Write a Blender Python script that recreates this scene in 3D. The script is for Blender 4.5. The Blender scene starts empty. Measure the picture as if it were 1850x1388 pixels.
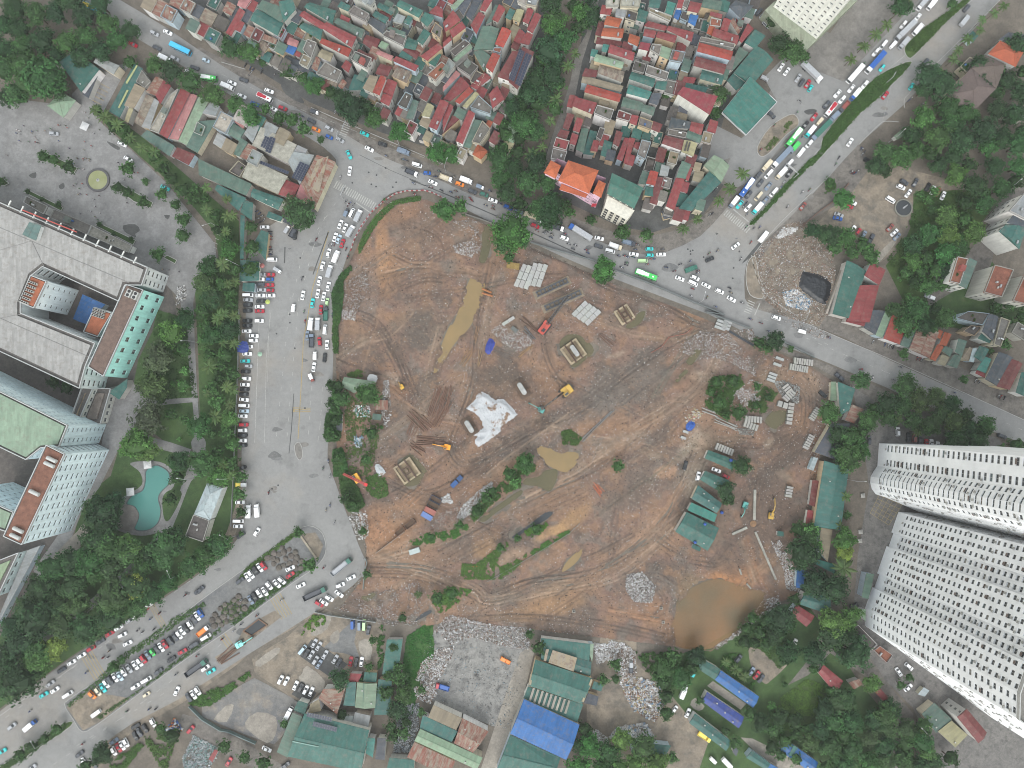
import bpy,math,random
import numpy as np
from mathutils import Vector,Matrix
random.seed(7); RNG=np.random.default_rng(7)
scene=bpy.context.scene
COL=scene.collection
# ------------------------------------------------------------------ camera, sky, sun, exposure
CAM_H=335.0                       # drone height, metres
FPX=1288.0                        # focal length in photo pixels (photo 1850 x 1388)
TILT=math.atan((742 - 694)/FPX) # the drone camera looks almost straight down
cam_d=bpy.data.cameras.new('camera'); cam=bpy.data.objects.new('camera',cam_d); COL.objects.link(cam)
cam_d.sensor_width=36.0; cam_d.lens=36.0*FPX/1850.0
cam_d.clip_start=1.0; cam_d.clip_end=5000.0
cam.location=(0,0,CAM_H); cam.rotation_euler=(TILT,0,0)
scene.camera=cam
HAZE=.00009
SUN_EL,SUN_AZ=math.radians(50),math.radians(190)
world=bpy.data.worlds.new('World'); scene.world=world; world.use_nodes=True
wn=world.node_tree; wn.nodes.clear()
w_out=wn.nodes.new('ShaderNodeOutputWorld'); w_bg=wn.nodes.new('ShaderNodeBackground')
w_sky=wn.nodes.new('ShaderNodeTexSky'); w_sky.sky_type='NISHITA'; w_sky.sun_disc=False
w_sky.sun_elevation=SUN_EL; w_sky.sun_rotation=SUN_AZ; w_sky.dust_density=1.0; w_sky.air_density=3.0; w_sky.ozone_density=1.0
w_hsv=wn.nodes.new('ShaderNodeHueSaturation'); w_hsv.inputs['Saturation'].default_value=0.34   # overcast: cloud takes the blue out
wn.links.new(w_sky.outputs[0],w_hsv.inputs['Color']); wn.links.new(w_hsv.outputs[0],w_bg.inputs[0])
w_bg.inputs[1].default_value=0.15
wn.links.new(w_bg.outputs[0],w_out.inputs[0])
sun_d=bpy.data.lights.new('sun','SUN'); sun_d.energy=1.2; sun_d.angle=math.radians(40); sun_d.color=(1.0,0.985,0.96)
sun=bpy.data.objects.new('sun',sun_d); COL.objects.link(sun)
sun.rotation_euler=(math.pi/2 - SUN_EL,0,math.pi - SUN_AZ); sun.location=(0,0,400)
scene.view_settings.view_transform='Standard'; scene.view_settings.look='None'
scene.view_settings.exposure=0.86; scene.view_settings.gamma=1.0; scene.view_settings.use_curve_mapping=False
scene.render.engine='CYCLES'
scene.cycles.max_bounces=5; scene.cycles.diffuse_bounces=3; scene.cycles.glossy_bounces=2
scene.cycles.use_denoising=True; scene.cycles.filter_width=1.0
# ------------------------------------------------------------------ photo measurements -> metres on the ground
CT,ST=math.cos(TILT),math.sin(TILT)
def W(px,py,z=0.0):
 """where a measured point lies at height z"""
 x=(px - 925)/FPX; y=(694 - py)/FPX
 yy=y*CT + ST; zz=y*ST - CT
 s=(CAM_H - z)/(-zz)
 return Vector((x*s,yy*s,z))
MPP=0.26
TX={'1': 0,'2': 360,'3': 740,'4': 1100,'5': 1450}
TY={'a': 0,'b': 280,'c': 560,'d': 830,'e': 1088}
def tile_o(t):
 if t[0] == 'a': return {'1': 0,'2': 400,'3': 800,'4': 1100,'5': 1450}[t[1]],0
 if t == 'p': return 0,0
 return TX[t[1]],TY[t[0]]
def Q(t,x,y):
 """survey-sheet coordinates -> photo pixels"""
 if t == 'p': return (x,y)
 o=tile_o(t); return (o[0] + x/4.625,o[1] + y/4.625)
def pts(s,t='p'):
 """'x,y x,y t:x,y' -> photo pixel points"""
 r=[]
 for w in s.split():
  tt=t
  if ':' in w: tt,w=w.split(':')
  a,b=w.split(','); r.append(Q(tt,float(a),float(b)))
 return r
def inpoly(x,y,poly):
 x=np.asarray(x,float); y=np.asarray(y,float); c=np.zeros(x.shape,bool); n=len(poly)
 for i in range(n):
  x1,y1=poly[i]; x2,y2=poly[i - 1]
  if y1 == y2: continue
  k=((y1 > y) != (y2 > y)) & (x < (x2 - x1)*(y - y1)/(y2 - y1) + x1)
  c ^= k
 return c
def lin(v): v /= 255.0; return v/12.92 if v <= 0.04045 else ((v + 0.055)/1.055) ** 2.4
ALB=1.76
def C(r,g,b): return (min(.82,lin(r)/ALB),min(.82,lin(g)/ALB),min(.82,lin(b)/ALB),1.0)
def jit(c,a=.08,h=.02):
 f=1 + random.uniform(-a,a)
 return tuple(max(0.004,min(.85,v*f*(1 + random.uniform(-h,h)))) for v in c[:3]) + (1.0,)
# ------------------------------------------------------------------ materials
def new_mat(name):
 m=bpy.data.materials.new(name); m.use_nodes=True; nt=m.node_tree
 b=nt.nodes['Principled BSDF']; return m,nt,b
def N(nt,t,**k):
 n=nt.nodes.new(t)
 for a,v in k.items(): setattr(n,a,v)
 return n
def math_n(nt,op,a,b=None,c=None,clamp=False):
 n=nt.nodes.new('ShaderNodeMath'); n.operation=op; n.use_clamp=clamp
 for i,v in enumerate((a,b,c)):
  if v is None: continue
  if isinstance(v,(int,float)): n.inputs[i].default_value=v
  else: nt.links.new(v,n.inputs[i])
 return n.outputs[0]
def noise(nt,vec,scale,detail=4,rough=.6,out='Fac'):
 n=N(nt,'ShaderNodeTexNoise'); n.inputs['Scale'].default_value=scale; n.inputs['Detail'].default_value=detail; n.inputs['Roughness'].default_value=rough
 if vec is not None: nt.links.new(vec,n.inputs['Vector'])
 return n.outputs[out]
def ramp(nt,fac,lo,hi,a=0.0,b=1.0):
 n=N(nt,'ShaderNodeMapRange'); n.clamp=True
 nt.links.new(fac,n.inputs[0]); n.inputs[1].default_value=lo; n.inputs[2].default_value=hi; n.inputs[3].default_value=a; n.inputs[4].default_value=b
 return n.outputs[0]
def mixc(nt,fac,a,b):
 n=N(nt,'ShaderNodeMix'); n.data_type='RGBA'
 for s,v in ((n.inputs[0],fac),(n.inputs[6],a),(n.inputs[7],b)):
  if isinstance(v,(int,float)): s.default_value=v
  elif isinstance(v,tuple): s.default_value=v
  else: nt.links.new(v,s)
 return n.outputs[2]
def valmul(nt,col,val,sat=None):
 n=N(nt,'ShaderNodeHueSaturation'); nt.links.new(col,n.inputs['Color'])
 nt.links.new(val,n.inputs['Value'])
 if sat is not None: n.inputs['Saturation'].default_value=sat
 return n.outputs[0]
def objcol(nt):
 n=N(nt,'ShaderNodeObjectInfo'); return n.outputs['Color'],n.outputs['Random']
def coords(nt,kind='Object'):
 return N(nt,'ShaderNodeTexCoord').outputs[kind]
def bump(nt,b,h,strength=.3,dist=.1):
 n=N(nt,'ShaderNodeBump'); n.inputs['Strength'].default_value=strength; n.inputs['Distance'].default_value=dist
 nt.links.new(h,n.inputs['Height']); nt.links.new(n.outputs[0],b.inputs['Normal'])
MAT={}
def m_roof():
 m,nt,b=new_mat('sheet_metal_roof'); c,r=objcol(nt)
 uv=N(nt,'ShaderNodeUVMap').outputs[0]; sep=N(nt,'ShaderNodeSeparateXYZ'); nt.links.new(uv,sep.inputs[0])
 u=math_n(nt,'FLOOR',math_n(nt,'MULTIPLY',sep.outputs[0],.95))
 wn_=N(nt,'ShaderNodeTexWhiteNoise'); wn_.noise_dimensions='2D'
 cb=N(nt,'ShaderNodeCombineXYZ'); nt.links.new(u,cb.inputs[0]); nt.links.new(math_n(nt,'FLOOR',math_n(nt,'MULTIPLY',sep.outputs[1],.16)),cb.inputs[1]); nt.links.new(cb.outputs[0],wn_.inputs[0])
 mp=N(nt,'ShaderNodeMapping'); mp.inputs['Scale'].default_value=(1.4,.22,1); nt.links.new(uv,mp.inputs[0])
 streak=noise(nt,mp.outputs[0],1.0,5); blot=noise(nt,coords(nt),.25,5,.65)
 v=math_n(nt,'MULTIPLY_ADD',wn_.outputs[0],.2,.87)
 v=math_n(nt,'MULTIPLY',v,ramp(nt,streak,.25,.75,.86,1.1)); v=math_n(nt,'MULTIPLY',v,ramp(nt,blot,.3,.7,.86,1.12))
 base=valmul(nt,c,v)
 base=mixc(nt,ramp(nt,noise(nt,coords(nt),.55,6,.7),.5,.72,0,.55),base,(.15,.125,.105,1))
 nt.links.new(base,b.inputs['Base Color']); b.inputs['Roughness'].default_value=.55; b.inputs['Specular IOR Level'].default_value=.3
 w=N(nt,'ShaderNodeTexWave'); w.inputs['Scale'].default_value=.9; w.bands_direction='X'; nt.links.new(uv,w.inputs['Vector'])
 bump(nt,b,w.outputs['Fac'],.35,.08); return m
def m_tile():
 m,nt,b=new_mat('clay_tile_roof'); c,r=objcol(nt); o=coords(nt)
 v=math_n(nt,'MULTIPLY',ramp(nt,noise(nt,o,1.6,4),.3,.7,.8,1.15),ramp(nt,noise(nt,o,.3,4),.3,.7,.82,1.12))
 nt.links.new(valmul(nt,c,v),b.inputs['Base Color']); b.inputs['Roughness'].default_value=.8
 uv=N(nt,'ShaderNodeUVMap').outputs[0]
 w=N(nt,'ShaderNodeTexWave'); w.inputs['Scale'].default_value=1.2; w.bands_direction='Y'; w.inputs['Distortion'].default_value=1.5; nt.links.new(uv,w.inputs['Vector'])
 bump(nt,b,w.outputs['Fac'],.5,.1); return m
def m_wall(name='painted_plaster',lo=1.45,hi=1.9):
 m,nt,b=new_mat(name); c,r=objcol(nt); o=coords(nt)
 mp=N(nt,'ShaderNodeMapping'); mp.inputs['Scale'].default_value=(1,1,.12); nt.links.new(o,mp.inputs[0])
 st=noise(nt,mp.outputs[0],.9,5,.65)
 v=math_n(nt,'MULTIPLY',ramp(nt,st,.3,.62,lo,hi),ramp(nt,noise(nt,o,.18,3),.3,.7,.9,1.05))
 nt.links.new(valmul(nt,c,v),b.inputs['Base Color']); b.inputs['Roughness'].default_value=.85; return m
def m_conc():
 m,nt,b=new_mat('weathered_concrete'); c,r=objcol(nt); o=coords(nt)
 v=math_n(nt,'MULTIPLY',ramp(nt,noise(nt,o,.45,6,.7),.3,.7,.58,1.2),ramp(nt,noise(nt,o,3.0,3),.3,.7,.85,1.1))
 nt.links.new(valmul(nt,c,v),b.inputs['Base Color']); b.inputs['Roughness'].default_value=.92; return m
def m_plain(name,rough=.6,metal=0.0,amp=.12):
 m,nt,b=new_mat(name); c,r=objcol(nt); o=coords(nt)
 v=ramp(nt,noise(nt,o,1.3,4),.3,.7,1 - amp,1 + amp)
 nt.links.new(valmul(nt,c,v),b.inputs['Base Color']); b.inputs['Roughness'].default_value=rough; b.inputs['Metallic'].default_value=metal; return m
def m_flat(name,col,rough=.6,metal=0.0):
 m,nt,b=new_mat(name); b.inputs['Base Color'].default_value=col; b.inputs['Roughness'].default_value=rough; b.inputs['Metallic'].default_value=metal; return m
def m_leaf():
 m,nt,b=new_mat('leaves'); c,r=objcol(nt)
 a=N(nt,'ShaderNodeAttribute'); a.attribute_name='tone'
 h=N(nt,'ShaderNodeHueSaturation'); nt.links.new(c,h.inputs['Color']); nt.links.new(a.outputs['Fac'],h.inputs['Value'])
 nt.links.new(math_n(nt,'MULTIPLY_ADD',r,.03,.485),h.inputs['Hue'])
 nt.links.new(h.outputs[0],b.inputs['Base Color']); b.inputs['Roughness'].default_value=.65; b.inputs['Specular IOR Level'].default_value=.25
 t=N(nt,'ShaderNodeBsdfTranslucent'); nt.links.new(h.outputs[0],t.inputs[0]); mx=N(nt,'ShaderNodeMixShader'); mx.inputs[0].default_value=.25
 nt.links.new(b.outputs[0],mx.inputs[1]); nt.links.new(t.outputs[0],mx.inputs[2]); nt.links.new(mx.outputs[0],nt.nodes['Material Output'].inputs[0]); return m
def m_vc(name,rough=.9,coat=0):
 m,nt,b=new_mat(name); a=N(nt,'ShaderNodeAttribute'); a.attribute_name='col'; o=coords(nt)
 v=math_n(nt,'MULTIPLY',ramp(nt,noise(nt,o,1.1,5,.7),.3,.7,.84,1.14),ramp(nt,noise(nt,o,4.5,3,.7),.3,.7,.86,1.12))
 nt.links.new(valmul(nt,a.outputs['Color'],v),b.inputs['Base Color']); b.inputs['Roughness'].default_value=rough
 bump(nt,b,noise(nt,o,1.4,6,.7),.6,.35); return m
def m_ground(name,c1,c2,s=.08,c3=None,fine=1.5,bumpd=.05,rough=.92,t=(.35,.65),t3=(.58,.72),a3=.7):
 m,nt,b=new_mat(name); o=coords(nt)
 n1=noise(nt,o,s,7,.62); base=mixc(nt,ramp(nt,n1,*t),c1,c2)
 if c3: base=mixc(nt,ramp(nt,noise(nt,o,s*2.3,7,.7),t3[0],t3[1],0,a3),base,c3)
 v=math_n(nt,'MULTIPLY',ramp(nt,noise(nt,o,fine,4,.7),.3,.7,.86,1.12),ramp(nt,noise(nt,o,fine*.2,6,.75),.3,.7,.84,1.14)); v=math_n(nt,'MULTIPLY',v,ramp(nt,noise(nt,o,s*4.1,8,.75),.46,.56,.88,1.06))
 nt.links.new(valmul(nt,base,v),b.inputs['Base Color']); b.inputs['Roughness'].default_value=rough
 bump(nt,b,noise(nt,o,fine,5,.7),.4,bumpd); return m
def m_road():
 m,nt,b=new_mat('worn_asphalt'); o=coords(nt)
 base=mixc(nt,ramp(nt,noise(nt,o,.03,6,.6),.35,.65),C(154,153,152),C(167,166,164))
 base=mixc(nt,ramp(nt,noise(nt,o,.11,8,.74),.54,.68,0,.6),base,C(130,129,128))
 base=mixc(nt,ramp(nt,noise(nt,o,.018,5,.6),.52,.68,0,.7),base,C(172,162,150))
 v=math_n(nt,'MULTIPLY',ramp(nt,noise(nt,o,2.2,4,.7),.3,.7,.94,1.05),ramp(nt,noise(nt,o,.4,7,.8),.3,.7,.87,1.1))
 nt.links.new(valmul(nt,base,v),b.inputs['Base Color']); b.inputs['Roughness'].default_value=.85; return m
def m_water(name,c1,c2,s=.06,alpha=1.0):
 m,nt,b=new_mat(name); o=coords(nt)
 nt.links.new(mixc(nt,ramp(nt,noise(nt,o,s,6,.6),.35,.65),c1,c2),b.inputs['Base Color'])
 b.inputs['Alpha'].default_value=alpha; b.inputs['Roughness'].default_value=.18; b.inputs['IOR'].default_value=1.33
 bump(nt,b,noise(nt,o,1.2,3),.05,.02); return m
def m_tarp():
 m,nt,b=new_mat('white_tarpaulin'); c,r=objcol(nt); o=coords(nt)
 base=mixc(nt,ramp(nt,noise(nt,o,.22,7,.68),.56,.63),c,C(150,120,95))
 nt.links.new(base,b.inputs['Base Color']); b.inputs['Roughness'].default_value=.6
 bump(nt,b,noise(nt,o,.9,5,.65),.8,.5); return m
def m_rust():
 m,nt,b=new_mat('rusted_sheet'); c,r=objcol(nt); o=coords(nt)
 uv=N(nt,'ShaderNodeUVMap').outputs[0]; mp=N(nt,'ShaderNodeMapping'); mp.inputs['Scale'].default_value=(.7,.12,1); nt.links.new(uv,mp.inputs[0])
 s=noise(nt,mp.outputs[0],1.0,5,.7)
 base=mixc(nt,ramp(nt,s,.42,.58),c,C(168,156,140)); base=mixc(nt,ramp(nt,noise(nt,o,.35,6,.7),.5,.66,0,.8),base,C(120,84,70))
 nt.links.new(base,b.inputs['Base Color']); b.inputs['Roughness'].default_value=.8; return m
MAT.update(roof=m_roof(),tile=m_tile(),wall=m_wall(),tower=m_wall('white_tower_render',1.9,2.0),conc=m_conc(),rust=m_rust(),tarp=m_tarp(),leaf=m_leaf(),
 plain=m_plain('plain_finish'),wglass=m_plain('window_glass',.2,0,.3),wframe=m_flat('window_frame',(.3,.31,.31,1),.6),steel=m_plain('painted_steel',.45),metal=m_plain('bare_metal',.35,.7),paint=m_plain('car_paint',.28,0,.03),
 wood=m_plain('timber',.85,0,.25),bark=m_flat('bark',(.07,.05,.035,1),.9),tyre=m_flat('rubber',(.02,.02,.022,1),.8),
 glass=m_flat('dark_glass',(.07,.075,.08,1),.2),chassis=m_flat('chassis',(.03,.03,.032,1),.7),panel=m_flat('solar_cell',(.012,.018,.04,1),.45),
 alu=m_flat('aluminium',(.2,.2,.22,1),.5,.3),skin=m_flat('skin',(.42,.24,.16,1),.6),dark=m_flat('dark_cloth',(.03,.03,.04,1),.8),hair=m_flat('hair',(.015,.012,.01,1),.6),
 vc=m_vc('soil'),chips=m_vc('broken_chips',.85),road=m_road(),mark=m_ground('road_paint',C(205,204,198),C(188,187,182),.5,C(160,159,157),a3=.8),ymark=m_ground('yellow_road_paint',C(196,172,120),C(182,164,124),.5,C(158,152,140),a3=.7))
# ------------------------------------------------------------------ mesh building
class MB:
 def __init__(s): s.v=[]; s.f=[]; s.m=[]; s.uv=[]
 def face(s,p,mi=0,uv=None):
  i=len(s.v); s.v.extend([tuple(q) for q in p]); s.f.append(tuple(range(i,i + len(p)))); s.m.append(mi)
  s.uv.extend(uv if uv else [(q[0],q[1]) for q in p])
 def box(s,c,sz,rz=0.0,mi=0,taper=1.0,bottom=True):
  cx,cy,cz=c; hx,hy,hz=sz[0]/2,sz[1]/2,sz[2]/2; ca,sa=math.cos(rz),math.sin(rz)
  def P(x,y,z): return (cx + x*ca - y*sa,cy + x*sa + y*ca,cz + z)
  lo=[P(-hx,-hy,-hz),P(hx,-hy,-hz),P(hx,hy,-hz),P(-hx,hy,-hz)]; hx *= taper; hy *= taper
  hi=[P(-hx,-hy,hz),P(hx,-hy,hz),P(hx,hy,hz),P(-hx,hy,hz)]
  s.face(hi,mi)
  if bottom: s.face(lo[::-1],mi)
  for i in range(4): j=(i + 1) % 4; s.face([lo[i],lo[j],hi[j],hi[i]],mi)
 def prism(s,poly,z0,z1,mi=0,top=True,bottom=True,mtop=None):
  n=len(poly); a=sum(poly[i - 1][0]*poly[i][1] - poly[i][0]*poly[i - 1][1] for i in range(n))
  if a < 0: poly=poly[::-1]
  lo=[(p[0],p[1],z0) for p in poly]; hi=[(p[0],p[1],z1) for p in poly]
  if top: s.face(hi,mi if mtop is None else mtop)
  if bottom: s.face(lo[::-1],mi)
  for i in range(n):
   j=(i + 1) % n; L=math.hypot(poly[j][0] - poly[i][0],poly[j][1] - poly[i][1])
   s.face([lo[i],lo[j],hi[j],hi[i]],mi,[(0,z0),(L,z0),(L,z1),(0,z1)])
 def tube(s,p0,p1,r0,r1=None,n=8,mi=0,caps=True):
  r1=r0 if r1 is None else r1; p0=Vector(p0); p1=Vector(p1); d=(p1 - p0).normalized()
  a=d.orthogonal().normalized(); b=d.cross(a)
  A=[p0 + (a*math.cos(t) + b*math.sin(t))*r0 for t in [2*math.pi*k/n for k in range(n)]]
  B=[p1 + (a*math.cos(t) + b*math.sin(t))*r1 for t in [2*math.pi*k/n for k in range(n)]]
  for i in range(n): j=(i + 1) % n; s.face([A[i],A[j],B[j],B[i]],mi)
  if caps: s.face(A[::-1],mi); s.face(B,mi)
 def hull(s,lo,hi,mi=0):
  """two matching rings joined, closed top and bottom"""
  s.face(hi,mi); s.face(lo[::-1],mi); n=len(lo)
  for i in range(n): j=(i + 1) % n; s.face([lo[i],lo[j],hi[j],hi[i]],mi)
 def build(s,name,mats):
  me=bpy.data.meshes.new(name); me.from_pydata(s.v,[],s.f)
  for m in mats: me.materials.append(MAT[m] if isinstance(m,str) else m)
  if len(mats) > 1: me.polygons.foreach_set('material_index',s.m)
  l=me.uv_layers.new(name='UVMap'); l.data.foreach_set('uv',np.array(s.uv,np.float32).ravel())
  me.update(); return me
def bare_mesh(name,v,f,mats,cols=None,tone=None):
 me=bpy.data.meshes.new(name); me.from_pydata(v,[],f)
 for m in mats: me.materials.append(MAT[m])
 if cols is not None:
  a=me.color_attributes.new('col','FLOAT_COLOR','POINT'); a.data.foreach_set('color',np.asarray(cols,np.float32).ravel())
 if tone is not None:
  a=me.attributes.new('tone','FLOAT','POINT'); a.data.foreach_set('value',np.asarray(tone,np.float32).ravel())
 me.update(); return me
def link(name,me,parent=None,loc=(0,0,0),rz=0.0,sc=None,color=None,kind=None,label=None):
 o=bpy.data.objects.new(name,me); COL.objects.link(o); o.location=loc
 if rz: o.rotation_euler=(0,0,rz)
 if sc is not None: o.scale=sc if isinstance(sc,(tuple,list)) else (sc,sc,sc)
 if parent is not None: o.parent=parent
 if color is not None: o.color=color
 if kind: o['kind']=kind
 if label: o['label']=label
 return o
# ------------------------------------------------------------------ labels: every thing is told apart by where it stands
REG=[]
def reg(o,base,cat,group=None,area=None,px=None):
 o['category']=cat
 if group: o['group']=group
 REG.append((o,base,cat,area,px)); return o
def root(name,loc,base,cat,group=None,area=None,rz=0.0,px=None):
 o=link(name,None,None,loc,rz); o.empty_display_size=.5
 return reg(o,base,cat,group,area,px)
ORD=['','first','second','third','fourth','fifth','sixth','seventh','eighth','ninth','tenth','eleventh','twelfth','thirteenth','fourteenth','fifteenth','sixteenth','seventeenth','eighteenth','nineteenth']
def ordw(n):
 if n < 20: return ORD[n]
 t,u=divmod(n,10); T={2: 'twent',3: 'thirt',4: 'fort',5: 'fift',6: 'sixt',7: 'sevent',8: 'eight',9: 'ninet'}[t]
 return T + ('ieth' if u == 0 else 'y-' + ORD[u])
AREAS={}
def area(key,phrase,anchor,ax,ay): AREAS[key]=(phrase,anchor,W(ax,ay))
SEEDS=[]
def seed(x,y,phrase,anchor,ax,ay):
 k='z%d' % len(SEEDS); area(k,phrase,anchor,ax,ay); SEEDS.append((W(x,y),k))
def finish_labels():
 cls={}
 for o,base,cat,ar,px in REG:
  p=o.matrix_world.translation if px is None else W(*px)
  p=Vector((o.location.x,o.location.y,0)) if px is None else W(*px)
  if ar == '-': o['label']=base; continue
  if ar is None: ar=min(SEEDS,key=lambda s: (s[0] - p).length)[1]
  cls.setdefault((base,ar),[]).append((p,o))
 for (base,ar),L in cls.items():
  ph,an,ap=AREAS[ar]
  L.sort(key=lambda t: (t[0] - ap).length)
  for i,(p,o) in enumerate(L):
   t=f'{base} {ph}' if len(L) == 1 else (f'{base} nearest {an} {ph}' if i == 0 else f'{ordw(i+1)} {base} from {an} {ph}')
   if len(t.split()) > 16: t=t.replace(' the ',' ').replace(' a ',' ')
   o['label']=t
# ------------------------------------------------------------------ the setting: ground, roads, pavements, water
MAT['earth']=m_ground('packed_earth',C(120,112,103),C(138,128,116),.05,C(96,92,84),1.2)
MAT['alley']=m_ground('alley_concrete',C(88,89,90),C(108,108,106),.06,C(70,72,72),1.4)
MAT['pave']=m_ground('grey_paving',C(140,136,132),C(154,149,143),.07,C(112,108,104),1.3,a3=.8)
MAT['plaza']=m_ground('plaza_concrete',C(152,151,151),C(166,164,162),.03,C(122,121,121),.9,t3=(.56,.72))
MAT['sidewalk']=m_ground('stained_sidewalk',C(132,126,121),C(146,139,131),.12,C(98,93,90),1.2,t3=(.5,.68),a3=.8)
MAT['grass']=m_ground('grass',C(70,98,46),C(88,112,56),.09,C(108,104,72),1.8,.15)
MAT['lawn']=m_ground('dark_lawn',C(70,98,54),C(86,114,62),.07,C(104,106,76),1.8,.15)
MAT['meadow']=m_ground('bright_meadow',C(62,104,46),C(76,118,54),.06,C(58,86,46),2.2,.2)
MAT['lotdirt']=m_ground('pale_dirt',C(150,138,124),C(170,156,138),.06,C(118,113,106),1.0,t3=(.48,.6))
MAT['gravel']=m_ground('dark_gravel',C(128,129,131),C(148,147,145),.08,C(112,110,106),3.0)
MAT['yard']=m_ground('pale_concrete_yard',C(168,160,150),C(186,178,166),.05,C(130,126,120),1.0)
MAT['ash']=m_ground('ash_covered_yard',C(150,148,145),C(174,171,166),.09,C(98,96,95),1.4,t3=(.52,.66),a3=.85)
MAT['bluegravel']=m_ground('grey_blue_crushed_stone',C(130,130,132),C(150,147,143),.05,C(172,160,146),2.0,t3=(.5,.62))
MAT['court']=m_ground('courtyard_concrete',C(104,98,95),C(116,108,103),.1,C(88,84,82),1.0)  # dark brownish-grey concrete for the hospital yard, mottled by noise
MAT['tarpatch']=m_ground('newer_asphalt',C(120,120,120),C(134,133,132),.2,None,1.5)
MAT['brickpave']=m_ground('red_brick_paving',C(160,96,88),C(172,110,100),.1,C(120,90,84),2.0)
MAT['towerpave']=m_ground('tower_court_paving',C(130,127,124),C(146,142,138),.15,C(104,102,100),2.0,t3=(.5,.62))
MAT['mud']=m_water('muddy_water',C(184,156,112),C(168,146,108),alpha=.85); MAT['pond']=m_water('green_brown_water',C(120,116,88),C(134,124,96),alpha=.78)
MAT['bigpond']=m_water('shallow_muddy_pond',C(190,142,98),C(138,126,100),.03,.66)
MAT['canal']=m_water('dark_canal_water',C(74,78,82),C(84,86,88)); MAT['pool']=m_water('teal_pool_water',C(96,158,150),C(104,166,156)); MAT['algae']=m_water('algae_water',C(160,164,116),C(178,180,140),.15)
MAT['stone']=m_plain('cut_stone',.9,0,.15)
def patch(name,p,z,mat,kind='structure',thick=0.0):
 P=[W(x,y,z) for x,y in p]
 n=len(P); a=sum(P[i - 1].x*P[i].y - P[i].x*P[i - 1].y for i in range(n))
 if a < 0: P=P[::-1]
 b=MB()
 if thick: b.prism([(q.x,q.y) for q in P],z - thick,z)
 else: b.face(P)
 return link(name,b.build(name,[mat]),kind=kind)
def kerb(name,p,closed=False,w=.25,z0=0.0,h=.16,mat='stone',col=C(178,176,172),kind='structure',parent=None):
 P=[W(x,y,0) for x,y in p]; b=MB(); n=len(P)
 for i in range(n if closed else n - 1):
  A,B=P[i],P[(i + 1) % n]; d=(B - A)
  if d.length < .05: continue
  b.box(((A.x + B.x)/2,(A.y + B.y)/2,z0 + h/2 + .003*(i % 2)),(d.length + w*.5,w,h),math.atan2(d.y,d.x))
 return link(name,b.build(name,[mat]),parent,color=col,kind=kind)
def smooth(p,n=6,closed=False):
 """Catmull-Rom through photo points"""
 out=[]; m=len(p); rng=range(m if closed else m - 1)
 for i in rng:
  g=(lambda k: p[k % m]) if closed else (lambda k: p[max(0,min(m - 1,k))])
  a,b_,c,d=g(i - 1),g(i),g(i + 1),g(i + 2)
  for k in range(n):
   t=k/n; t2,t3=t*t,t*t*t
   out.append(tuple(.5*(2*b_[j] + (c[j] - a[j])*t + (2*a[j] - 5*b_[j] + 4*c[j] - d[j])*t2 + (3*b_[j] - a[j] - 3*c[j] + d[j])*t3) for j in (0,1)))
 if not closed: out.append(p[-1])
 return out
b=MB(); b.face([(-900,-900,-.05),(900,-900,-.05),(900,900,-.05),(-900,900,-.05)])
link('ground',b.build('ground',['earth']),kind='structure')
# ground cover, from large to small; each sheet lies a little above the one below
patch('alley_ground',pts('330,-60 640,-60 1000,-60 980,90 960,200 905,290 800,275 690,240 560,185 430,105 370,70'),.02,'alley')
patch('alley_ground',pts('1080,-60 1380,-60 1330,140 1300,240 1330,300 1270,390 1180,420 1120,410 980,345 985,280 1030,160'),.02,'alley')
patch('lane',pts('1080,-60 1096,-60 1068,60 1052,110 1040,170 1015,240 990,300 985,345 968,340 1000,240 1030,150 1040,95 1060,60'),.045,'pave')
patch('sidewalk',smooth(pts('360,85 430,120 500,160 560,195 620,225 700,265 800,305 880,340 960,362 1040,395 1110,420 1180,425 1240,408 1290,375 1318,345 1330,330 1345,345 1310,395 1265,430 1205,455 1180,465 1100,445 960,392 860,360 800,335 700,292 600,235 500,185 400,125 350,95'),2),.04,'sidewalk')
patch('forecourt',pts('1300,280 1335,285 1450,40 1500,60 1540,0 1650,-40 1700,-30 1440,262 1392,300 1340,350 1300,330 1320,300'),.03,'pave')
patch('forecourt',pts('1275,300 1290,225 1340,250 1405,185 1380,140 1420,100 1480,130 1530,150 1500,180 1455,225 1420,250 1390,292 1350,330 1320,345 1305,320 1320,285'),.05,'road')
patch('plaza',pts('-60,220 60,210 160,195 175,215 225,260 300,330 352,395 388,440 392,470 360,500 350,540 345,580 330,575 325,540 300,515 260,500 200,470 120,420 40,380 -60,340'),.04,'plaza')
patch('plaza',pts('130,170 180,120 235,115 215,150 180,215 130,230'),.05,'plaza')
patch('plaza',pts('-60,170 40,180 110,190 135,210 60,225 -60,240'),.03,'plaza')
patch('garden_lawn',pts('285,560 335,575 345,640 358,720 362,780 340,820 300,800 262,770 255,720 240,700 250,650 275,600'),.03,'lawn')
patch('garden_lawn',pts('-60,1160 0,1100 60,1020 130,985 150,900 200,860 215,810 330,815 370,850 440,870 435,940 415,988 360,1033 270,1095 130,1185 0,1280 -60,1320'),.02,'lawn'); patch('garden_lawn',pts('432,400 436,620 434,870 380,880 362,800 358,640 352,520 365,480 395,465 388,420 330,350 250,280 170,205 180,190 260,250 340,320'),.021,'lawn')
patch('garden_path',smooth(pts('352,470 345,520 350,560 352,620 356,700 362,780 372,800 365,850 345,870 325,920 305,965 270,1010 230,1050 190,1080 130,1130 60,1170 50,1160 120,1115 180,1070 220,1035 262,990 290,960 316,910 338,850 350,825 345,800 352,780 345,700 340,640 338,575 335,540 340,490'),3),.05,'plaza')
patch('garden_path',pts('283,722 358,718 358,726 290,732'),.06,'plaza')
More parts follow.
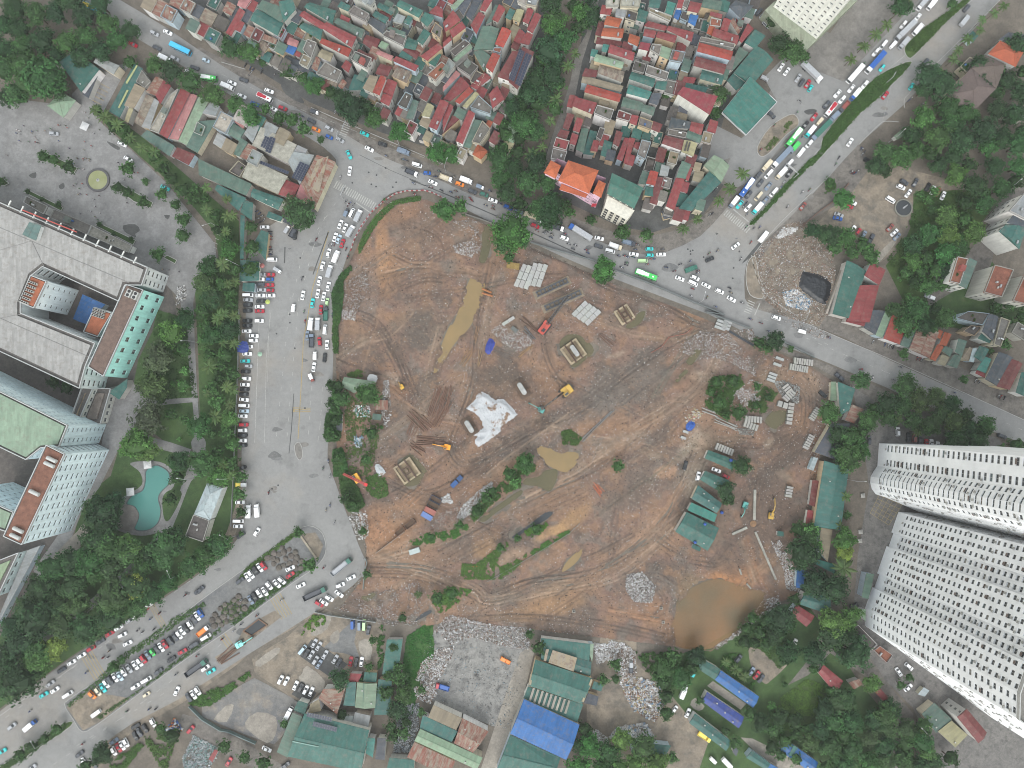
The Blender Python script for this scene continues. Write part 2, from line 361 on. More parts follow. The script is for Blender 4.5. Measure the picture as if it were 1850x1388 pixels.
patch('garden_path',pts('200,700 240,690 285,725 270,760 240,780 310,800 345,812 340,825 290,812 225,790 205,830 180,880 150,920 130,970 100,1000 70,1050 60,1030 110,960 150,890 180,820 190,770 180,740'),.055,'plaza')
patch('service_yard',pts('63,1030 140,960 150,945 160,960 145,990 110,1010 80,1035 60,1050'),.045,'yard')
patch('pool_surround',smooth(pts('d1:1090,30 d1:1330,20 d1:1450,110 d1:1450,230 d1:1380,300 d1:1400,420 d1:1390,560 d1:1260,630 d1:1100,630 d1:930,560 d1:920,440 d1:1020,320 d1:1180,220 d1:1170,110'),4,True),.065,'plaza')
patch('garden_lawn',smooth(pts('d1:940,260 d1:960,130 d1:1060,80 d1:1160,130 d1:1170,220 d1:1010,310'),4,True),.075,'lawn')
patch('garden_lawn',smooth(pts('d1:1360,320 d1:1430,255 d1:1520,290 d1:1420,500 d1:1370,490'),4,True),.075,'lawn')
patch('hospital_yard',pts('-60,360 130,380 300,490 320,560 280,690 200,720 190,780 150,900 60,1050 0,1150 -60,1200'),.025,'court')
patch('tower_court',pts('1540,700 1640,760 1800,790 1860,850 1860,1400 1700,1388 1650,1280 1560,1190 1540,1130 1550,1000 1570,880 1560,800'),.03,'towerpave')
patch('play_court',pts('d5:570,430 d5:640,300 d5:830,380 d5:720,550 d5:560,480'),.05,'towerpave')
patch('dirt_lane',pts('1490,1130 1550,1150 1600,1230 1650,1290 1650,1388 1600,1388 1605,1330 1620,1290 1560,1220 1500,1180 1460,1220 1420,1240 1430,1230 1470,1180'),.045,'sidewalk')
patch('green_yard',pts('1250,1180 1340,1130 1450,1080 1500,1150 1550,1230 1600,1290 1600,1400 1250,1400 1200,1330 1180,1200'),.022,'lawn')
patch('garden_bed',pts('e4:1430,800 e4:1560,700 e4:1660,640 e4:1850,720 e4:1850,1000 e4:1700,1100 e4:1450,1000 e4:1380,900'),.035,'grass')
patch('dirt_clearing',smooth(pts('e4:1180,370 e4:1300,420 e4:1420,540 e4:1500,510 e4:1440,580 e4:1360,650 e4:1300,680 e4:1200,560 e4:1170,440'),4,True),.05,'lotdirt')
patch('concrete_pad',pts('e4:820,700 e4:870,660 e4:1150,850 e4:1100,900 e4:960,800'),.05,'yard')
patch('concrete_pad',pts('e4:1100,1130 e4:1200,1140 e4:1500,1290 e4:1640,1388 e4:1400,1388 e4:1250,1280'),.05,'yard')
patch('scrap_yard_ground',pts('1085,1150 1150,1160 1150,1200 1200,1240 1240,1290 1280,1340 1260,1400 1140,1388 1060,1330 1060,1250 1080,1180'),.024,'lotdirt')
patch('ash_yard',pts('785,1140 830,1125 950,1140 955,1180 935,1260 925,1320 890,1312 770,1262 755,1200'),.03,'ash')
patch('yard_lane',pts('955,1170 965,1180 945,1260 925,1330 900,1388 865,1400 895,1310 915,1250 940,1180'),.05,'yard')
patch('meadow',pts('735,1150 765,1130 782,1130 785,1180 760,1230 745,1290 725,1300 728,1200'),.035,'meadow')
patch('rental_yard',pts('590,1100 640,1118 690,1120 698,1190 640,1260 555,1280 460,1215 455,1190 520,1150 540,1130'),.03,'lotdirt')
patch('rental_yard',pts('585,1170 650,1110 640,1160 650,1190 620,1180 600,1178'),.045,'gravel')
patch('parking_mats',pts('e2:840,450 e2:940,310 e2:1240,520 e2:1110,640'),.05,'alley'); patch('parking_mats',pts('e2:770,770 e2:850,660 e2:980,760 e2:910,850'),.05,'alley')
for s in ('e2:470,500 e2:640,380 e2:670,420 e2:510,540','e2:860,600 e2:900,530 e2:1050,660 e2:1000,760 e2:830,650','e2:930,260 e2:1060,90 e2:1110,100 e2:1070,220 e2:980,280','e2:1330,330 e2:1440,320 e2:1430,480 e2:1360,460','e2:1090,290 e2:1160,230 e2:1170,310 e2:1120,350','e2:380,1010 e2:480,920 e2:640,960 e2:640,1100 e2:570,1180 e2:430,1090','e2:120,980 e2:220,870 e2:290,860 e2:230,1000','e4:680,860 e4:720,800 e4:800,870 e4:750,910','b5:590,880 b5:760,700 b5:790,720 b5:640,900'): patch('concrete_patch',smooth(pts(s),2,True),.048,'yard')
patch('empty_lot',pts('365,1275 460,1225 545,1270 510,1330 495,1345 450,1330 365,1295'),.03,'bluegravel')
patch('dirt_lane',pts('330,1290 365,1300 440,1340 520,1388 480,1400 400,1360 320,1310'),.035,'sidewalk')
patch('parking_ground',pts('1515,335 1560,300 1620,300 1770,340 1740,360 1680,345 1640,400 1640,430 1620,450 1590,475 1570,465 1560,440 1530,420 1470,410 1495,385'),.03,'lotdirt')
patch('lawn',pts('1650,350 1700,345 1790,340 1790,380 1760,420 1740,480 1680,560 1640,560 1600,480 1630,445 1650,400'),.035,'grass')
patch('debris_lot_ground',pts('1362,458 1420,400 1450,395 1500,430 1510,490 1500,560 1480,590 1420,575 1380,540 1365,500'),.03,'lotdirt')
patch('verge',pts('1362,458 1551,261 1575,300 1530,360 1460,400 1420,405 1372,470'),.05,'sidewalk')
patch('sidewalk',pts('1355,560 1420,570 1520,608 1600,646 1850,759 1860,765 1860,730 1720,655 1600,610 1500,570 1400,520 1380,530'),.028,'sidewalk')
patch('sidewalk',pts('1345,608 1450,640 1536,676 1600,706 1650,730 1740,790 1860,830 1860,860 1700,800 1600,750 1540,700 1460,655'),.026,'sidewalk')
patch('sidewalk',pts('432,480 452,470 446,600 440,760 436,870 440,930 415,988 385,1010 410,960 430,900 428,700'),.026,'lotdirt')
patch('dirt_verge',pts('660,1035 600,1090 540,1130 450,1180 430,1200 330,1270 240,1320 180,1388 135,1400 190,1330 330,1240 440,1170 540,1100 640,1030'),.034,'lotdirt')
patch('lawn',pts('1640,540 1700,500 1790,470 1860,560 1860,610 1700,590 1600,590'),.026,'lawn'); patch('lane',pts('1690,490 1740,470 1770,430 1800,370 1860,300 1860,350 1800,440 1790,480 1770,500 1700,540 1670,560'),.036,'sidewalk')
# roads
patch('road',smooth(pts('150,-40 225,5 300,50 400,118 500,178 600,229 700,287 800,328 860,356 960,388 1100,443 1180,463 1205,455 1265,427 1312,377 1392,293 1450,232 1560,105 1660,0 1690,-40 1850,-50 1807,0 1720,97 1630,192 1551,261 1500,317 1430,390 1365,452 1348,480 1345,520 1355,555 1420,572 1520,611 1601,648 1720,702 1870,768 1870,808 1760,765 1650,724 1601,700 1536,673 1470,645 1345,600 1280,568 1100,500 960,438 870,393 800,358 770,345 720,345 690,362 655,410 628,460 612,520 604,600 600,700 594,790 592,830 605,870 625,925 648,985 660,1035 600,1085 520,1138 430,1194 324,1263 238,1308 184,1348 130,1400 -60,1400 -60,1330 0,1285 70,1232 130,1188 200,1143 270,1098 360,1037 416,991 440,945 436,870 438,760 443,620 446,500 455,440 500,400 545,400 575,350 606,300 600,280 560,250 470,203 380,150 240,65 120,0'),2,False),.08,'road')
# islands
KC=C(190,188,184)
med=smooth(pts('544,953 575,956 587,975 588,1000 570,1025 529,1053 425,1130 330,1195 240,1262 180,1306 150,1322 132,1298 118,1275 127,1262 200,1212 300,1135 360,1087 479,1001'),3,True)
patch('median',med,.2,'gravel',thick=.2); kerb('kerb',med,True,.3,0,.27,col=KC)
patch('median_earth',pts('120,1278 160,1248 235,1262 180,1305 150,1320'),.215,'lotdirt'); patch('median_earth',pts('545,965 570,962 584,985 575,1010 560,990'),.215,'lotdirt')
for s,m in (('c2:800,1130 c2:830,1105 c2:855,1140 c2:865,1210 c2:845,1255 c2:815,1230 c2:800,1180','pave'),('-60,1420 0,1385 60,1345 120,1305 128,1312 60,1358 0,1400 -50,1430','grass'),
             ('a5:150,1260 a5:170,1150 a5:400,860 a5:620,640 a5:870,520 a5:890,560 a5:620,830 a5:480,950 a5:300,1150 a5:80,1388 a5:0,1388','grass'),('a5:870,370 a5:1000,250 a5:1350,0 a5:1400,0 a5:1180,200 a5:1020,370 a5:900,490 a5:850,430','grass'),
             ('b4:1170,575 b4:1280,470 b4:1450,270 b4:1700,20 b4:1780,0 b4:1600,170 b4:1330,460 b4:1210,580','grass'),('a4:1240,1230 a4:1350,1060 a4:1510,960 a4:1570,980 a4:1580,1050 a4:1480,1130 a4:1350,1270 a4:1270,1310','lotdirt'),
             ('b4:1160,900 b4:1220,850 b4:1250,1000 b4:1290,1120 b4:1280,1200 b4:1180,1170 b4:1145,1040','lotdirt')):
 p=smooth(pts(s),3,True); patch('traffic_island',p,.2,m,thick=.2); kerb('kerb',p,True,.28,0,.26,col=KC)
for s in ('a5:470,1210 a5:640,1040 a5:700,1015 a5:800,1020','a5:850,900 a5:850,830 a5:900,770 a5:1000,650 a5:1650,0','b4:1210,830 b4:1420,580 b4:1850,170','b4:1190,840 b4:1230,1000 b4:1300,1150 b4:1420,1250 b4:1580,1350',
          'c5:0,100 c5:300,230 c5:700,400 c5:1100,580 c5:1850,920','e1:0,950 e1:170,830 e1:400,690 e1:640,520','a2:0,520 a2:200,580','a2:750,900 a2:1000,1010 a2:1400,1180 a2:1850,1370','b4:0,960 b4:300,1060 b4:620,1190 b4:900,1310','b2:1850,380 b2:1600,400 b2:1440,560 b2:1330,780'):
 kerb('kerb',smooth(pts(s),4),False,.3,0,.2,col=KC)
# painted markings
def stripes(name,a,c,n,wid,ln,mat='mark',z=.1,duty=.5):
 """n bars laid from a to c (photo points), each ln metres long across the row"""
 A,B_=W(*a,z),W(*c,z); d=(B_ - A)/n; u=d.normalized(); v=Vector((-u.y,u.x,0)); b=MB()
 for i in range(n):
  p=A + d*i; q=p + d*duty
  b.face([p - v*ln/2,q - v*ln/2,q + v*ln/2,p + v*ln/2])
 return link(name,b.build(name,[mat]),kind='structure')
def line(name,p,w,mat='mark',dash=None,z=.1):
 P=[W(x,y,z) for x,y in p]; b=MB()
 for A,B_ in zip(P,P[1:]):
  d=B_ - A; L=d.length; u=d/L; v=Vector((-u.y,u.x,0))*w/2; s=0
  while s < L:
   e=min(L,s + (dash[0] if dash else L)); q,r=A + u*s,A + u*e
   b.face([q - v,r - v,r + v,q + v]); s=e + (dash[1] if dash else 1)
 return link(name,b.build(name,[mat]),kind='structure')
stripes('zebra_crossing',Q('b2',1135,245),Q('b2',1475,435),20,.5,3.6); stripes('zebra_crossing',Q('b4',975,480),Q('b4',1175,640),13,.5,3.2)
stripes('zebra_crossing',Q('a2',1050,1045),Q('a2',1000,1165),7,.5,3.4,duty=.42); stripes('zebra_crossing',Q('b4',1195,1225),Q('b4',1150,1330),6,.5,3.4,duty=.42)
line('stop_line',pts('b2:1310,400 b2:1425,480'),.5); line('stop_line',pts('b4:1040,455 b4:1170,560'),.5); line('stop_line',pts('b4:1262,1240 b4:1218,1340'),.5)
for a,c,n,ln in ((('e1',735,560),('e1',840,495),5,12.5),(('e1',1300,128),('e1',1350,98),3,11.5),(('d2',640,1255),('d2',740,1195),5,11),(('e2',205,340),('e2',265,298),3,6.5)): stripes('box_marking',Q(*a),Q(*c),n,.3,ln,'ymark',duty=.26)
line('yellow_line',pts('b2:1080,640 b2:1010,900 b2:950,1100 b2:900,1388 c2:870,260 c2:850,660 c2:825,1080'),.35,'ymark')
stripes('yellow_marking',Q('c2',790,855),Q('c2',790,820),3,.3,1,'ymark'); 
for yy in (818,832,846): line('yellow_marking',pts('c2:780,%d c2:930,%d' % (yy,yy + 4)),.3,'ymark')
for x0,x1 in ((748,640),(820,730)): line('lane_line',pts('b2:%d,1190 c2:%d,1100' % (x0 + 12,x1)),.22,dash=(1.9,5.2))
line('lane_line',pts('b2:1140,400 b2:870,800 b2:780,1190'),.22,dash=(1.9,5)); line('lane_line',pts('b2:1050,520 b2:950,780 b2:870,1080'),.22,dash=(1.9,5))
line('lane_line',pts('c2:940,640 c2:905,1110'),.22,dash=(1.9,5)); line('lane_line',pts('c2:1033,640 c2:1010,960 c2:990,1110'),.2,dash=(2.5,3))
line('edge_line',pts('b2:600,1300 c2:560,400 c2:545,1110'),.2); line('edge_line',pts('c2:500,100 c2:490,380 c2:478,700 c2:463,1110'),.25); line('edge_line',pts('c2:590,0 c2:578,300 c2:570,600'),.14)
line('lane_line',pts('e1:1350,0 e1:850,370 e1:0,1000'),.2,dash=(2,5.5)); line('lane_line',pts('d1:1690,940 d1:1340,1200 d1:1150,1340'),.2,dash=(2,5)); line('lane_line',pts('e1:1100,720 e1:500,1020 e1:0,1380'),.2,dash=(2,5))
line('lane_line',pts('e1:1850,350 e1:1200,830 e1:800,1120 e1:400,1388'),.2,dash=(2,5)); line('lane_line',pts('e1:1700,570 e1:1000,980 e1:560,1250'),.2,dash=(2,5))
line('edge_line',pts('d2:0,1195 d2:380,920 d2:560,790 d2:760,640'),.22); line('edge_line',pts('d2:300,1380 d2:700,1090 d2:980,890'),.25)
line('lane_line',pts('c5:30,235 c5:350,375 c5:700,520 c5:1100,700 c5:1600,900 c5:1850,1010'),.2,dash=(2,4.2)); line('lane_line',pts('c4:1300,80 c4:1600,180 c4:1850,300'),.2,dash=(2,4.2))
line('edge_line',pts('a5:1420,0 a5:640,640 a5:560,760 a5:160,1230 a5:0,1388'),.2); line('lane_line',pts('a5:760,640 a5:670,1010'),.12)
line('lane_line',pts('a2:0,620 a2:500,850 a2:1000,1050 a2:1850,1380'),.15,dash=(3,2)); line('median_strip',pts('b3:0,205 b3:330,340 b3:700,500 b3:1000,640 b3:1500,870'),.5,'alley')
line('road_seam',pts('b2:1078,645 b2:985,900 b2:950,1000'),.5,'alley'); line('road_seam',pts('c2:790,700 c2:770,1000 c2:750,1200'),.35,'alley'); line('road_seam',pts('b2:716,770 b2:712,905'),.6,'alley'); line('road_seam',pts('b2:1340,0 b2:1600,130 b2:1850,235'),.2,'alley')
for s in ('a2:500,700 a2:620,760 a2:690,850 a2:660,860 a2:540,790','b4:1230,760 b4:1290,700 b4:1240,800 b4:1110,910','b4:890,650 b4:915,655 b4:900,668','a4:1630,930 a4:1700,910 a4:1740,930 a4:1670,960'): patch('wet_patch',smooth(pts(s),3,True),.102,'alley')
for s in ('b1:240,170 b1:300,145 b1:300,190 b1:270,195','b1:490,260 b1:530,235 b1:540,270 b1:510,290','b1:1030,590 b1:1130,580 b1:1170,630 b1:1130,660 b1:1140,690 b1:1090,670 b1:1040,640','b1:1370,505 b1:1420,505 b1:1400,540','a1:895,1180 a1:1000,1230 a1:985,1255 a1:920,1215'): patch('asphalt_patch',smooth(pts(s),2,True),.06,'alley')
rp=random.Random(3)   # repairs, oil marks and drain covers on the carriageways
for k in range(46):
 a,c=rp.choice((((520,450),(500,900)),((570,430),(560,880)),((430,160),(800,340)),((820,350),(1250,500)),((1290,470),(1560,160)),((1380,470),(1640,150)),((1400,590),(1800,765)),((100,1230),(420,1010)),((200,1300),(560,1070)))); t=rp.random(); x,y=a[0] + (c[0] - a[0])*t + rp.uniform(-14,14),a[1] + (c[1] - a[1])*t + rp.uniform(-10,10); r0=rp.uniform(2,9); g=rp.uniform(0,3)
 patch('asphalt_patch',smooth([(x + r0*rp.uniform(.5,1.3)*math.cos(q + g)*1.6,y + r0*rp.uniform(.4,1)*math.sin(q + g)) for q in (0,1.05,2.1,3.14,4.2,5.25)],2,True),.0865 + k*.0002,rp.choice(('gravel','pave','tarpatch')))
for k in range(26):
 x,y=rp.choice(((rp.uniform(470,590),rp.uniform(440,900)),(rp.uniform(1240,1340),rp.uniform(440,540)),(rp.uniform(620,720),rp.uniform(300,340)))); q=W(x,y,.1); b=MB(); b.tube((q.x,q.y,.08),(q.x,q.y,.104),.42,n=10); link('drain_cover',b.build('drain_cover',['chassis']),kind='structure')
for k in range(7): line('parking_line',pts('b1:%d,%d b1:%d,%d' % (1760 + k*9,840 - k*36,1795 + k*9,855 - k*36)),.2,z=.06)
for k in range(5): line('parking_line',pts('a1:%d,%d a1:%d,%d' % (840 - k*18,700 + k*34,920 - k*18,740 + k*34)),.25,'ymark',z=.07)
for k in range(6): line('court_line',pts('d5:%d,%d d5:%d,%d' % (640 + k*38,300 + k*16,565 + k*31,450 + k*20)),.18,'ymark',z=.06); line('court_line',pts('d5:%d,%d d5:%d,%d' % (640 - k*15,300 + k*30,830 - k*22,380 + k*34)),.18,'ymark',z=.064)
# ------------------------------------------------------------------ the excavated site: one sheet of soil with ruts, hollows and coloured earth
SITE=pts('690,368 730,357 770,360 860,397 960,447 1100,508 1280,578 1345,613 1460,658 1508,690 1500,760 1480,830 1470,900 1440,990 1447,1075 1400,1092 1285,1178 1170,1163 960,1138 810,1124 770,1132 690,1118 610,1103 655,1045 662,990 640,910 608,840 607,700 606,600 622,490 655,425')
PUDDLES={'mud': ['b3:500,1060 b3:600,1080 b3:610,1180 c3:505,130 c3:380,270 c3:300,400 c3:215,520 c3:240,390 c3:330,150 b3:380,1388','c3:1075,1140 c3:1250,1185 c3:1400,1205 c3:1350,1330 c3:1270,1345 c3:1130,1270','d3:1280,920 d3:1330,840 d3:1450,740 d3:1400,850 d3:1300,930'],
 'pond': ['d3:1000,150 d3:1200,85 d3:1225,150 d3:1170,260 d3:1080,225 d3:960,205','d3:600,490 d3:760,370 d3:910,270 d3:915,310 d3:730,440 d3:640,510','c4:1310,930 c4:1400,830 c4:1480,860 c4:1465,930 c4:1390,990','c4:650,430 c4:720,340 c4:770,340 c4:700,450 c4:660,470','c4:550,600 c4:640,500 c4:660,520 c4:590,610',
             'c3:1260,290 c3:1330,215 c3:1430,230 c3:1530,340 c3:1420,450 c3:1360,470 c3:1330,420','d2:1640,130 d2:1680,30 d2:1760,-30 d3:90,20 d3:145,110 d3:90,190 d3:0,220 d2:1700,200','c4:150,130 c4:230,40 c4:300,20 c4:260,110 c4:180,150','d2:1340,1160 d2:1420,1120 d2:1470,1130 d2:1400,1190','b3:615,610 b3:685,610 b3:675,760 b3:630,890 b3:580,890 b3:605,760'],
 'bigpond': ['1295,1050 1325,1058 1370,1070 1381,1082 1379,1104 1350,1130 1312,1155 1285,1168 1255,1170 1226,1163 1216,1140 1225,1110 1230,1082 1262,1060'],
 'canal': ['d3:870,640 d3:1000,550 d3:1130,450 d3:1190,450 d3:1130,510 d3:970,600 d3:900,650','e3:50,150 e3:100,100 e3:170,70 e3:170,95 e3:70,150']}
def vnoise(x,y,s,seed=0):
 r=np.random.default_rng(seed).random((257,257)); fx,fy=(x/s) % 256,(y/s) % 256
 ix,iy=fx.astype(int),fy.astype(int); tx,ty=fx - ix,fy - iy; tx=tx*tx*(3 - 2*tx); ty=ty*ty*(3 - 2*ty)
 return (r[iy,ix]*(1 - tx) + r[iy,ix + 1]*tx)*(1 - ty) + (r[iy + 1,ix]*(1 - tx) + r[iy + 1,ix + 1]*tx)*ty
def fbm(x,y,s,o=5,seed=0,g=.55):
 v=0; a=1; t=0
 for k in range(o): v=v + a*vnoise(x + 31*k,y + 17*k,s,seed + k); t += a; a *= g; s *= .5
 return v/t
def dist_line(X,Y,P):
 d=np.full(X.shape,1e9)
 for (x1,y1),(x2,y2) in zip(P,P[1:]):
  dx,dy=x2 - x1,y2 - y1; L=dx*dx + dy*dy + 1e-9
  t=np.clip(((X - x1)*dx + (Y - y1)*dy)/L,0,1); d=np.minimum(d,np.hypot(X - x1 - t*dx,Y - y1 - t*dy))
 return d
ST_=1.35
gx=np.arange(600,1515,ST_); gy=np.arange(350,1185,ST_); GX,GY=np.meshgrid(gx,gy)
def lc(r,g,b): return np.array(C(r,g,b)[:3])
warp=(fbm(GX,GY,60,4,3) - .5)*26; warp2=(fbm(GX,GY,60,4,9) - .5)*26; XW,YW=GX + warp,GY + warp2
f1=fbm(XW,YW,70,6,21); f2=fbm(XW,YW,22,5,33); f3=fbm(GX,GY,7,4,45)
def blend(base,col,a): return base*(1 - a[...,None]) + col*a[...,None]
def sst(v,lo,hi): t=np.clip((v - lo)/(hi - lo),0,1); return t*t*(3 - 2*t)
K_=np.broadcast_to(lc(142,114,100),GX.shape + (3,)).copy()
K_=blend(K_,lc(118,102,91),sst(f1,.5,.64)*.9); K_=blend(K_,lc(156,124,101),sst(f1,.5,.36)*.9); K_=blend(K_,lc(128,120,112),sst(f2,.55,.7)*.6); K_=blend(K_,lc(166,128,98),sst(f2,.42,.3)*.5)
ZH=.3 + (f1 - .5)*.5 + (f2 - .5)*.4 + (f3 - .5)*.12
def blob(x,y,rx,ry,ang,col,a,soft=.5,dz=0.0):
 R_=max(rx,ry)*1.3 + 28; w=(slice(max(0,int((y - R_ - 350)/ST_)),max(0,int((y + R_ - 350)/ST_))),slice(max(0,int((x - R_ - 600)/ST_)),max(0,int((x + R_ - 600)/ST_))))
 ca,sa=math.cos(math.radians(ang)),math.sin(math.radians(ang)); dx,dy=XW[w] - x,YW[w] - y
 r=np.hypot((dx*ca - dy*sa)/rx,(dx*sa + dy*ca)/ry); m=sst(r,1.0 + soft*.4,1 - soft)
 K_[w]=blend(K_[w],lc(*col),m*a*(.6 + .4*sst(f2[w],.35,.6))); ZH[w] += m*dz
def offs(P,o,amp=0.0,ph=0.0):
 out=[]
 for j,(x,y) in enumerate(P):
  x2,y2=P[min(j + 1,len(P) - 1)]; x1,y1=P[max(j - 1,0)]; L=math.hypot(x2 - x1,y2 - y1) + 1e-6
  q=o + math.sin(j*.35 + ph)*amp; out.append((x - (y2 - y1)/L*q,y + (x2 - x1)/L*q))
 return out
BR_=[sst(fbm(GX,GY,40,2,70 + i),.35,.6) for i in range(3)]
def seg_min(P,X,Y,pad,D):
 """distance to a polyline, worked out only near it"""
 for (x1,y1),(x2,y2) in zip(P,P[1:]):
  i0,i1=int((min(y1,y2) - pad - 350)/ST_),int((max(y1,y2) + pad - 350)/ST_) + 2; j0,j1=int((min(x1,x2) - pad - 600)/ST_),int((max(x1,x2) + pad - 600)/ST_) + 2
  w=(slice(max(0,i0),max(0,i1)),slice(max(0,j0),max(0,j1))); xs,ys=X[w],Y[w]; dx,dy=x2 - x1,y2 - y1
  if not xs.size: continue
  t=np.clip(((xs - x1)*dx + (ys - y1)*dy)/(dx*dx + dy*dy + 1e-9),0,1); D[w]=np.minimum(D[w],np.hypot(xs - x1 - t*dx,ys - y1 - t*dy))
 return D
def track(p,col,a=.6,wid=22,n=5,dz=-.12,seed_=0):
 """wheel ruts: n pairs of wandering lines along a course"""
 global K_,ZH
 rr=random.Random(seed_ + len(p)); P=smooth(p,5); xs=[q[0] for q in P]; ys=[q[1] for q in P]; pad=wid + 16
 win=(slice(max(0,int((min(ys) - pad - 350)/ST_)),int((max(ys) + pad - 350)/ST_) + 1),slice(max(0,int((min(xs) - pad - 600)/ST_)),int((max(xs) + pad - 600)/ST_) + 1))
 D=np.full(GX.shape,1e3); d0=seg_min(P,XW*.35 + GX*.65,YW*.35 + GY*.65,wid,D)[win]; kk,zz=K_[win],ZH[win]
 kk=blend(kk,lc(*col),sst(d0,wid*.75,wid*.2)*a*.45*(.5 + .5*sst(f2[win],.4,.6)))
 for i in range(n):
  Pi=offs(P,rr.uniform(-wid*.5,wid*.5),2.2,rr.uniform(0,6))
  for g in (-3.6,3.6):
   d=seg_min(offs(Pi,g),GX,GY,3,np.full(GX.shape,1e3))[win]; m=sst(d,2.4,.5)*(.12 + .88*BR_[i % 3][win])*rr.uniform(.5,1)
   kk=blend(kk,lc(*col)*rr.choice((.55,.7,1.2,1.35)),m*a); zz=zz + m*dz
 K_[win]=kk; ZH[win]=zz
ORG,TAN,DRK,GRY=(166,124,94),(166,142,120),(100,86,77),(120,112,105)
for args in ((692,450,18,62,4,(182,138,102),1.0),(694,500,13,40,4,(184,142,106),.9),(720,385,50,18,10,ORG,.6),(700,505,14,40,-20,ORG,.7),(770,420,60,45,20,(140,112,94),.6),(760,590,62,40,15,(108,97,88),.9),(770,520,70,30,25,(128,104,90),.6),(650,520,32,50,0,(142,122,108),.6),(640,600,30,28,0,(150,122,100),.6),
             (900,690,52,42,20,(106,92,82),.9),(960,700,30,30,0,(112,96,84),.7),(880,650,22,20,0,ORG,.4),(980,680,26,18,20,ORG,.7),(1010,620,60,26,30,(150,120,100),.5),(1080,720,90,34,28,(118,108,100),.9),(1130,690,80,40,30,(124,112,103),.8),(1000,690,40,16,25,(172,132,100),.6),
             (940,780,70,14,35,(132,118,106),.6),(960,795,30,18,30,(118,110,104),.8),(1060,840,50,24,30,(128,112,100),.7),(1150,780,70,14,33,ORG,.7),(1120,820,50,10,33,ORG,.55),(1250,700,22,50,35,(148,114,92),.7),(1150,880,90,40,30,(130,112,100),.7),(1000,960,40,12,30,(182,146,108),.9),(1035,940,46,14,33,(184,146,104),.95),(875,990,30,18,35,(178,140,102),.9),(920,1010,44,14,25,(168,140,116),.8),
             (730,930,70,34,30,(166,128,98),.8),(700,980,50,30,30,(170,128,96),.9),(690,945,26,40,10,ORG,.8),(760,1010,90,26,5,(158,124,100),.7),(1000,1090,70,30,15,(170,132,98),.8),(960,1105,100,14,8,(172,136,102),.7),(1290,950,60,40,30,(138,116,100),.7),(1150,980,70,40,30,(146,120,102),.6),(1320,1050,60,34,20,(184,130,86),.95),(1250,1075,34,40,20,(150,128,98),.8),(1180,1100,20,26,0,ORG,.7),(1165,1065,30,26,0,(150,142,136),.6),
             (1390,930,60,70,0,(118,98,86),.9),(1420,800,50,46,0,(110,92,80),.8),(1400,690,60,30,15,(150,126,104),.8),(1460,690,26,30,0,(166,138,114),.7),(1260,800,36,26,10,(176,160,140),.8),(1255,860,26,40,-15,(182,166,146),.8),(1300,800,50,18,20,(160,132,106),.6),(1330,1000,34,50,-10,(112,96,86),.8),(1420,1040,22,40,0,(150,128,110),.7),(1205,850,24,14,20,(190,150,120),.9),
             (840,840,70,30,20,(150,118,96),.7),(800,900,60,30,30,(162,124,98),.7),(860,850,30,18,30,(120,94,78),.8,.5,.9),(725,700,24,16,0,ORG,.8),(1330,600,40,26,20,(160,134,118),.7),(1300,640,40,40,0,(150,128,118),.7),(985,770,18,18,0,(104,88,76),.9,.5,.8),(900,590,60,20,30,(150,124,104),.6)): blob(*args)
for i,(s,col,a,w,n) in enumerate((
 ('660,1008 740,985 840,945 940,895 1010,862 1100,806 1180,755 1260,700 1300,640 1320,610',TAN,.6,30,5),('670,1030 760,1035 850,1060 890,1080 960,1058 1060,1045 1140,1005 1205,950 1240,880 1262,820',DRK,.6,24,5),('700,1010 780,1030 860,1068 885,1085 1000,1060 1100,1035 1170,985 1230,930',TAN,.5,30,5),
 ('888,470 880,520 872,575 862,640 856,690 835,760 820,810 845,838 905,808 960,775 1050,735 1140,668 1240,605 1290,590',DRK,.65,26,5),('895,500 882,560 868,630',(178,152,130),.9,12,3),('800,1010 900,955 990,905 1100,850 1200,770 1280,690',(122,104,92),.55,34,5),('730,880 770,900 820,880 870,850 930,800',DRK,.6,24,4),('690,700 740,740 780,760 830,770',(160,124,98),.5,20,3),
 ('1440,690 1462,715 1458,770 1430,810 1395,840 1380,880 1370,930',DRK,.7,22,4),('1262,830 1320,800 1380,800 1440,780',(120,100,86),.6,22,4),('1230,870 1190,930 1130,990 1060,1040',(160,128,104),.6,30,5),('1190,975 1230,1000 1290,1015 1310,1005',DRK,.6,14,3),('1185,1015 1175,1050 1195,1090 1180,1110',DRK,.6,12,3),('960,450 1030,480 1100,520 1180,545 1260,590',DRK,.75,12,3),('930,600 1000,560 1080,575 1150,600 1230,610',TAN,.5,26,4),('980,600 990,640 1010,680 1030,700',DRK,.6,12,3),
 ('680,500 720,490 760,482 830,490 870,500',(160,130,106),.7,18,4),('690,540 720,520 770,500 800,500',DRK,.5,14,3),('740,560 700,600 650,620 610,650',TAN,.5,20,4),('620,560 680,580 720,640 740,690 760,740',DRK,.5,24,5),('690,420 740,410 790,430 800,470 750,480 710,460',(124,100,86),.5,16,3),('1350,975 1375,1040 1400,1080',ORG,.8,18,3),('1340,980 1365,1050',TAN,.6,12,2),('820,1118 960,1112 1100,1128 1200,1150',DRK,.6,16,3),('1100,1100 1170,1115 1220,1125',ORG,.7,12,3),('1290,1020 1340,960 1370,940',DRK,.5,20,3),
 ('1180,720 1230,640 1260,600',(110,104,92),.8,10,2),('1170,870 1260,800',(112,106,90),.7,6,1),('925,1025 1000,985 1090,925 1170,865',(104,96,82),.8,7,1),('640,920 660,960 700,930 760,880',ORG,.7,26,4),('1300,1120 1340,1060 1400,1000',TAN,.3,10,2),('1240,1170 1260,1120 1300,1060',(172,140,100),.5,8,2))): track(pts(s),col,a,w,n,seed_=i)
rq=random.Random(11)
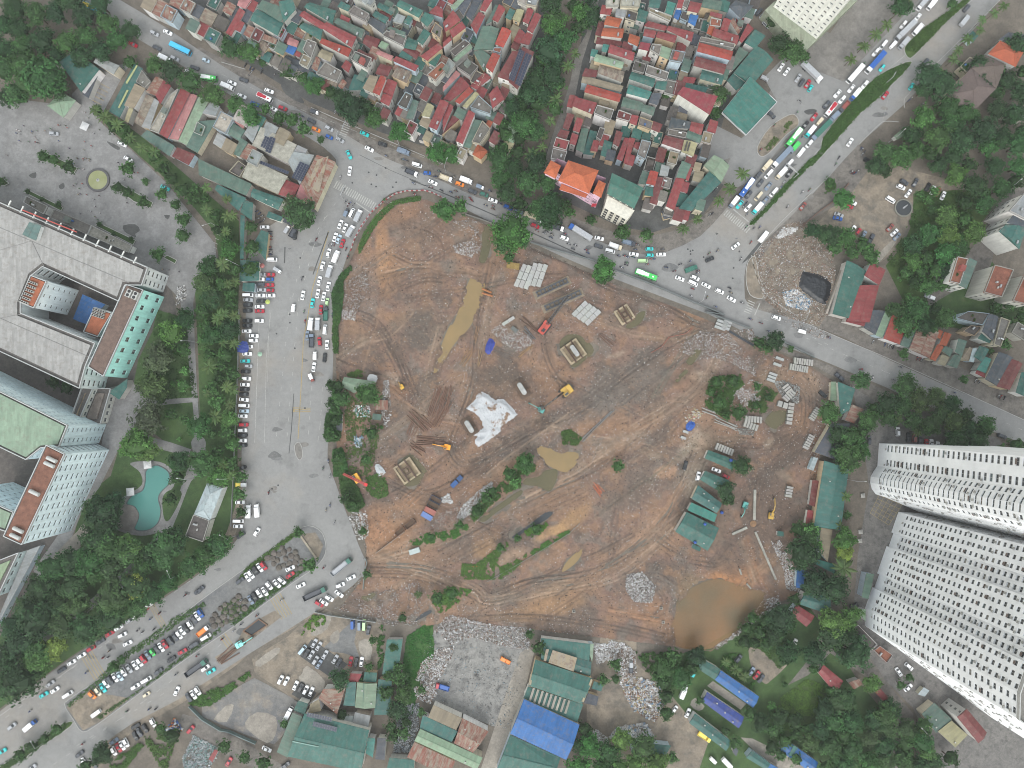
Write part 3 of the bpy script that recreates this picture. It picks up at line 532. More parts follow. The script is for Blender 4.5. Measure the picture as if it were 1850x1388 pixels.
for k in range(44):   # straight haul tracks that cross one another
 x,y=rq.uniform(660,1400),rq.uniform(420,1120); a=math.radians(rq.choice((32,34,30,36,28,75,-20,10)) + rq.uniform(-8,8)); L=rq.uniform(50,190); ca,sa=math.cos(a)*L,-math.sin(a)*L
 track([(x - ca,y - sa),(x - ca*.3 + rq.uniform(-8,8),y - sa*.3),(x + ca*.4,y + sa*.4 + rq.uniform(-8,8)),(x + ca,y + sa)],rq.choice((TAN,DRK,DRK,GRY,(150,122,102))),.5,rq.uniform(8,22),2,-.08,200 + k)
for k in range(90): blob(rq.uniform(620,1470),rq.uniform(380,1150),rq.uniform(5,22),rq.uniform(4,12),rq.uniform(0,180),rq.choice((DRK,(92,82,75),GRY,(160,140,122),(150,118,96),(176,156,136))),rq.uniform(.35,.8),.7)
for k,L in PUDDLES.items():
 for s in L:
  P=smooth(pts(s),4,True); m=inpoly(GX,GY,P); d=seg_min(P + P[:1],GX,GY,18,np.full(GX.shape,1e3)); near=m | (d < 18); ins=np.where(m,d,-d)
  t=sst(ins + (f2 - .5)*38,-10,9); t[~near]=0; ZH=ZH*(1 - t) + (-.35)*t; K_=blend(K_,lc(112,94,80),sst(ins,-9,-1)*.55)
K_ *= (.70 + .60*fbm(GX,GY,5,3,61)*(.7 + .6*fbm(XW,YW,30,3,62)))[...,None]; gl=K_.mean(-1,keepdims=True); K_=(gl + (K_ - gl)*.96)*1.06
EDGE=seg_min(SITE + SITE[:1],GX,GY,10,np.full(GX.shape,1e3)); ZH=ZH*sst(EDGE,0,8) + .06*(1 - sst(EDGE,0,8))
inside=inpoly(GX,GY,SITE); idx=-np.ones(GX.shape,int); idx[inside]=np.arange(inside.sum())
xx=(GX - 925)/FPX; yy=(694 - GY)/FPX; s_=(CAM_H - ZH)/(CT - yy*ST)
V_=np.stack([xx*s_,(yy*CT + ST)*s_,ZH],-1)[inside]
a_,b_,c_,d_=idx[:-1,:-1],idx[:-1,1:],idx[1:,1:],idx[1:,:-1]; ok=(a_ >= 0) & (b_ >= 0) & (c_ >= 0) & (d_ >= 0)
F_=np.stack([a_[ok],d_[ok],c_[ok],b_[ok]],-1)
me=bpy.data.meshes.new('excavated_ground'); me.vertices.add(len(V_)); me.vertices.foreach_set('co',V_.astype(np.float32).ravel())
me.loops.add(F_.size); me.loops.foreach_set('vertex_index',F_.astype(np.int32).ravel()); me.polygons.add(len(F_)); me.polygons.foreach_set('loop_start',np.arange(0,F_.size,4,dtype=np.int32))
me.materials.append(MAT['vc']); at=me.color_attributes.new('col','FLOAT_COLOR','POINT')
at.data.foreach_set('color',np.concatenate([K_[inside],np.ones((len(V_),1))],1).astype(np.float32).ravel()); me.update(calc_edges=True); me.validate()
me.polygons.foreach_set('use_smooth',np.ones(len(F_),bool)); link('excavated_ground',me,kind='structure')
for k,L in PUDDLES.items():
 for s in L:
  P=smooth(pts(s),4,True); cx=sum(p[0] for p in P)/len(P); cy=sum(p[1] for p in P)/len(P)
  patch('water',[(cx + (x - cx)*1.07,cy + (y - cy)*1.07) for x,y in P],.06,k)
def site_zs(X,Y):
 i=np.clip(np.round((np.asarray(Y) - 350)/ST_).astype(int),0,ZH.shape[0] - 1); j=np.clip(np.round((np.asarray(X) - 600)/ST_).astype(int),0,ZH.shape[1] - 1)
 return np.where(inside[i,j] & (X > 600) & (X < 1513) & (Y > 350) & (Y < 1183),ZH[i,j],.05)
def site_z(px,py):
 i=int(round((py - 350)/ST_)); j=int(round((px - 600)/ST_))
 if 0 <= i < ZH.shape[0] and 0 <= j < ZH.shape[1] and inside[i,j]: return float(ZH[i,j])
 return .05
# ------------------------------------------------------------------ places that labels refer to
for a in ((60,40,'behind the market gate','the market gate',190,160),(180,150,'by the market gate','the fountain',178,325),(270,210,'in the market block','the market gate',190,160),(400,240,'in the market block near the solar panels','the market gate',190,160),(530,300,'in the market block by the crossing','the zebra crossing',650,355),
 (60,260,'on the hospital plaza near the gate','the fountain',178,325),(200,330,'round the fountain','the fountain',178,325),(290,380,'on the hospital forecourt','the fountain',178,325),(350,340,'in the strip beside the plaza road','the market gate',190,160),(395,450,'in the strip behind the shops','the zebra crossing',650,355),(395,600,'in the upper avenue strip','the zebra crossing',650,355),(395,760,'in the lower avenue strip','the zebra crossing',650,355),(300,650,'in the garden beside the teal facade','the teal facade',250,600),(270,800,'in the garden above the pool','the pool',275,900),(240,950,'beside the pool','the pool',275,900),(150,1040,'in the wood below the pool','the pool',275,900),(60,1180,'at the end of the hospital wood','the pool',275,900),(380,990,'by the small white building','the pool',275,900),
 (470,430,'beside the avenue shops','the zebra crossing',650,355),(470,60,'in the house block above the road','the zebra crossing',650,355),(550,90,'in the house block behind the road trees','the zebra crossing',650,355),(640,60,'in the crowded upper house block','the zebra crossing',650,355),(620,140,'near the roof garden','the zebra crossing',650,355),(720,120,'among the terraces above the road','the zebra crossing',650,355),(760,40,'among the upper terraces','the solar roof',940,120),(840,60,'among the lanes by the solar roof','the solar roof',940,120),(850,180,'below the solar roof','the solar roof',940,120),(940,60,'beside the solar roof','the solar roof',940,120),(760,230,'in the houses facing the road','the zebra crossing',650,355),
 (480,150,'along the upper road','the zebra crossing',650,355),(640,210,'along the road above the crossing','the zebra crossing',650,355),(1030,60,'along the tree lined lane','the solar roof',940,120),(970,200,'along the lower lane','the orange hotel',1035,320),(950,320,'at the lane mouth','the orange hotel',1035,320),(1110,60,'in the row right of the lane','the orange hotel',1035,320),(1110,160,'in the middle row right of the lane','the orange hotel',1035,320),(1080,240,'in the row behind the orange hotel','the orange hotel',1035,320),(1180,40,'in the upper row between the alleys','the fuel station',1355,190),(1180,130,'in the middle row between the alleys','the fuel station',1355,190),(1170,230,'in the lower row between the alleys','the fuel station',1355,190),(1280,60,'in the row behind the fuel station','the fuel station',1355,190),(1260,200,'in the row left of the fuel station','the fuel station',1355,190),(1210,340,'in the corner block by the junction','the fuel station',1355,190),(1380,130,'around the fuel station','the fuel station',1355,190),(1310,350,'at the corner by the bus','the fuel station',1355,190),
 (1450,60,'beside the white block','the fuel station',1355,190),(1540,100,'along the verge of the queue','the fuel station',1355,190),(1780,100,'around the brown villa','the brown villa',1760,150),(1740,250,'in the dense park','the brown villa',1760,150),(1600,360,'around the park car lot','the round pond',1635,375),(1700,430,'in the park below the round pond','the round pond',1635,375),(1500,420,'beside the debris lot','the black tarpaulin',1472,518),(1560,540,'in the hall row by the debris lot','the black tarpaulin',1472,518),(1780,480,'in the apartment row at the frame edge','the round pond',1635,375),(1640,600,'in the shop row on the right road','the black tarpaulin',1472,518),(1760,640,'in the far shop row on the right road','the black tarpaulin',1472,518),(1680,540,'behind the shop row','the black tarpaulin',1472,518),
 (1680,750,'beside the white towers and road','the green shed',1500,890),(1530,760,'between the site and the towers','the green shed',1500,890),(1500,890,'round the long green shed','the green shed',1500,890),(1490,1060,'below the long green shed','the green shed',1500,890),(1600,950,'in the tower court','the green shed',1500,890),(1620,1200,'at the foot of the big tower','the big tower',1600,1100),(1560,1310,'in the lower right grove','the big tower',1600,1100),(1450,1270,'around the vegetable beds','the blue roofs',1310,1250),(1310,1260,'around the blue roofs','the blue roofs',1310,1250),(1380,1170,'by the brown pond','the brown pond',1300,1110),(1230,1220,'beside the scrap yard','the scrap heap',1170,1260),(1130,1270,'in the scrap yard','the scrap heap',1170,1260),(1280,880,'around the site office sheds','the office sheds',1275,900),(1400,920,'right of the office sheds','the office sheds',1275,900),(1330,740,'around the culvert yard','the culvert yard',1370,700),(1450,690,'above the culvert yard','the culvert yard',1370,700),(1380,620,'along the site hoarding','the culvert yard',1370,700),
 (1010,1270,'around the blue warehouse','the blue warehouse',985,1320),(830,1330,'around the rusty warehouse','the blue warehouse',985,1320),(860,1210,'in the ash yard','the blue warehouse',985,1320),(740,1250,'beside the meadow','the meadow',755,1190),(600,1330,'around the big green factory','the car yard',570,1200),(660,1230,'above the big green factory','the car yard',570,1200),(570,1190,'in the car yard','the big green factory',600,1340),(450,1290,'around the empty lot','the big green factory',600,1340),(360,1340,'at the scrap patch by the lane','the big green factory',600,1340),(490,1140,'beside the trench','the trench',455,1135),(200,1330,'on the lower road','the trench',455,1135),(300,1180,'on the median','the trench',455,1135),(500,1020,'on the median tip','the trench',455,1135),(100,1280,'on the upper lower-left road','the trench',455,1135),
 (520,620,'on the avenue','the zebra crossing',650,355),(560,900,'at the avenue bend','the trench',455,1135),(620,640,'along the avenue edge of the site','the zebra crossing',650,355),(640,790,'around the green roofed hut','the green roofed hut',640,695),(640,900,'near the drilling rig','the drilling rig',645,865),(740,440,'in the upper site corner','the brown puddle',830,600),(740,600,'beside the brown puddle','the brown puddle',830,600),(930,500,'near the white block stacks','the red crane',985,590),(960,600,'near the red crane','the red crane',985,590),(1100,580,'near the upper footings','the red crane',985,590),(880,760,'around the white tarpaulin','the white tarpaulin',890,750),(780,740,'among the pile stacks','the white tarpaulin',890,750),(760,850,'around the lower footing','the lower footing',745,850),(1010,730,'near the yellow crawler','the yellow crawler',1020,708),(1150,720,'in the middle of the site','the yellow crawler',1020,708),(800,920,'near the steel bins','the lower footing',745,850),(920,950,'in the weedy middle strip','the lower footing',745,850),(740,1080,'at the site entrance','the lower footing',745,850),(1040,1060,'in the lower site','the brown pond',1300,1110),(1240,1060,'near the brown pond','the brown pond',1300,1110),(1060,850,'in the middle haul track','the yellow crawler',1020,708),
 (1000,430,'on the main road above the site','the orange hotel',1035,320),(850,340,'on the main road at the bend','the zebra crossing',650,355),(700,310,'at the crossing','the zebra crossing',650,355),(1150,460,'on the main road before the junction','the orange hotel',1035,320),(1290,490,'at the junction','the fuel station',1355,190),(1400,590,'on the right road','the black tarpaulin',1472,518),(1450,280,'on the queue road','the fuel station',1355,190)): seed(*a)
# ------------------------------------------------------------------ houses: wall, roof and what stands on them
RC=dict(g=((72,120,112),'green','roof'),t=((76,142,132),'teal','roof'),G=((104,130,118),'grey-green','roof'),p=((150,174,148),'pale green','roof'),r=((156,76,78),'red','roof'),R=((128,70,70),'dark red','roof'),S=((176,78,68),'bright red','roof'),m=((156,70,80),'crimson','roof'),k=((138,132,126),'grey concrete','conc'),K=((104,98,94),'dark concrete','conc'),
 s=((170,174,174),'silver','roof'),d=((92,98,106),'slate','roof'),y=((184,178,140),'cream','roof'),T=((160,148,126),'tan','roof'),b=((62,118,184),'blue','roof'),B=((66,88,168),'dark blue','roof'),o=((184,98,68),'orange tiled','tile'),O=((168,108,88),'terracotta','conc'),u=((150,92,78),'rusty','rust'),w=((128,116,104),'weathered brown','rust'),n=((118,104,98),'brown tiled','tile'),P=((196,134,134),'pink','roof'),e=((196,190,178),'beige','conc'),h=((188,200,206),'pale blue','roof'))
WALLS=[C(196,196,192),C(206,204,198),C(178,176,170),C(192,184,164),C(166,164,160),C(210,208,206),C(190,170,140),C(170,186,196),C(184,180,176)]
def win_mesh():
 b=MB(); b.box((0,.02,.5),(.86,.03,.86),mi=1)
 for x in (-.46,0,.46): b.box((x,.03,.5),(.07,.07,.99),mi=0)
 for z in (.035,.965): b.box((0,.03,z),(.85,.07,.07),mi=0)
 b.box((0,.09,-.03),(1.12,.2,.05),mi=0); return b.build('window',['plain','glass'])
WIN=win_mesh()
def tank_mesh():
 b=MB(); b.tube((-.8,0,.95),(.8,0,.95),.5,n=10)
 for x in (-.88,.88): b.tube((math.copysign(.8,x),0,.95),(x,0,.95),.5,.3,n=10)
 for x in (-.5,.5): b.box((x,0,.22),(.12,.8,.44))
 return b.build('water_tank',['metal'])
TANK=tank_mesh()
def drum_mesh():
 b=MB(); b.tube((0,0,.3),(0,0,1.5),.6,n=12); b.tube((0,0,1.5),(0,0,1.75),.6,.25,n=12)
 for k in range(3): b.box((.35*math.cos(k*2.1),.35*math.sin(k*2.1),.15),(.1,.1,.3))
 return b.build('drum_tank',['plain'])
DRUM=drum_mesh()
def ac_mesh():
 b=MB(); b.box((0,0,.35),(.9,.45,.6)); b.tube((.0,-.23,.35),(0,-.26,.35),.22,n=8,mi=1); return b.build('air_conditioner',['plain','tyre'])
AC=ac_mesh()
def plant_pot_mesh(): return None
SOLAR=None
def solar_mesh():
 b=MB(); b.box((0,0,.06),(.98,1.62,.05),mi=0); b.box((0,0,.045),(1.04,1.68,.04),mi=1)
 for y in (-.54,0,.54): b.box((0,y,.0865),(.98,.02,.004),mi=1)
 return b.build('solar_panel',['panel','alu'])
SOLAR=solar_mesh()
def ccw(P):
 a=sum(P[i - 1][0]*P[i][1] - P[i][0]*P[i - 1][1] for i in range(len(P)))
 return P if a > 0 else P[::-1]
def inset(P,d):
 """edges of a ccw polygon moved inwards by d"""
 n=len(P); out=[]; V=[Vector((p[0],p[1])) for p in P]
 for i in range(n):
  a,b_,c=V[i - 1],V[i],V[(i + 1) % n]; u,w=(b_ - a).normalized(),(c - b_).normalized(); n1,n2=Vector((-u.y,u.x)),Vector((-w.y,w.x)); k=1 + n1.dot(n2)
  out.append(b_ + (n1 + n2)*(d/max(.35,k)))
 return out
def roof_mesh(P,typ,h,mat,ov=.35):
 """P: four eave corners (ccw, local xy). Ridge follows the long side."""
 P=[Vector((p[0],p[1])) for p in P]
 if (P[1] - P[0]).length < (P[2] - P[1]).length: P=P[1:] + P[:1]
 L=((P[1] - P[0]).length + (P[2] - P[3]).length)/2; S=((P[2] - P[1]).length + (P[3] - P[0]).length)/2
 b=MB(); v3=lambda p,z: (p.x,p.y,z); th=.14
 def slab(A,B_,Cc,D,uvs):
  b.face([A,B_,Cc,D],0,uvs); b.face([(q[0],q[1],q[2] - th) for q in (D,Cc,B_,A)])
  R_=[A,B_,Cc,D]
  for i in range(4):
   p,q=R_[i],R_[(i + 1) % 4]; b.face([(p[0],p[1],p[2] - th),(q[0],q[1],q[2] - th),q,p])
 if typ in 'gc':
  rise=min(2.2,S*(.13 if typ == 'g' else .16)); n=1 if typ == 'g' else 4
  prof=[(0,0),(1,rise)] if n == 1 else [(k/n,rise*math.sin(math.pi/2*k/n)) for k in range(n + 1)]
  for side in (0,1):
   e0,e1=(P[0],P[1]) if side == 0 else (P[2],P[3]); m0,m1=((P[0] + P[3])/2,(P[1] + P[2])/2) if side == 0 else ((P[1] + P[2])/2,(P[0] + P[3])/2)
   for (t0,z0),(t1,z1) in zip(prof,prof[1:]):
    a0,a1,c0,c1=e0.lerp(m0,t0),e1.lerp(m1,t0),e0.lerp(m0,t1),e1.lerp(m1,t1)
    slab(v3(a0,h + z0),v3(a1,h + z0),v3(c1,h + z1),v3(c0,h + z1),[(0,S/2*t0),(L,S/2*t0),(L,S/2*t1),(0,S/2*t1)])
  g0,g1=(P[0] + P[3])/2,(P[1] + P[2])/2; d=g1 - g0
  b.box(((g0.x + g1.x)/2,(g0.y + g1.y)/2,h + rise + .02),(d.length + .1,.45,.08),math.atan2(d.y,d.x))
  for (q0,q1,mm) in ((P[3],P[0],g0),(P[1],P[2],g1)): b.face([v3(q0,h - .05),v3(q1,h - .05),v3(mm,h + rise - .06)])
 elif typ == 'm':
  rise=min(1.3,S*.08); slab(v3(P[0],h),v3(P[1],h),v3(P[2],h + rise),v3(P[3],h + rise),[(0,0),(L,0),(L,S),(0,S)])
 elif typ in 'hy':
  rise=min(3.0,S*.22); k=.5 if typ == 'y' else min(.5,S/2/L)
  c=sum(P,Vector((0,0)))/4; m0,m1=(P[0] + P[3])/2,(P[1] + P[2])/2; r0,r1=m0.lerp(m1,k),m0.lerp(m1,1 - k)
  if k >= .49: r0=r1=c
  b.face([v3(P[0],h),v3(P[1],h)] + ([v3(r1,h + rise),v3(r0,h + rise)] if r0 != r1 else [v3(c,h + rise)])); b.face([v3(P[2],h),v3(P[3],h)] + ([v3(r0,h + rise),v3(r1,h + rise)] if r0 != r1 else [v3(c,h + rise)]))
  b.face([v3(P[1],h),v3(P[2],h),v3(r1,h + rise)]); b.face([v3(P[3],h),v3(P[0],h),v3(r0,h + rise)]); b.face([v3(p,h - .1) for p in P[::-1]])
  for i in range(4): p,q=P[i],P[(i + 1) % 4]; b.face([v3(p,h - .1),v3(q,h - .1),v3(q,h),v3(p,h)])
  for p,q in ((P[0],r0),(P[3],r0),(P[1],r1),(P[2],r1)): b.tube(v3(p,h + .05),v3(q,h + rise + .05),.14,n=5)
 else:
  b.prism([(p.x,p.y) for p in P],h - .25,h)
 return b.build('roof',[mat])
def parapet_mesh(P,h,ph=.75,t=.17):
 b=MB(); n=len(P)
 for i in range(n):
  A,B_=Vector(P[i]),Vector(P[(i + 1) % n]); d=B_ - A; u=d.normalized()
  b.box(((A.x + B_.x)/2,(A.y + B_.y)/2,h + ph/2 + .004*i),(d.length - .02,t,ph),math.atan2(d.y,d.x))
 return b.build('parapet',['plain'])
def add_windows(rt,P,h,floors=None,maxn=14,pitch=2.6,wc=None,sides='short',ww=1.15,wh=1.3):
 """windows on the walls that face the open side"""
 n=len(P); Ls=[(Vector(P[(i + 1) % n]) - Vector(P[i])).length for i in range(n)]; c=rt.location; cnt=0
 for i in range(n):
  A,B_=Vector(P[i]),Vector(P[(i + 1) % n]); d=B_ - A; L=d.length
  if L < 2: continue
  if sides == 'short' and n == 4 and L > (Ls[(i + 1) % 4])*1.15: continue
  nr=Vector((d.y,-d.x)).normalized(); mid=(A + B_)/2 + Vector((c.x,c.y))
  if nr.dot(-mid + Vector((0,0)))/(mid.length + 1) < .15: continue
  fl=floors or max(1,int(h/3.2)); nc=max(1,int((L - .6)/pitch)); fh=h/fl
  for f in range(fl):
   for k in range(nc):
    if cnt >= maxn: return
    t=(k + .5)/nc; p=A + d*t + nr*.02
    link('window',WIN,rt,(p.x,p.y,f*fh + fh*.34),math.atan2(d.y,d.x) + math.pi,(ww,1,min(wh,fh*.55)),jit(wc or C(200,198,190),.2)); cnt += 1
ROOF={}
def house(p,code,typ,h,wall=None,base=None,extra='',name='house',cat='house',group=None,ov=.3,par=None):
 col,cname,mat=RC[code]; Wp=[W(x,y,h) for x,y in p]
 c=sum(Wp,Vector())/len(Wp); P=ccw([(q.x - c.x,q.y - c.y) for q in Wp])
 A=abs(sum(P[i - 1][0]*P[i][1] - P[i][0]*P[i - 1][1] for i in range(len(P))))/2
 size='small ' if A < 35 else ('large ' if A > 260 else '')
 kind=base or ('shed' if h < 6.5 else ('house' if h < 10 else 'tall house'))
 shape={'f': ' flat roofed','c': ' arched roof','h': ' hip roofed','y': ' pyramid roofed'}.get(typ,' roofed')
 rt=root(name if base else kind.replace(' ','_'),(c.x,c.y,0),f'{size}{cname}{shape} {kind}',cat if base else kind.split()[-1],group or 'houses and sheds of the district',px=None)
 wc=jit(wall or random.choice(WALLS),.06)
 ins=inset(P,min(ov,.12*A ** .5)); b=MB(); b.prism([(q[0],q[1]) for q in ins],0,h - .16,bottom=False); link('wall',b.build('wall',['wall']),rt,color=wc)
 rc=jit(C(*col),.1,.03)
 if typ == 'f':
  ro=link('roof',roof_mesh(P,'f',h,mat),rt,color=rc); link('parapet',parapet_mesh(inset(P,.15),h),rt,color=wc)
 else: ro=link('roof',roof_mesh(P,typ,h,mat) if len(P) == 4 else roof_mesh(P,'f',h,mat),rt,color=rc)
 ROOF[rt.name]=ro
 if h >= 9 and 'n' not in extra: add_windows(rt,[(q[0],q[1]) for q in ins],h - .2,maxn=12)
 e0=Vector(P[1]) - Vector(P[0]); ang=math.atan2(e0.y,e0.x)
 zt=h + (.1 if typ == 'f' else .55)
 if typ == 'f' and A > 18:
  for k in range(min(4,1 + int(A/40))):
   f,g=random.uniform(.25,.75),random.uniform(.25,.75); q=(Vector(P[0]).lerp(Vector(P[1]),f)).lerp(Vector(P[3 % len(P)]).lerp(Vector(P[2]),f),g)
   m=random.choice(('t','t','a','s','d','v'))
   if m == 't': link('water_tank',TANK,ro,(q.x,q.y,h),ang + random.choice((0,1.57)),.9,C(215,218,220))
   elif m == 'd': link('water_tank',DRUM,ro,(q.x,q.y,h),0,.8,random.choice((C(190,190,190),C(70,110,170))))
   elif m == 'a': link('air_conditioner',AC,ro,(q.x,q.y,h),ang,1.1,C(205,205,200))
   elif m == 'v':
    bb=MB(); bb.box((0,0,.25),(1.6,.5,.5)); link('planter',bb.build('planter',['plain']),ro,(q.x,q.y,h),ang,color=C(130,84,66)); pl=link('plants',BUSH,ro,(q.x,q.y,h + .5),ang,(.9,.5,.5),C(70,104,50))
   else:
    bb=MB(); bb.box((0,0,1.1),(2.4,2.0,2.2)); bb.box((0,0,2.26),(2.8,2.3,.12),mi=1); link('stair_shed',bb.build('stair_shed',['wall','roof']),ro,(q.x,q.y,h),ang,color=random.choice((rc,C(120,130,122),C(165,90,84))))
 elif A > 40 and random.random() < .45 and h >= 9:
  q=Vector(P[0]).lerp(Vector(P[2]),random.uniform(.15,.4)); link('water_tank',TANK,ro,(q.x,q.y,h + .3),ang,.9,C(215,218,220))
 if h < 7 and A > 60 and typ in 'gm' and random.random() < .5:
  for k in range(random.randint(1,3)):
   q=Vector(P[0]).lerp(Vector(P[2]),.2 + .25*k); bb=MB(); bb.box((0,0,.25),(.55,.55,.5)); link('roof_vent',bb.build('roof_vent',['plain']),ro,(q.x,q.y,zt),ang,color=C(205,205,200))
 return rt,P,h
# crown and bush shapes are shared; built once
def foliage(name,n_cl,per,leaf,squash,seed_,fill=.72,spread=.22):
 r=np.random.default_rng(seed_); v=[]; f=[]; tone=[]
 k=0; cl=[]
 while len(cl) < n_cl:
  d=r.normal(size=3); d /= np.linalg.norm(d)
  if d[2] < -.45: continue
  rad=r.uniform(.62,.98) ** .6*(1 + .16*math.sin(3*math.atan2(d[1],d[0]) + seed_)); cl.append((d*rad,r.uniform(.7,1.35)))
 for c,tn in cl:
  for _ in range(per):
   o=c + r.normal(size=3)*spread*.6; nrm=o/(np.linalg.norm(o) + 1e-6)*.8 + r.normal(size=3)*.5 + np.array([0,0,.35]); nrm /= np.linalg.norm(nrm)
   t=np.cross(nrm,r.normal(size=3)); t /= np.linalg.norm(t); u=np.cross(nrm,t); s=leaf*r.uniform(.6,1.3)
   q=[o - t*s,o - u*s*.6,o + t*s,o + u*s*.6]; i=len(v); v.extend([(p[0],p[1],p[2]*squash) for p in q]); f.append((i,i + 1,i + 2,i + 3)); tone.extend([tn*r.uniform(.8,1.2)]*4)
 nlat,nlon=6,10; base=len(v)
 for a in range(nlat + 1):
  for b_ in range(nlon):
   th=math.pi*a/nlat; ph=2*math.pi*b_/nlon; rr=fill*(1 + .18*math.sin(3*ph + seed_)*math.sin(th) + r.uniform(-.06,.06)); v.append((rr*math.sin(th)*math.cos(ph),rr*math.sin(th)*math.sin(ph),rr*math.cos(th)*squash)); tone.append(.6)
 for a in range(nlat):
  for b_ in range(nlon): n2=(b_ + 1) % nlon; f.append((base + a*nlon + b_,base + (a + 1)*nlon + b_,base + (a + 1)*nlon + n2,base + a*nlon + n2))
 return bare_mesh(name,v,f,['leaf'],tone=tone)
BUSH=foliage('bush_leaves',16,12,.2,.8,5)
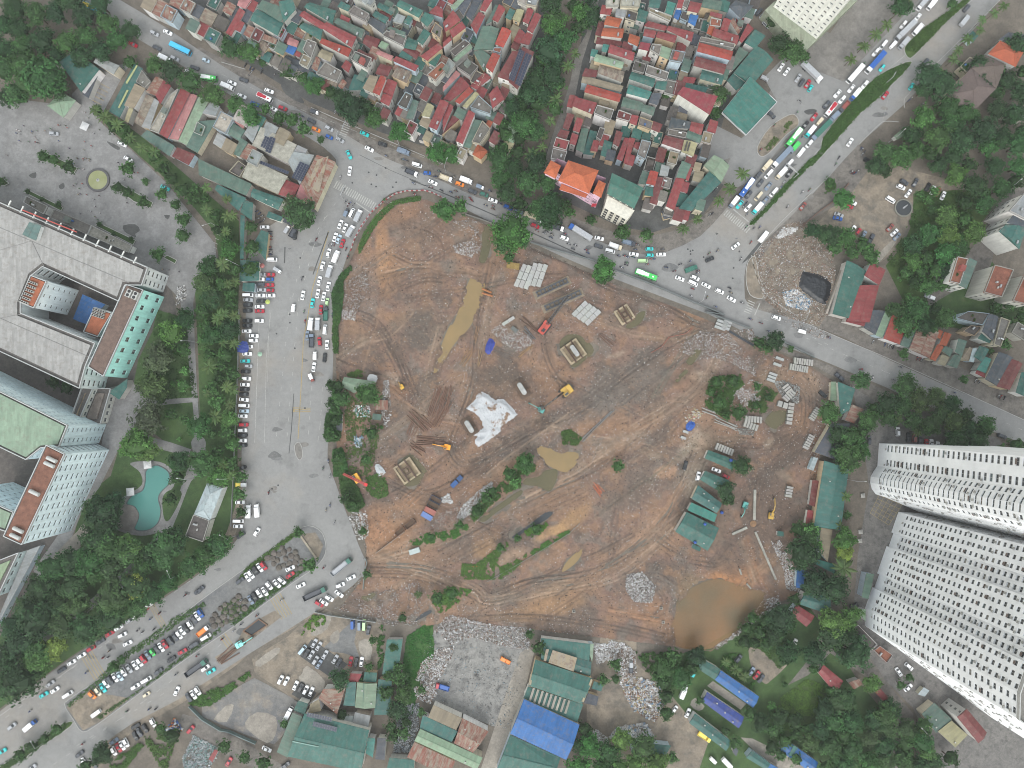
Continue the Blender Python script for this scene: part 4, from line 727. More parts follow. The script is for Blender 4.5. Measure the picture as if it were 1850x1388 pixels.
HD="""
a1 500,520 640,430 830,580 690,780 g m 6|340,500 420,340 620,370 490,545 u m 6|395,885 505,765 635,840 530,985 p y 5|690,790 800,560 840,580 740,820 d m 4|780,520 830,475 1000,550 950,625 s g 6|910,930 1120,535 1195,575 1000,985 g g 5|1040,885 1130,700 1215,740 1120,905 T m 5|1040,1010 1080,895 1115,910 1070,1030 y m 4.5|1140,690 1190,590 1265,690 1215,740 k f 5|1215,770 1300,640 1370,670 1300,800 u g 5|1300,800 1370,670 1430,720 1340,870 r m 5.5|1120,1020 1220,790 1290,820 1180,1060 w g 5|1180,1060 1290,820 1330,850 1250,1080 s m 4.6|1250,1090 1420,800 1500,740 1330,1120 e f 4.5|1330,1120 1510,740 1590,780 1400,1160 r g 5.5|1410,1160 1590,785 1650,800 1490,1170 P g 4.8|1490,1180 1660,810 1745,845 1560,1215 p g 5.4|1560,1230 1640,1020 1810,1000 1650,1280 G m 4.8|1690,950 1760,860 1840,890 1800,970 s m 5|1620,1110 1650,1020 1720,1060 1690,1140 G f 5.6|1180,1140 1230,1085 1460,1220 1420,1310 G m 4.6|1440,1310 1480,1230 1630,1290 1580,1385 R m 4.8
a2 35,275 150,65 200,100 80,305 r g 9|130,45 160,-10 255,0 200,75 P g 9|20,240 110,60 140,75 45,275 d m 6|240,170 300,75 520,195 470,300 g g 12|300,70 340,0 560,80 500,190 G m 12.5|480,20 600,0 620,80 520,190 g m 13|285,350 320,320 410,380 360,445 w c 6|320,270 470,330 450,370 300,310 u m 7|650,130 690,90 870,200 840,250 r g 10|690,60 740,20 960,90 930,200 g g 11|645,230 690,190 850,250 830,340 g g 10|830,230 880,185 1130,310 1090,400 r g 14|820,360 840,320 1090,410 1060,480 S m 12|940,190 970,150 1200,250 1170,320 G g 11|545,370 570,310 650,345 630,395 P g 8|525,430 560,370 635,400 600,465 b m 7|610,465 640,400 680,420 650,480 r m 7|680,420 720,330 800,360 750,500 k f 8|490,530 540,460 680,520 620,590 d m 5|620,590 690,510 780,560 730,620 d m 5.4|750,570 790,470 830,500 800,600 u g 7|800,470 840,410 940,450 910,520 T g 9|790,620 870,520 1010,600 970,690 k f 9|1000,560 1040,500 1090,540 1060,610 r g 9|900,660 980,690 960,730 880,690 w m 6|970,720 1010,660 1050,690 1010,750 u g 7|1080,500 1120,430 1260,490 1215,580 K f 14|1120,440 1150,410 1280,480 1260,520 R m 12|1060,760 1110,620 1240,660 1200,760 g m 7|1180,740 1240,630 1310,640 1265,780 T m 13|1260,770 1330,630 1380,650 1320,800 S g 13|1345,770 1390,660 1470,690 1430,810 r g 10|1325,850 1350,780 1430,810 1400,890 r g 10.5|1290,450 1320,420 1440,470 1420,510 P c 12|1430,510 1460,470 1650,550 1620,600 r m 13|1285,620 1330,530 1430,560 1390,640 R g 9|1420,640 1470,560 1590,600 1550,700 w m 11|1470,880 1540,770 1600,800 1550,920 K f 11|1540,990 1600,830 1650,850 1600,1000 G g 9|1670,970 1720,860 1780,890 1740,980 y c 11|1590,1080 1640,990 1720,1060 1690,1130 g m 5|1640,1170 1690,1080 1730,1110 1700,1180 d m 4.5|1730,1060 1830,830 1900,860 1800,1090 r g 14|970,60 1000,10 1080,50 1060,100 g m 12|1060,110 1110,50 1240,120 1200,180 k f 15|1080,-30 1130,-70 1290,10 1250,60 s f 17|1260,130 1290,90 1400,150 1370,200 g g 12|1220,190 1250,140 1380,210 1350,290 d m 12.4|1300,60 1320,20 1450,90 1420,130 g g 11|1310,110 1340,90 1430,130 1410,180 R g 10|1430,180 1470,110 1540,140 1510,200 s m 11|1520,190 1560,130 1600,150 1570,210 g m 12|1460,50 1490,0 1690,90 1650,150 g g 14|1660,170 1700,100 1780,150 1720,230 g g 14|1730,110 1790,50 1850,80 1850,150 r g 13|1340,300 1380,260 1550,310 1520,390 k f 13|1385,240 1410,220 1540,270 1530,320 G m 13.6|1310,390 1340,340 1400,370 1370,420 p m 10|1480,470 1510,420 1600,480 1570,510 g m 10|1520,400 1560,310 1650,350 1620,420 g g 10.4|1630,340 1690,240 1750,280 1680,380 g g 13|1510,420 1560,390 1660,440 1630,500 R g 9.6|1660,470 1810,360 1850,400 1720,510 r g 13|1180,360 1210,290 1330,330 1290,440 R g 9|1715,630 1840,520 1900,560 1790,680 O f 14|1750,270 1790,190 1850,240 1830,330 k f 14|1430,200 1480,170 1510,210 1450,240 k f 8|1000,120 1080,160 1060,200 990,160 r m 9.4|30,980 80,905 160,960 110,1010 s m 5|110,1020 160,960 220,1000 180,1080 P m 5.2|50,1120 100,1030 200,1090 150,1180 G g 5.6|0,1250 40,1150 140,1210 90,1300 T m 5|100,1290 160,1150 220,1190 150,1310 G g 5.8|190,1120 240,1040 320,1050 260,1200 s m 5.3|0,1100 30,1000 100,1020 50,1130 t m 5|-60,1060 -20,960 30,980 0,1100 s m 4.7|260,1220 330,1060 630,1210 560,1370 e m 6|150,1310 230,1200 300,1240 240,1350 u m 5|-70,1200 -30,1110 40,1150 0,1240 s m 4.8|570,1330 640,1215 720,1250 660,1370 s m 5.7
a3 0,190 85,85 150,170 20,270 r g 13|55,260 160,180 195,230 80,320 r m 13|0,360 55,310 80,330 0,400 r m 12.6|60,60 130,0 180,0 95,90 p m 12|130,70 190,0 240,0 170,130 d m 11|230,210 300,100 355,130 280,290 r g 13|305,85 350,-10 415,0 355,100 r g 13.4|190,130 260,0 330,0 240,170 d m 8|410,165 470,35 525,75 460,190 r g 12|355,210 440,40 470,50 410,180 G m 11|520,150 560,70 610,90 570,170 g m 10|580,160 620,75 680,90 640,190 y c 12|665,180 710,65 760,85 715,205 r g 12|700,250 770,105 825,130 750,280 r g 12.5|590,340 640,240 690,280 640,370 r g 10|640,360 700,270 755,290 720,380 r g 10.3|255,420 330,215 470,240 420,420 G g 12|255,440 330,420 400,470 345,600 G m 11|435,370 495,225 575,260 505,400 S g 16|355,560 415,440 480,465 415,610 S g 16|430,400 500,400 480,450 415,430 O f 15|455,645 580,430 650,430 560,680 R m 14|550,690 665,395 765,435 625,750 R m 17|385,790 455,715 515,830 415,910 r g 13|225,720 345,605 405,650 280,750 r g 10|100,850 220,725 260,760 140,870 S m 10|160,890 270,765 305,790 200,905 y c 11|225,900 300,800 410,900 400,960 k f 12|105,1180 215,920 270,950 165,1205 r g 14|170,1230 265,1000 330,1010 230,1240 G m 8|340,1070 375,1005 420,1020 390,1080 o c 9|240,1190 330,1010 400,1080 310,1210 k f 10|245,1290 295,1200 380,1265 320,1335 o y 7|500,1160 555,1030 640,1090 590,1200 p g 6|490,1250 520,1180 600,1200 560,1275 y m 6|110,560 200,490 300,560 230,640 K f 12|0,600 50,490 110,540 40,640 s f 12.5|0,730 110,590 150,620 0,770 P m 9|0,830 150,640 230,720 60,850 r g 9|0,960 50,870 90,890 0,1100 r g 12|80,500 230,365 250,400 110,520 p m 9|60,430 190,330 230,370 100,480 K f 8|380,1180 430,1090 490,1120 450,1220 R m 6|-10,1130 60,1000 100,960 160,980 R g 8|620,20 640,-20 720,-10 700,60 e f 12|690,40 720,-40 810,-20 780,60 s f 14
a3 1310,120 1330,40 1425,50 1400,130 r m 13|1345,205 1370,130 1500,160 1470,230 o g 13|1440,130 1450,70 1540,85 1520,150 s m 13|1520,160 1540,80 1630,110 1610,190 K f 13|1610,170 1640,80 1720,100 1690,190 g m 12|1320,300 1340,235 1515,240 1500,320 o g 12|1545,350 1560,280 1650,310 1630,390 o g 12|1275,370 1290,310 1500,350 1490,390 R m 9|1380,440 1400,370 1605,440 1590,510 r g 12|1325,430 1340,370 1390,375 1370,440 t m 10|1230,470 1245,410 1300,420 1280,480 t m 7|1260,510 1280,450 1515,520 1500,575 p c 12|1290,610 1310,540 1520,600 1500,690 w g 10|1160,640 1190,570 1300,590 1280,650 R m 8|1155,690 1170,630 1510,720 1490,770 T g 8|1180,770 1205,705 1495,790 1475,855 S g 12|1080,890 1110,810 1290,860 1250,960 r m 14|1260,950 1290,880 1430,920 1400,1010 k f 13|1000,1070 1040,945 1100,960 1050,1090 R g 11|1085,1090 1120,980 1175,1000 1140,1110 r g 11|950,1140 985,1080 1060,1100 1030,1170 R m 11|1055,1200 1080,1110 1135,1130 1110,1215 r m 10.6|920,1230 945,1150 1060,1180 1030,1260 r f 14|900,1330 920,1240 1040,1270 1010,1350 k f 13|1110,1250 1160,1070 1220,1080 1175,1280 G g 9|1280,1150 1310,1065 1355,1080 1320,1180 K f 11|1230,1260 1260,1170 1310,1180 1290,1270 r g 10|1170,1290 1230,1090 1290,1100 1260,1300 g m 6|1315,1300 1350,1170 1420,1190 1380,1320 g m 6|1420,1200 1450,1090 1505,1110 1470,1230 R g 11|1450,1330 1520,1150 1560,1160 1500,1350 r g 9|1510,1360 1560,1150 1610,1160 1545,1370 r g 9|1590,1230 1610,1190 1650,1190 1640,1260 r m 8|1620,1300 1660,1170 1740,1190 1690,1340 k f 12|1360,60 1370,-60 1480,-40 1470,60 e f 15|1480,60 1490,-50 1660,-20 1640,70 e f 15.5
a4 330,60 340,0 440,0 420,70 g g 13|470,110 490,10 560,30 530,130 t m 13|330,100 345,70 525,140 510,185 T f 12|540,150 560,80 610,90 580,170 b m 11|660,190 680,110 750,130 720,220 b m 11|590,160 615,90 675,110 655,190 K f 10|565,70 580,-10 630,0 610,70 r m 13|655,90 680,10 780,30 745,110 r g 14|610,60 630,0 680,0 650,80 k f 12|770,60 790,-10 950,10 930,90 G g 10|840,130 850,95 950,120 940,160 r m 12|290,220 330,175 490,220 470,260 r m 12|285,300 300,240 400,260 380,320 r g 12|390,310 410,260 570,300 550,360 r g 12.3|480,250 500,215 710,270 690,350 r g 12.6|245,410 265,350 350,365 330,430 m m 15|340,420 360,370 440,380 420,470 k f 15|420,470 440,385 525,410 500,500 p m 15|500,510 530,420 640,440 610,530 k f 15|190,590 215,510 310,540 290,620 K f 12|300,620 320,545 500,610 480,680 k f 12|165,660 190,600 390,660 370,730 g g 11|380,740 400,680 490,680 470,760 g m 11|145,780 170,705 360,770 330,830 t g 13|330,860 360,780 440,780 410,880 d m 11|100,890 120,810 290,860 270,930 G g 11|270,930 290,870 390,900 370,970 G g 11.4|60,990 80,920 190,960 170,1020 R f 13|170,1030 190,960 250,970 230,1050 r m 13|240,1050 260,980 370,1020 350,1090 k f 13|350,1080 370,1010 450,1040 420,1110 R g 12.6|815,280 840,210 890,230 860,300 o g 12|930,250 960,150 1020,170 990,270 r g 12|860,300 880,235 1090,300 1070,375 r g 13|840,220 850,150 940,170 930,230 O f 12|1010,180 1040,150 1100,260 1080,290 u m 11|735,430 755,355 1040,430 1015,505 S g 14|750,350 765,310 1050,370 1045,410 k f 13|705,550 730,470 985,540 960,620 R g 13|760,660 780,580 965,630 940,710 g g 11|610,690 630,640 730,650 710,700 r m 9|570,790 620,725 910,805 840,965 m m 17|495,1070 520,980 690,1020 670,1080 d m 11|670,1090 690,1015 795,1040 770,1130 r g 11|490,1130 500,1080 650,1110 640,1160 k f 10|640,1150 660,1090 780,1130 760,1200 G g 10|440,1200 470,1130 630,1170 610,1260 R g 11|605,1270 630,1170 740,1200 705,1310 y g 12|1085,340 1160,195 1210,240 1110,360 r m 9|1130,360 1220,250 1310,300 1220,410 g m 7|1000,570 1090,390 1170,440 1040,590 G m 6|1040,610 1230,380 1375,500 1190,720 g g 7|985,680 1040,610 1150,700 1060,760 g m 6|1005,60 1060,0 1210,50 1105,160 d h 9|600,760 625,690 830,730 800,790 g m 8
b4 475,430 560,190 635,200 545,465 r c 10|560,190 610,50 690,80 640,200 G m 11|580,450 850,120 940,230 690,470 g g 9|790,90 880,0 1010,90 940,230 p g 9.5|340,400 400,180 480,200 400,420 R g 8|310,240 345,130 415,145 385,260 S g 12|295,340 310,260 385,280 370,350 g m 9|245,240 280,130 340,150 310,250 G m 9|420,170 440,80 510,100 490,180 s m 10|640,210 670,100 700,110 665,220 r m 9|440,470 520,480 540,520 460,540 d m 3.4|700,130 720,60 780,70 760,140 T m 8
b2 0,170 -10,30 440,245 395,345 G m 5|130,290 150,245 390,360 330,470 g m 5|360,190 420,30 740,180 660,330 e m 6|745,60 790,-20 960,0 840,250 s m 6|655,330 720,205 840,255 790,370 r g 5|850,240 980,0 1140,60 960,460 u g 6.4|810,350 850,240 950,290 880,400 P m 5|430,350 450,280 710,370 660,460 g g 5|345,480 380,380 450,400 440,550 g m 4.5|340,870 345,500 380,510 370,870 g m 4|340,1060 345,880 500,890 500,1050 g m 3.8|455,750 520,630 580,650 555,880 g m 4|560,520 580,470 700,520 680,560 g m 4|360,1140 365,1070 465,1070 460,1145 g m 3.6|250,140 330,50 400,100 340,190 K f 5|700,560 720,500 800,560 780,600 d m 4
a5 1190,800 1420,560 1620,740 1420,940 n h 9|1410,570 1530,460 1700,540 1620,740 n h 9.4|1550,450 1650,340 1850,430 1780,560 o h 10|1640,330 1720,270 1870,290 1870,390 d h 9|1700,950 1760,870 1870,900 1870,1000 s h 7|1310,560 1390,480 1450,510 1370,620 k f 5|760,1140 820,1090 880,1110 790,1170 p m 3|1370,310 1420,260 1470,300 1420,360 g m 4
b5 250,1330 370,880 530,970 400,1370 g g 6|510,1010 570,900 695,960 640,1090 r m 6.4|370,1390 480,1090 640,1090 560,1400 r g 6.2|1225,1060 1290,850 1380,870 1310,1080 O f 14|1300,1090 1390,860 1460,890 1370,1120 G m 13.6|1510,1150 1600,920 1760,960 1660,1190 O f 16|1750,1220 1850,1000 1960,1040 1900,1260 O f 16.4|1640,640 1700,580 1870,610 1810,790 g g 17|1700,570 1770,490 1880,540 1870,610 d m 18|1720,470 1850,320 2000,400 1900,560 s f 20
c5 355,100 400,0 570,0 510,140 r m 5|510,150 570,0 690,10 610,210 d g 5.6|600,210 690,10 760,10 665,235 p m 5.3|675,240 760,10 905,60 810,290 S g 6|810,295 870,150 945,180 885,320 G m 5|890,150 905,90 970,110 950,160 R m 5|890,330 970,130 1140,190 1060,405 u g 5.6|1105,220 1140,165 1175,180 1150,245 o m 5.4|1140,290 1185,185 1245,205 1200,305 o g 5.8|1060,410 1130,285 1180,310 1110,430 o g 5|1160,340 1190,300 1260,330 1230,395 G m 5|1120,450 1160,370 1230,395 1190,470 T m 4.8|1205,460 1270,370 1330,390 1290,490 G g 5.4|1270,350 1300,240 1375,260 1330,390 G m 5.8|1330,400 1390,310 1430,325 1390,430 T m 5|1390,430 1420,320 1460,320 1430,440 h m 5.2|1430,390 1480,300 1560,330 1500,440 g g 5.6|1450,500 1520,390 1580,410 1530,530 t m 5|1440,530 1460,500 1530,520 1520,570 r m 4.6|1525,580 1640,350 1760,400 1630,640 d g 6|1620,640 1750,410 1840,450 1730,670 R g 6.2|1780,690 1830,520 1900,520 1870,730 g g 6|1270,70 1380,10 1560,30 1500,130 K f 8|1500,180 1560,30 1640,60 1590,260 d g 9|1590,290 1650,60 1730,90 1650,310 k f 9|1460,240 1500,190 1590,220 1560,280 g m 7|1330,180 1400,130 1500,140 1430,220 K f 6|1740,190 1790,100 1860,140 1850,260 k f 7|290,600 440,660 390,840 310,880 g m 5|100,1190 240,950 400,950 270,1250 d g 5|230,760 235,600 280,600 285,760 p m 3|350,920 410,790 510,830 430,950 u m 4|50,1330 90,1230 130,1240 90,1345 h m 3.4
c4 800,1240 830,1170 1070,1260 1030,1340 g g 4
d4 760,170 805,95 1010,180 940,280 g g 4|690,330 745,215 945,370 900,450 g g 4.4|655,425 690,360 905,460 880,525 t m 4|555,605 650,440 920,575 825,765 g g 5|690,740 705,705 770,740 760,770 g m 3|1670,380 1700,170 1760,180 1730,400 R m 3.2|1640,540 1660,420 1710,430 1700,550 r m 3|1560,1070 1570,910 1670,940 1620,1080 b m 3.2|1405,640 1410,600 1460,605 1460,645 g m 3|1585,1210 1640,1110 1850,1150 1850,1300 g g 6|1515,1290 1570,1215 1720,1310 1650,1400 r g 5
d5 95,560 180,10 385,80 320,590 g g 6|130,760 150,570 250,590 210,860 T m 4|80,860 100,830 280,880 270,960 t m 3.4|470,1280 475,1250 530,1250 525,1360 p c 4|490,1150 530,950 600,960 550,1170 G m 5
e2 1530,600 1570,310 1700,310 1660,600 g m 4|1460,940 1500,640 1610,660 1590,940 g m 4.2|1205,860 1240,670 1310,670 1300,870 g m 5|1300,880 1320,670 1485,680 1470,885 p g 5.5|1240,660 1260,595 1360,600 1330,665 r m 4|1370,660 1380,585 1485,590 1480,670 g m 4.4|735,1290 880,930 1420,1070 1350,1420 g g 9|1000,800 1040,720 1220,720 1150,940 u m 6|790,900 830,820 910,850 880,940 g m 5|650,1250 780,920 860,960 740,1300 G m 6|1170,1010 1190,950 1290,950 1280,1030 s m 5|1280,1030 1300,920 1430,950 1410,1060 s m 5.4|1390,1260 1410,1130 1470,1140 1450,1300 t m 5|1470,1310 1490,1130 1560,1140 1550,1320 d m 4.6|80,1310 130,1230 160,1240 110,1340 r m 4|1560,1420 1590,1300 1800,1320 1790,1440 g m 5|910,930 930,850 1000,810 1020,910 T m 6.4
e3 155,960 200,860 440,970 390,1065 T m 6|85,1050 110,945 400,1080 350,1170 g m 5.6|370,1180 440,970 660,1080 520,1270 u g 6.2|40,1160 90,1060 610,1300 560,1400 p g 6.6|-20,1290 40,1170 380,1330 330,1460 u m 5.8|1085,380 1100,300 1510,350 1500,500 g m 5|1095,480 1110,380 1520,500 1510,620 g g 5.6|1000,700 1050,480 1530,640 1440,850 g g 7|950,800 990,705 1450,855 1400,1000 g m 5.8|840,1100 955,810 1420,1025 1310,1320 b g 8|720,1420 840,1110 1260,1300 1200,1450 g g 6.5|1480,350 1500,345 1540,350 1525,510 p m 4.5|1455,840 1490,760 1580,790 1560,865 d m 4|1520,720 1540,660 1620,690 1600,745 g m 4
e4 715,540 765,465 930,560 885,650 g g 4.5|885,650 935,570 1255,790 1205,885 b g 4.5|780,830 820,750 1130,960 1085,1055 B g 4.5|670,1010 720,930 1020,1160 980,1245 g g 4.5|1145,1300 1195,1240 1350,1350 1310,1400 g g 4.2|1310,1400 1350,1350 1440,1400 1400,1450 b m 4.2|1425,1240 1480,1150 1750,1340 1700,1430 b g 4.5|180,1250 240,1170 520,1200 450,1320 g m 5|1030,1250 1050,1210 1085,1230 1065,1290 d m 3
e5 130,590 170,520 340,660 270,760 r g 4.5|385,220 460,185 620,350 560,410 K f 4|380,670 470,640 500,690 430,730 u m 3.6|600,750 650,725 720,800 690,840 r m 3.8|990,930 1100,840 1250,980 1110,1090 G m 5|1125,1075 1245,990 1380,1110 1270,1210 y m 5.4|1290,960 1370,890 1540,1090 1470,1180 R g 13|590,400 640,360 750,440 700,510 O f 3.4|960,770 1010,710 1060,740 1020,790 h m 3
"""
HOUSES=[]
for ln in HD.strip().split('\n'):
 t,rest=ln.split(' ',1)
 for it in rest.split('|'):
  w=it.split(); p=[Q(t,*map(float,q.split(','))) for q in w[:4]]
  kw={}
  code,typ,h=w[4],w[5],float(w[6])
  if h >= 9 and t[0] in 'ab': h *= .88
  cx=sum(q[0] for q in p)/4; cy=sum(q[1] for q in p)/4
  if t == 'e3' or (t == 'e2' and h > 8): kw=dict(base='warehouse',name='warehouse',cat='warehouse') if h >= 5.5 else {}
  HOUSES.append((house(p,code,typ,h,**kw),code,p,t,w))
# low roofs filling the gaps between the taller houses
RP=[x[2] for x in HOUSES]
def covered(x,y): return any(inpoly([x],[y],p)[0] for p in RP)
def filler(poly,ang,du,dv,codes,seed_):
 P=pts(poly); rr=random.Random(seed_); ca,sa=math.cos(math.radians(ang)),-math.sin(math.radians(ang)); cx=sum(p[0] for p in P)/len(P); cy=sum(p[1] for p in P)/len(P)
 for i in range(-24,25):
  for j in range(-24,25):
   x,y=cx + i*du*ca - j*dv*sa,cy + i*du*sa + j*dv*ca; x += rr.uniform(-3,3); y += rr.uniform(-3,3)
   if not inpoly([x],[y],P)[0] or covered(x,y) or rr.random() < .12: continue
   a,b_=du*rr.uniform(.4,.56),dv*rr.uniform(.4,.56); q=[(x + s*a*ca - t*b_*sa,y + s*a*sa + t*b_*ca) for s,t in ((-1,-1),(1,-1),(1,1),(-1,1))]
   if sum(covered(*c) for c in q) > 3: continue
   h=rr.uniform(4.5,8.5); HOUSES.append((house(q,rr.choice(codes),rr.choice('gmmf'),h,extra='n'),'x',q,'x',['x']))
filler('405,0 480,0 640,0 970,0 955,150 890,240 840,290 760,245 690,210 620,165 520,140 400,75',-27,17,22,'gGrRkTduK',3)
filler('355,255 400,205 470,205 600,268 585,300 480,300 420,290',-27,26,30,'sGTgeu',6)
filler('225,0 410,0 400,95 340,62 260,12',-27,22,26,'uTKGrgdw',5)
filler('1100,0 1370,0 1330,110 1290,230 1280,370 1210,400 1170,380 1150,300 1090,290 1010,280 1030,190 1060,120',-15,18,24,'gGrRkTdK',4)
# skylight strips, solar arrays and roof sheets on particular roofs
def find(t,first): return [x for x in HOUSES if x[3] == t and x[4][0] == first][0]
def on_roof(hs,t,poly,name,dz,mat,col,thick=.08):
 (rt,P,h),c=hs[0],hs[0][0].location; b=MB(); q=[W(*Q(t,*map(float,s.split(','))),h + dz) for s in poly.split()]
 b.prism([(v.x - c.x,v.y - c.y) for v in q],h + dz,h + dz + thick); link(name,b.build(name,[mat]),ROOF[rt.name],color=col)
def solar(hs,t,a,bq,cq,nu,nv,dz=.8,sc=1.0):
 (rt,P,h),c=hs[0],hs[0][0].location; A,B_,Cc=[W(*Q(t,*q),h + dz) for q in (a,bq,cq)]
 u=(B_ - A)/nu; v=(Cc - A)/nv; ang=math.atan2(v.y,v.x) - math.pi/2
 for i in range(nu):
  for j in range(nv):
   p=A + u*(i + .5) + v*(j + .5); link('solar_panel',SOLAR,ROOF[rt.name],(p.x - c.x,p.y - c.y,h + dz),ang,(u.length*.92/1.04,v.length*.95/1.68,1))
hs=find('a3','550,690'); solar(hs,'a3',(548,660),(595,685),(640,410),3,12,1.45); solar(hs,'a3',(600,700),(650,725),(695,440),2,11,.9)
hs=find('b2','360,190'); solar(hs,'b2',(425,45),(440,20),(740,165),1,16,1.4)
hs=find('a2','260,1220'); solar(hs,'a2',(318,1240),(375,1265),(365,1135),3,5,.6); solar(hs,'a2',(365,1265),(410,1285),(410,1140),2,6,1.0)
hs=find('b2','745,60'); solar(hs,'b2',(770,190),(855,225),(840,55),4,8,1.0)
b=None
hs=find('e2','735,1290'); solar(hs,'e2',(895,955),(1105,1000),(902,920),10,2,1.0); solar(hs,'e2',(945,1035),(1145,1085),(955,995),10,2,1.4)
on_roof(hs,'e2','780,1160 1000,1205 995,1213 778,1168','ridge_sheet',2.1,'roof',C(150,190,180))
hs=find('e3','950,800'); 
for k in range(9): on_roof(hs,'e3','%d,%d %d,%d %d,%d %d,%d' % (1030 + k*37 - 0,715 + k*13,1048 + k*37,720 + k*13,1012 + k*37,830 + k*13,995 + k*37,824 + k*13),'skylight',1.0 - .01*k,'roof',jit(C(176,170,158),.1))
hs=find('e3','1095,480'); on_roof(hs,'e3','1195,400 1400,465 1370,580 1160,505','roof_sheet',1.2,'rust',C(176,160,132)); on_roof(hs,'e3','1140,390 1165,395 1140,495 1120,488','roof_sheet',1.1,'rust',C(176,160,132))
for i,q in enumerate(('1010,600 1035,598 1015,690 992,690','1515,640 1530,650 1500,735 1482,728','1470,755 1485,760 1455,835 1435,830')): on_roof(find('e3','1000,700'),'e3',q,'skylight',.7 + .02*i,'roof',C(178,166,140))
for i,q in enumerate(('1050,690 1140,545 1152,550 1062,705','985,900 1060,750 1075,756 1000,905')): on_roof(find('a1','910,930'),'a1',q,'skylight',.8 + .02*i,'roof',C(190,196,140))
for i,q in enumerate(('625,1260 650,1180 662,1184 640,1265','650,1260 672,1188 684,1192 662,1268','1016,690 985,1000 990,1002 1020,692')[:2]): on_roof(find('a4','605,1270'),'a4',q,'skylight',1.3 + .02*i,'roof',C(90,88,84))
hs=find('e2','1300,880'); on_roof(hs,'e2','1370,680 1380,680 1378,884 1366,882','gutter',.9,'roof',C(110,140,124))
on_roof(find('b2','850,240'),'b2','990,40 1080,10 1000,320 900,250','roof_sheet',1.2,'rust',C(172,158,130))
on_roof(find('e4','1425,1240'),'e4','1500,1280 1545,1195 1580,1215 1530,1290','roof_sheet',.75,'roof',C(80,130,120))
# two neighbouring fronts on the lane have painted faces
# ------------------------------------------------------------------ large buildings with real window openings
def pane_mesh():
 b=MB(); b.face([(-.5,0,0),(.5,0,0),(.5,0,1),(-.5,0,1)],1)
 for x in (-.47,0,.47): b.box((x,-.02,.5),(.06,.05,1),mi=0)
 for z in (.03,.6,.97): b.box((0,-.024,z),(1,.05,.05),mi=0)
 return b.build('window',['wframe','wglass'])
PANE=pane_mesh(); GLZ=[C(70,74,78)]*4 + [C(90,94,98)]*3 + [C(112,116,120),C(104,120,124),C(150,146,138),C(120,104,92)]
class Facade:
 def __init__(s,rt): s.rt=rt; s.b=MB(); s.panes=[]
 def wall(s,p0,p1,z0,z1,ncol=0,nfl=0,ww=.6,wh=.45,sill=.35,depth=.35,mi=0,slab=None,wc=None,balcony=0.0,margin=0.0):
  """outward side is to the right of p0->p1 (local xy); ncol x nfl openings with reveals"""
  A,B_=Vector(p0),Vector(p1); d=B_ - A; L=d.length; u=d/L; n=Vector((u.y,-u.x))
  def P(t,z,o=0.0): q=A + u*t - n*o; return (q.x,q.y,z)
  if not ncol or not nfl: s.b.face([P(0,z0),P(L,z0),P(L,z1),P(0,z1)],mi); return
  if margin:
   s.b.face([P(0,z0),P(margin,z0),P(margin,z1),P(0,z1)],mi); s.b.face([P(L - margin,z0),P(L,z0),P(L,z1),P(L - margin,z1)],mi)
  cw=(L - 2*margin)/ncol; fh=(z1 - z0)/nfl
  for f in range(nfl):
   za,zb=z0 + f*fh,z0 + (f + 1)*fh; s0,s1=za + fh*sill,za + fh*(sill + wh)
   s.b.face([P(margin,za),P(L - margin,za),P(L - margin,s0),P(margin,s0)],mi); s.b.face([P(margin,s1),P(L - margin,s1),P(L - margin,zb),P(margin,zb)],mi)
   for k in range(ncol):
    ta,tb=margin + k*cw,margin + (k + 1)*cw; o0,o1=ta + cw*(1 - ww)/2,tb - cw*(1 - ww)/2
    s.b.face([P(ta,s0),P(o0,s0),P(o0,s1),P(ta,s1)],mi); s.b.face([P(o1,s0),P(tb,s0),P(tb,s1),P(o1,s1)],mi)
    s.b.face([P(o0,s0),P(o1,s0),P(o1,s0,depth),P(o0,s0,depth)],mi); s.b.face([P(o0,s1,depth),P(o1,s1,depth),P(o1,s1),P(o0,s1)],mi)
    s.b.face([P(o0,s0),P(o0,s0,depth),P(o0,s1,depth),P(o0,s1)],mi); s.b.face([P(o1,s0,depth),P(o1,s0),P(o1,s1),P(o1,s1,depth)],mi)
    q=A + u*(o0 + o1)/2 - n*depth; s.panes.append(((q.x,q.y,s0),math.atan2(u.y,u.x),o1 - o0,s1 - s0,wc))
    if balcony:
     for (z_,hh) in ((s0,.9),): s.b.box((q.x + n.x*(depth + balcony/2),q.y + n.y*(depth + balcony/2),z_ + hh/2 - .1),(o1 - o0 + .2,balcony,hh),math.atan2(u.y,u.x),mi)
 def done(s,mats,color,limit=300,key=None):
  link('wall',s.b.build('wall',mats),s.rt,color=color)
  P=s.panes if key is None else sorted(s.panes,key=key); v=[]; f=[]
  me0=PANE
  for i,(loc,rz,w,h,wc) in enumerate(P):
   if i < limit: link('window',PANE,s.rt,loc,rz,(w,1,h),jit(random.choice(GLZ),.3))
  if len(P) > limit:
   b=MB(); vv=[x.co for x in PANE.vertices]; pol=[(list(p.vertices),p.material_index) for p in PANE.polygons]
   for loc,rz,w,h,wc in P[limit:]:
    ca,sa=math.cos(rz),math.sin(rz)
    for ix,mi in pol: b.face([(loc[0] + vv[i].x*w*ca - vv[i].y*sa,loc[1] + vv[i].x*w*sa + vv[i].y*ca,loc[2] + vv[i].z*h) for i in ix],mi)
   link('windows',b.build('windows',['wframe','wglass']),s.rt,color=GLZ[1],kind='stuff')
def loc_of(p,z): return [W(x,y,z) for x,y in p]
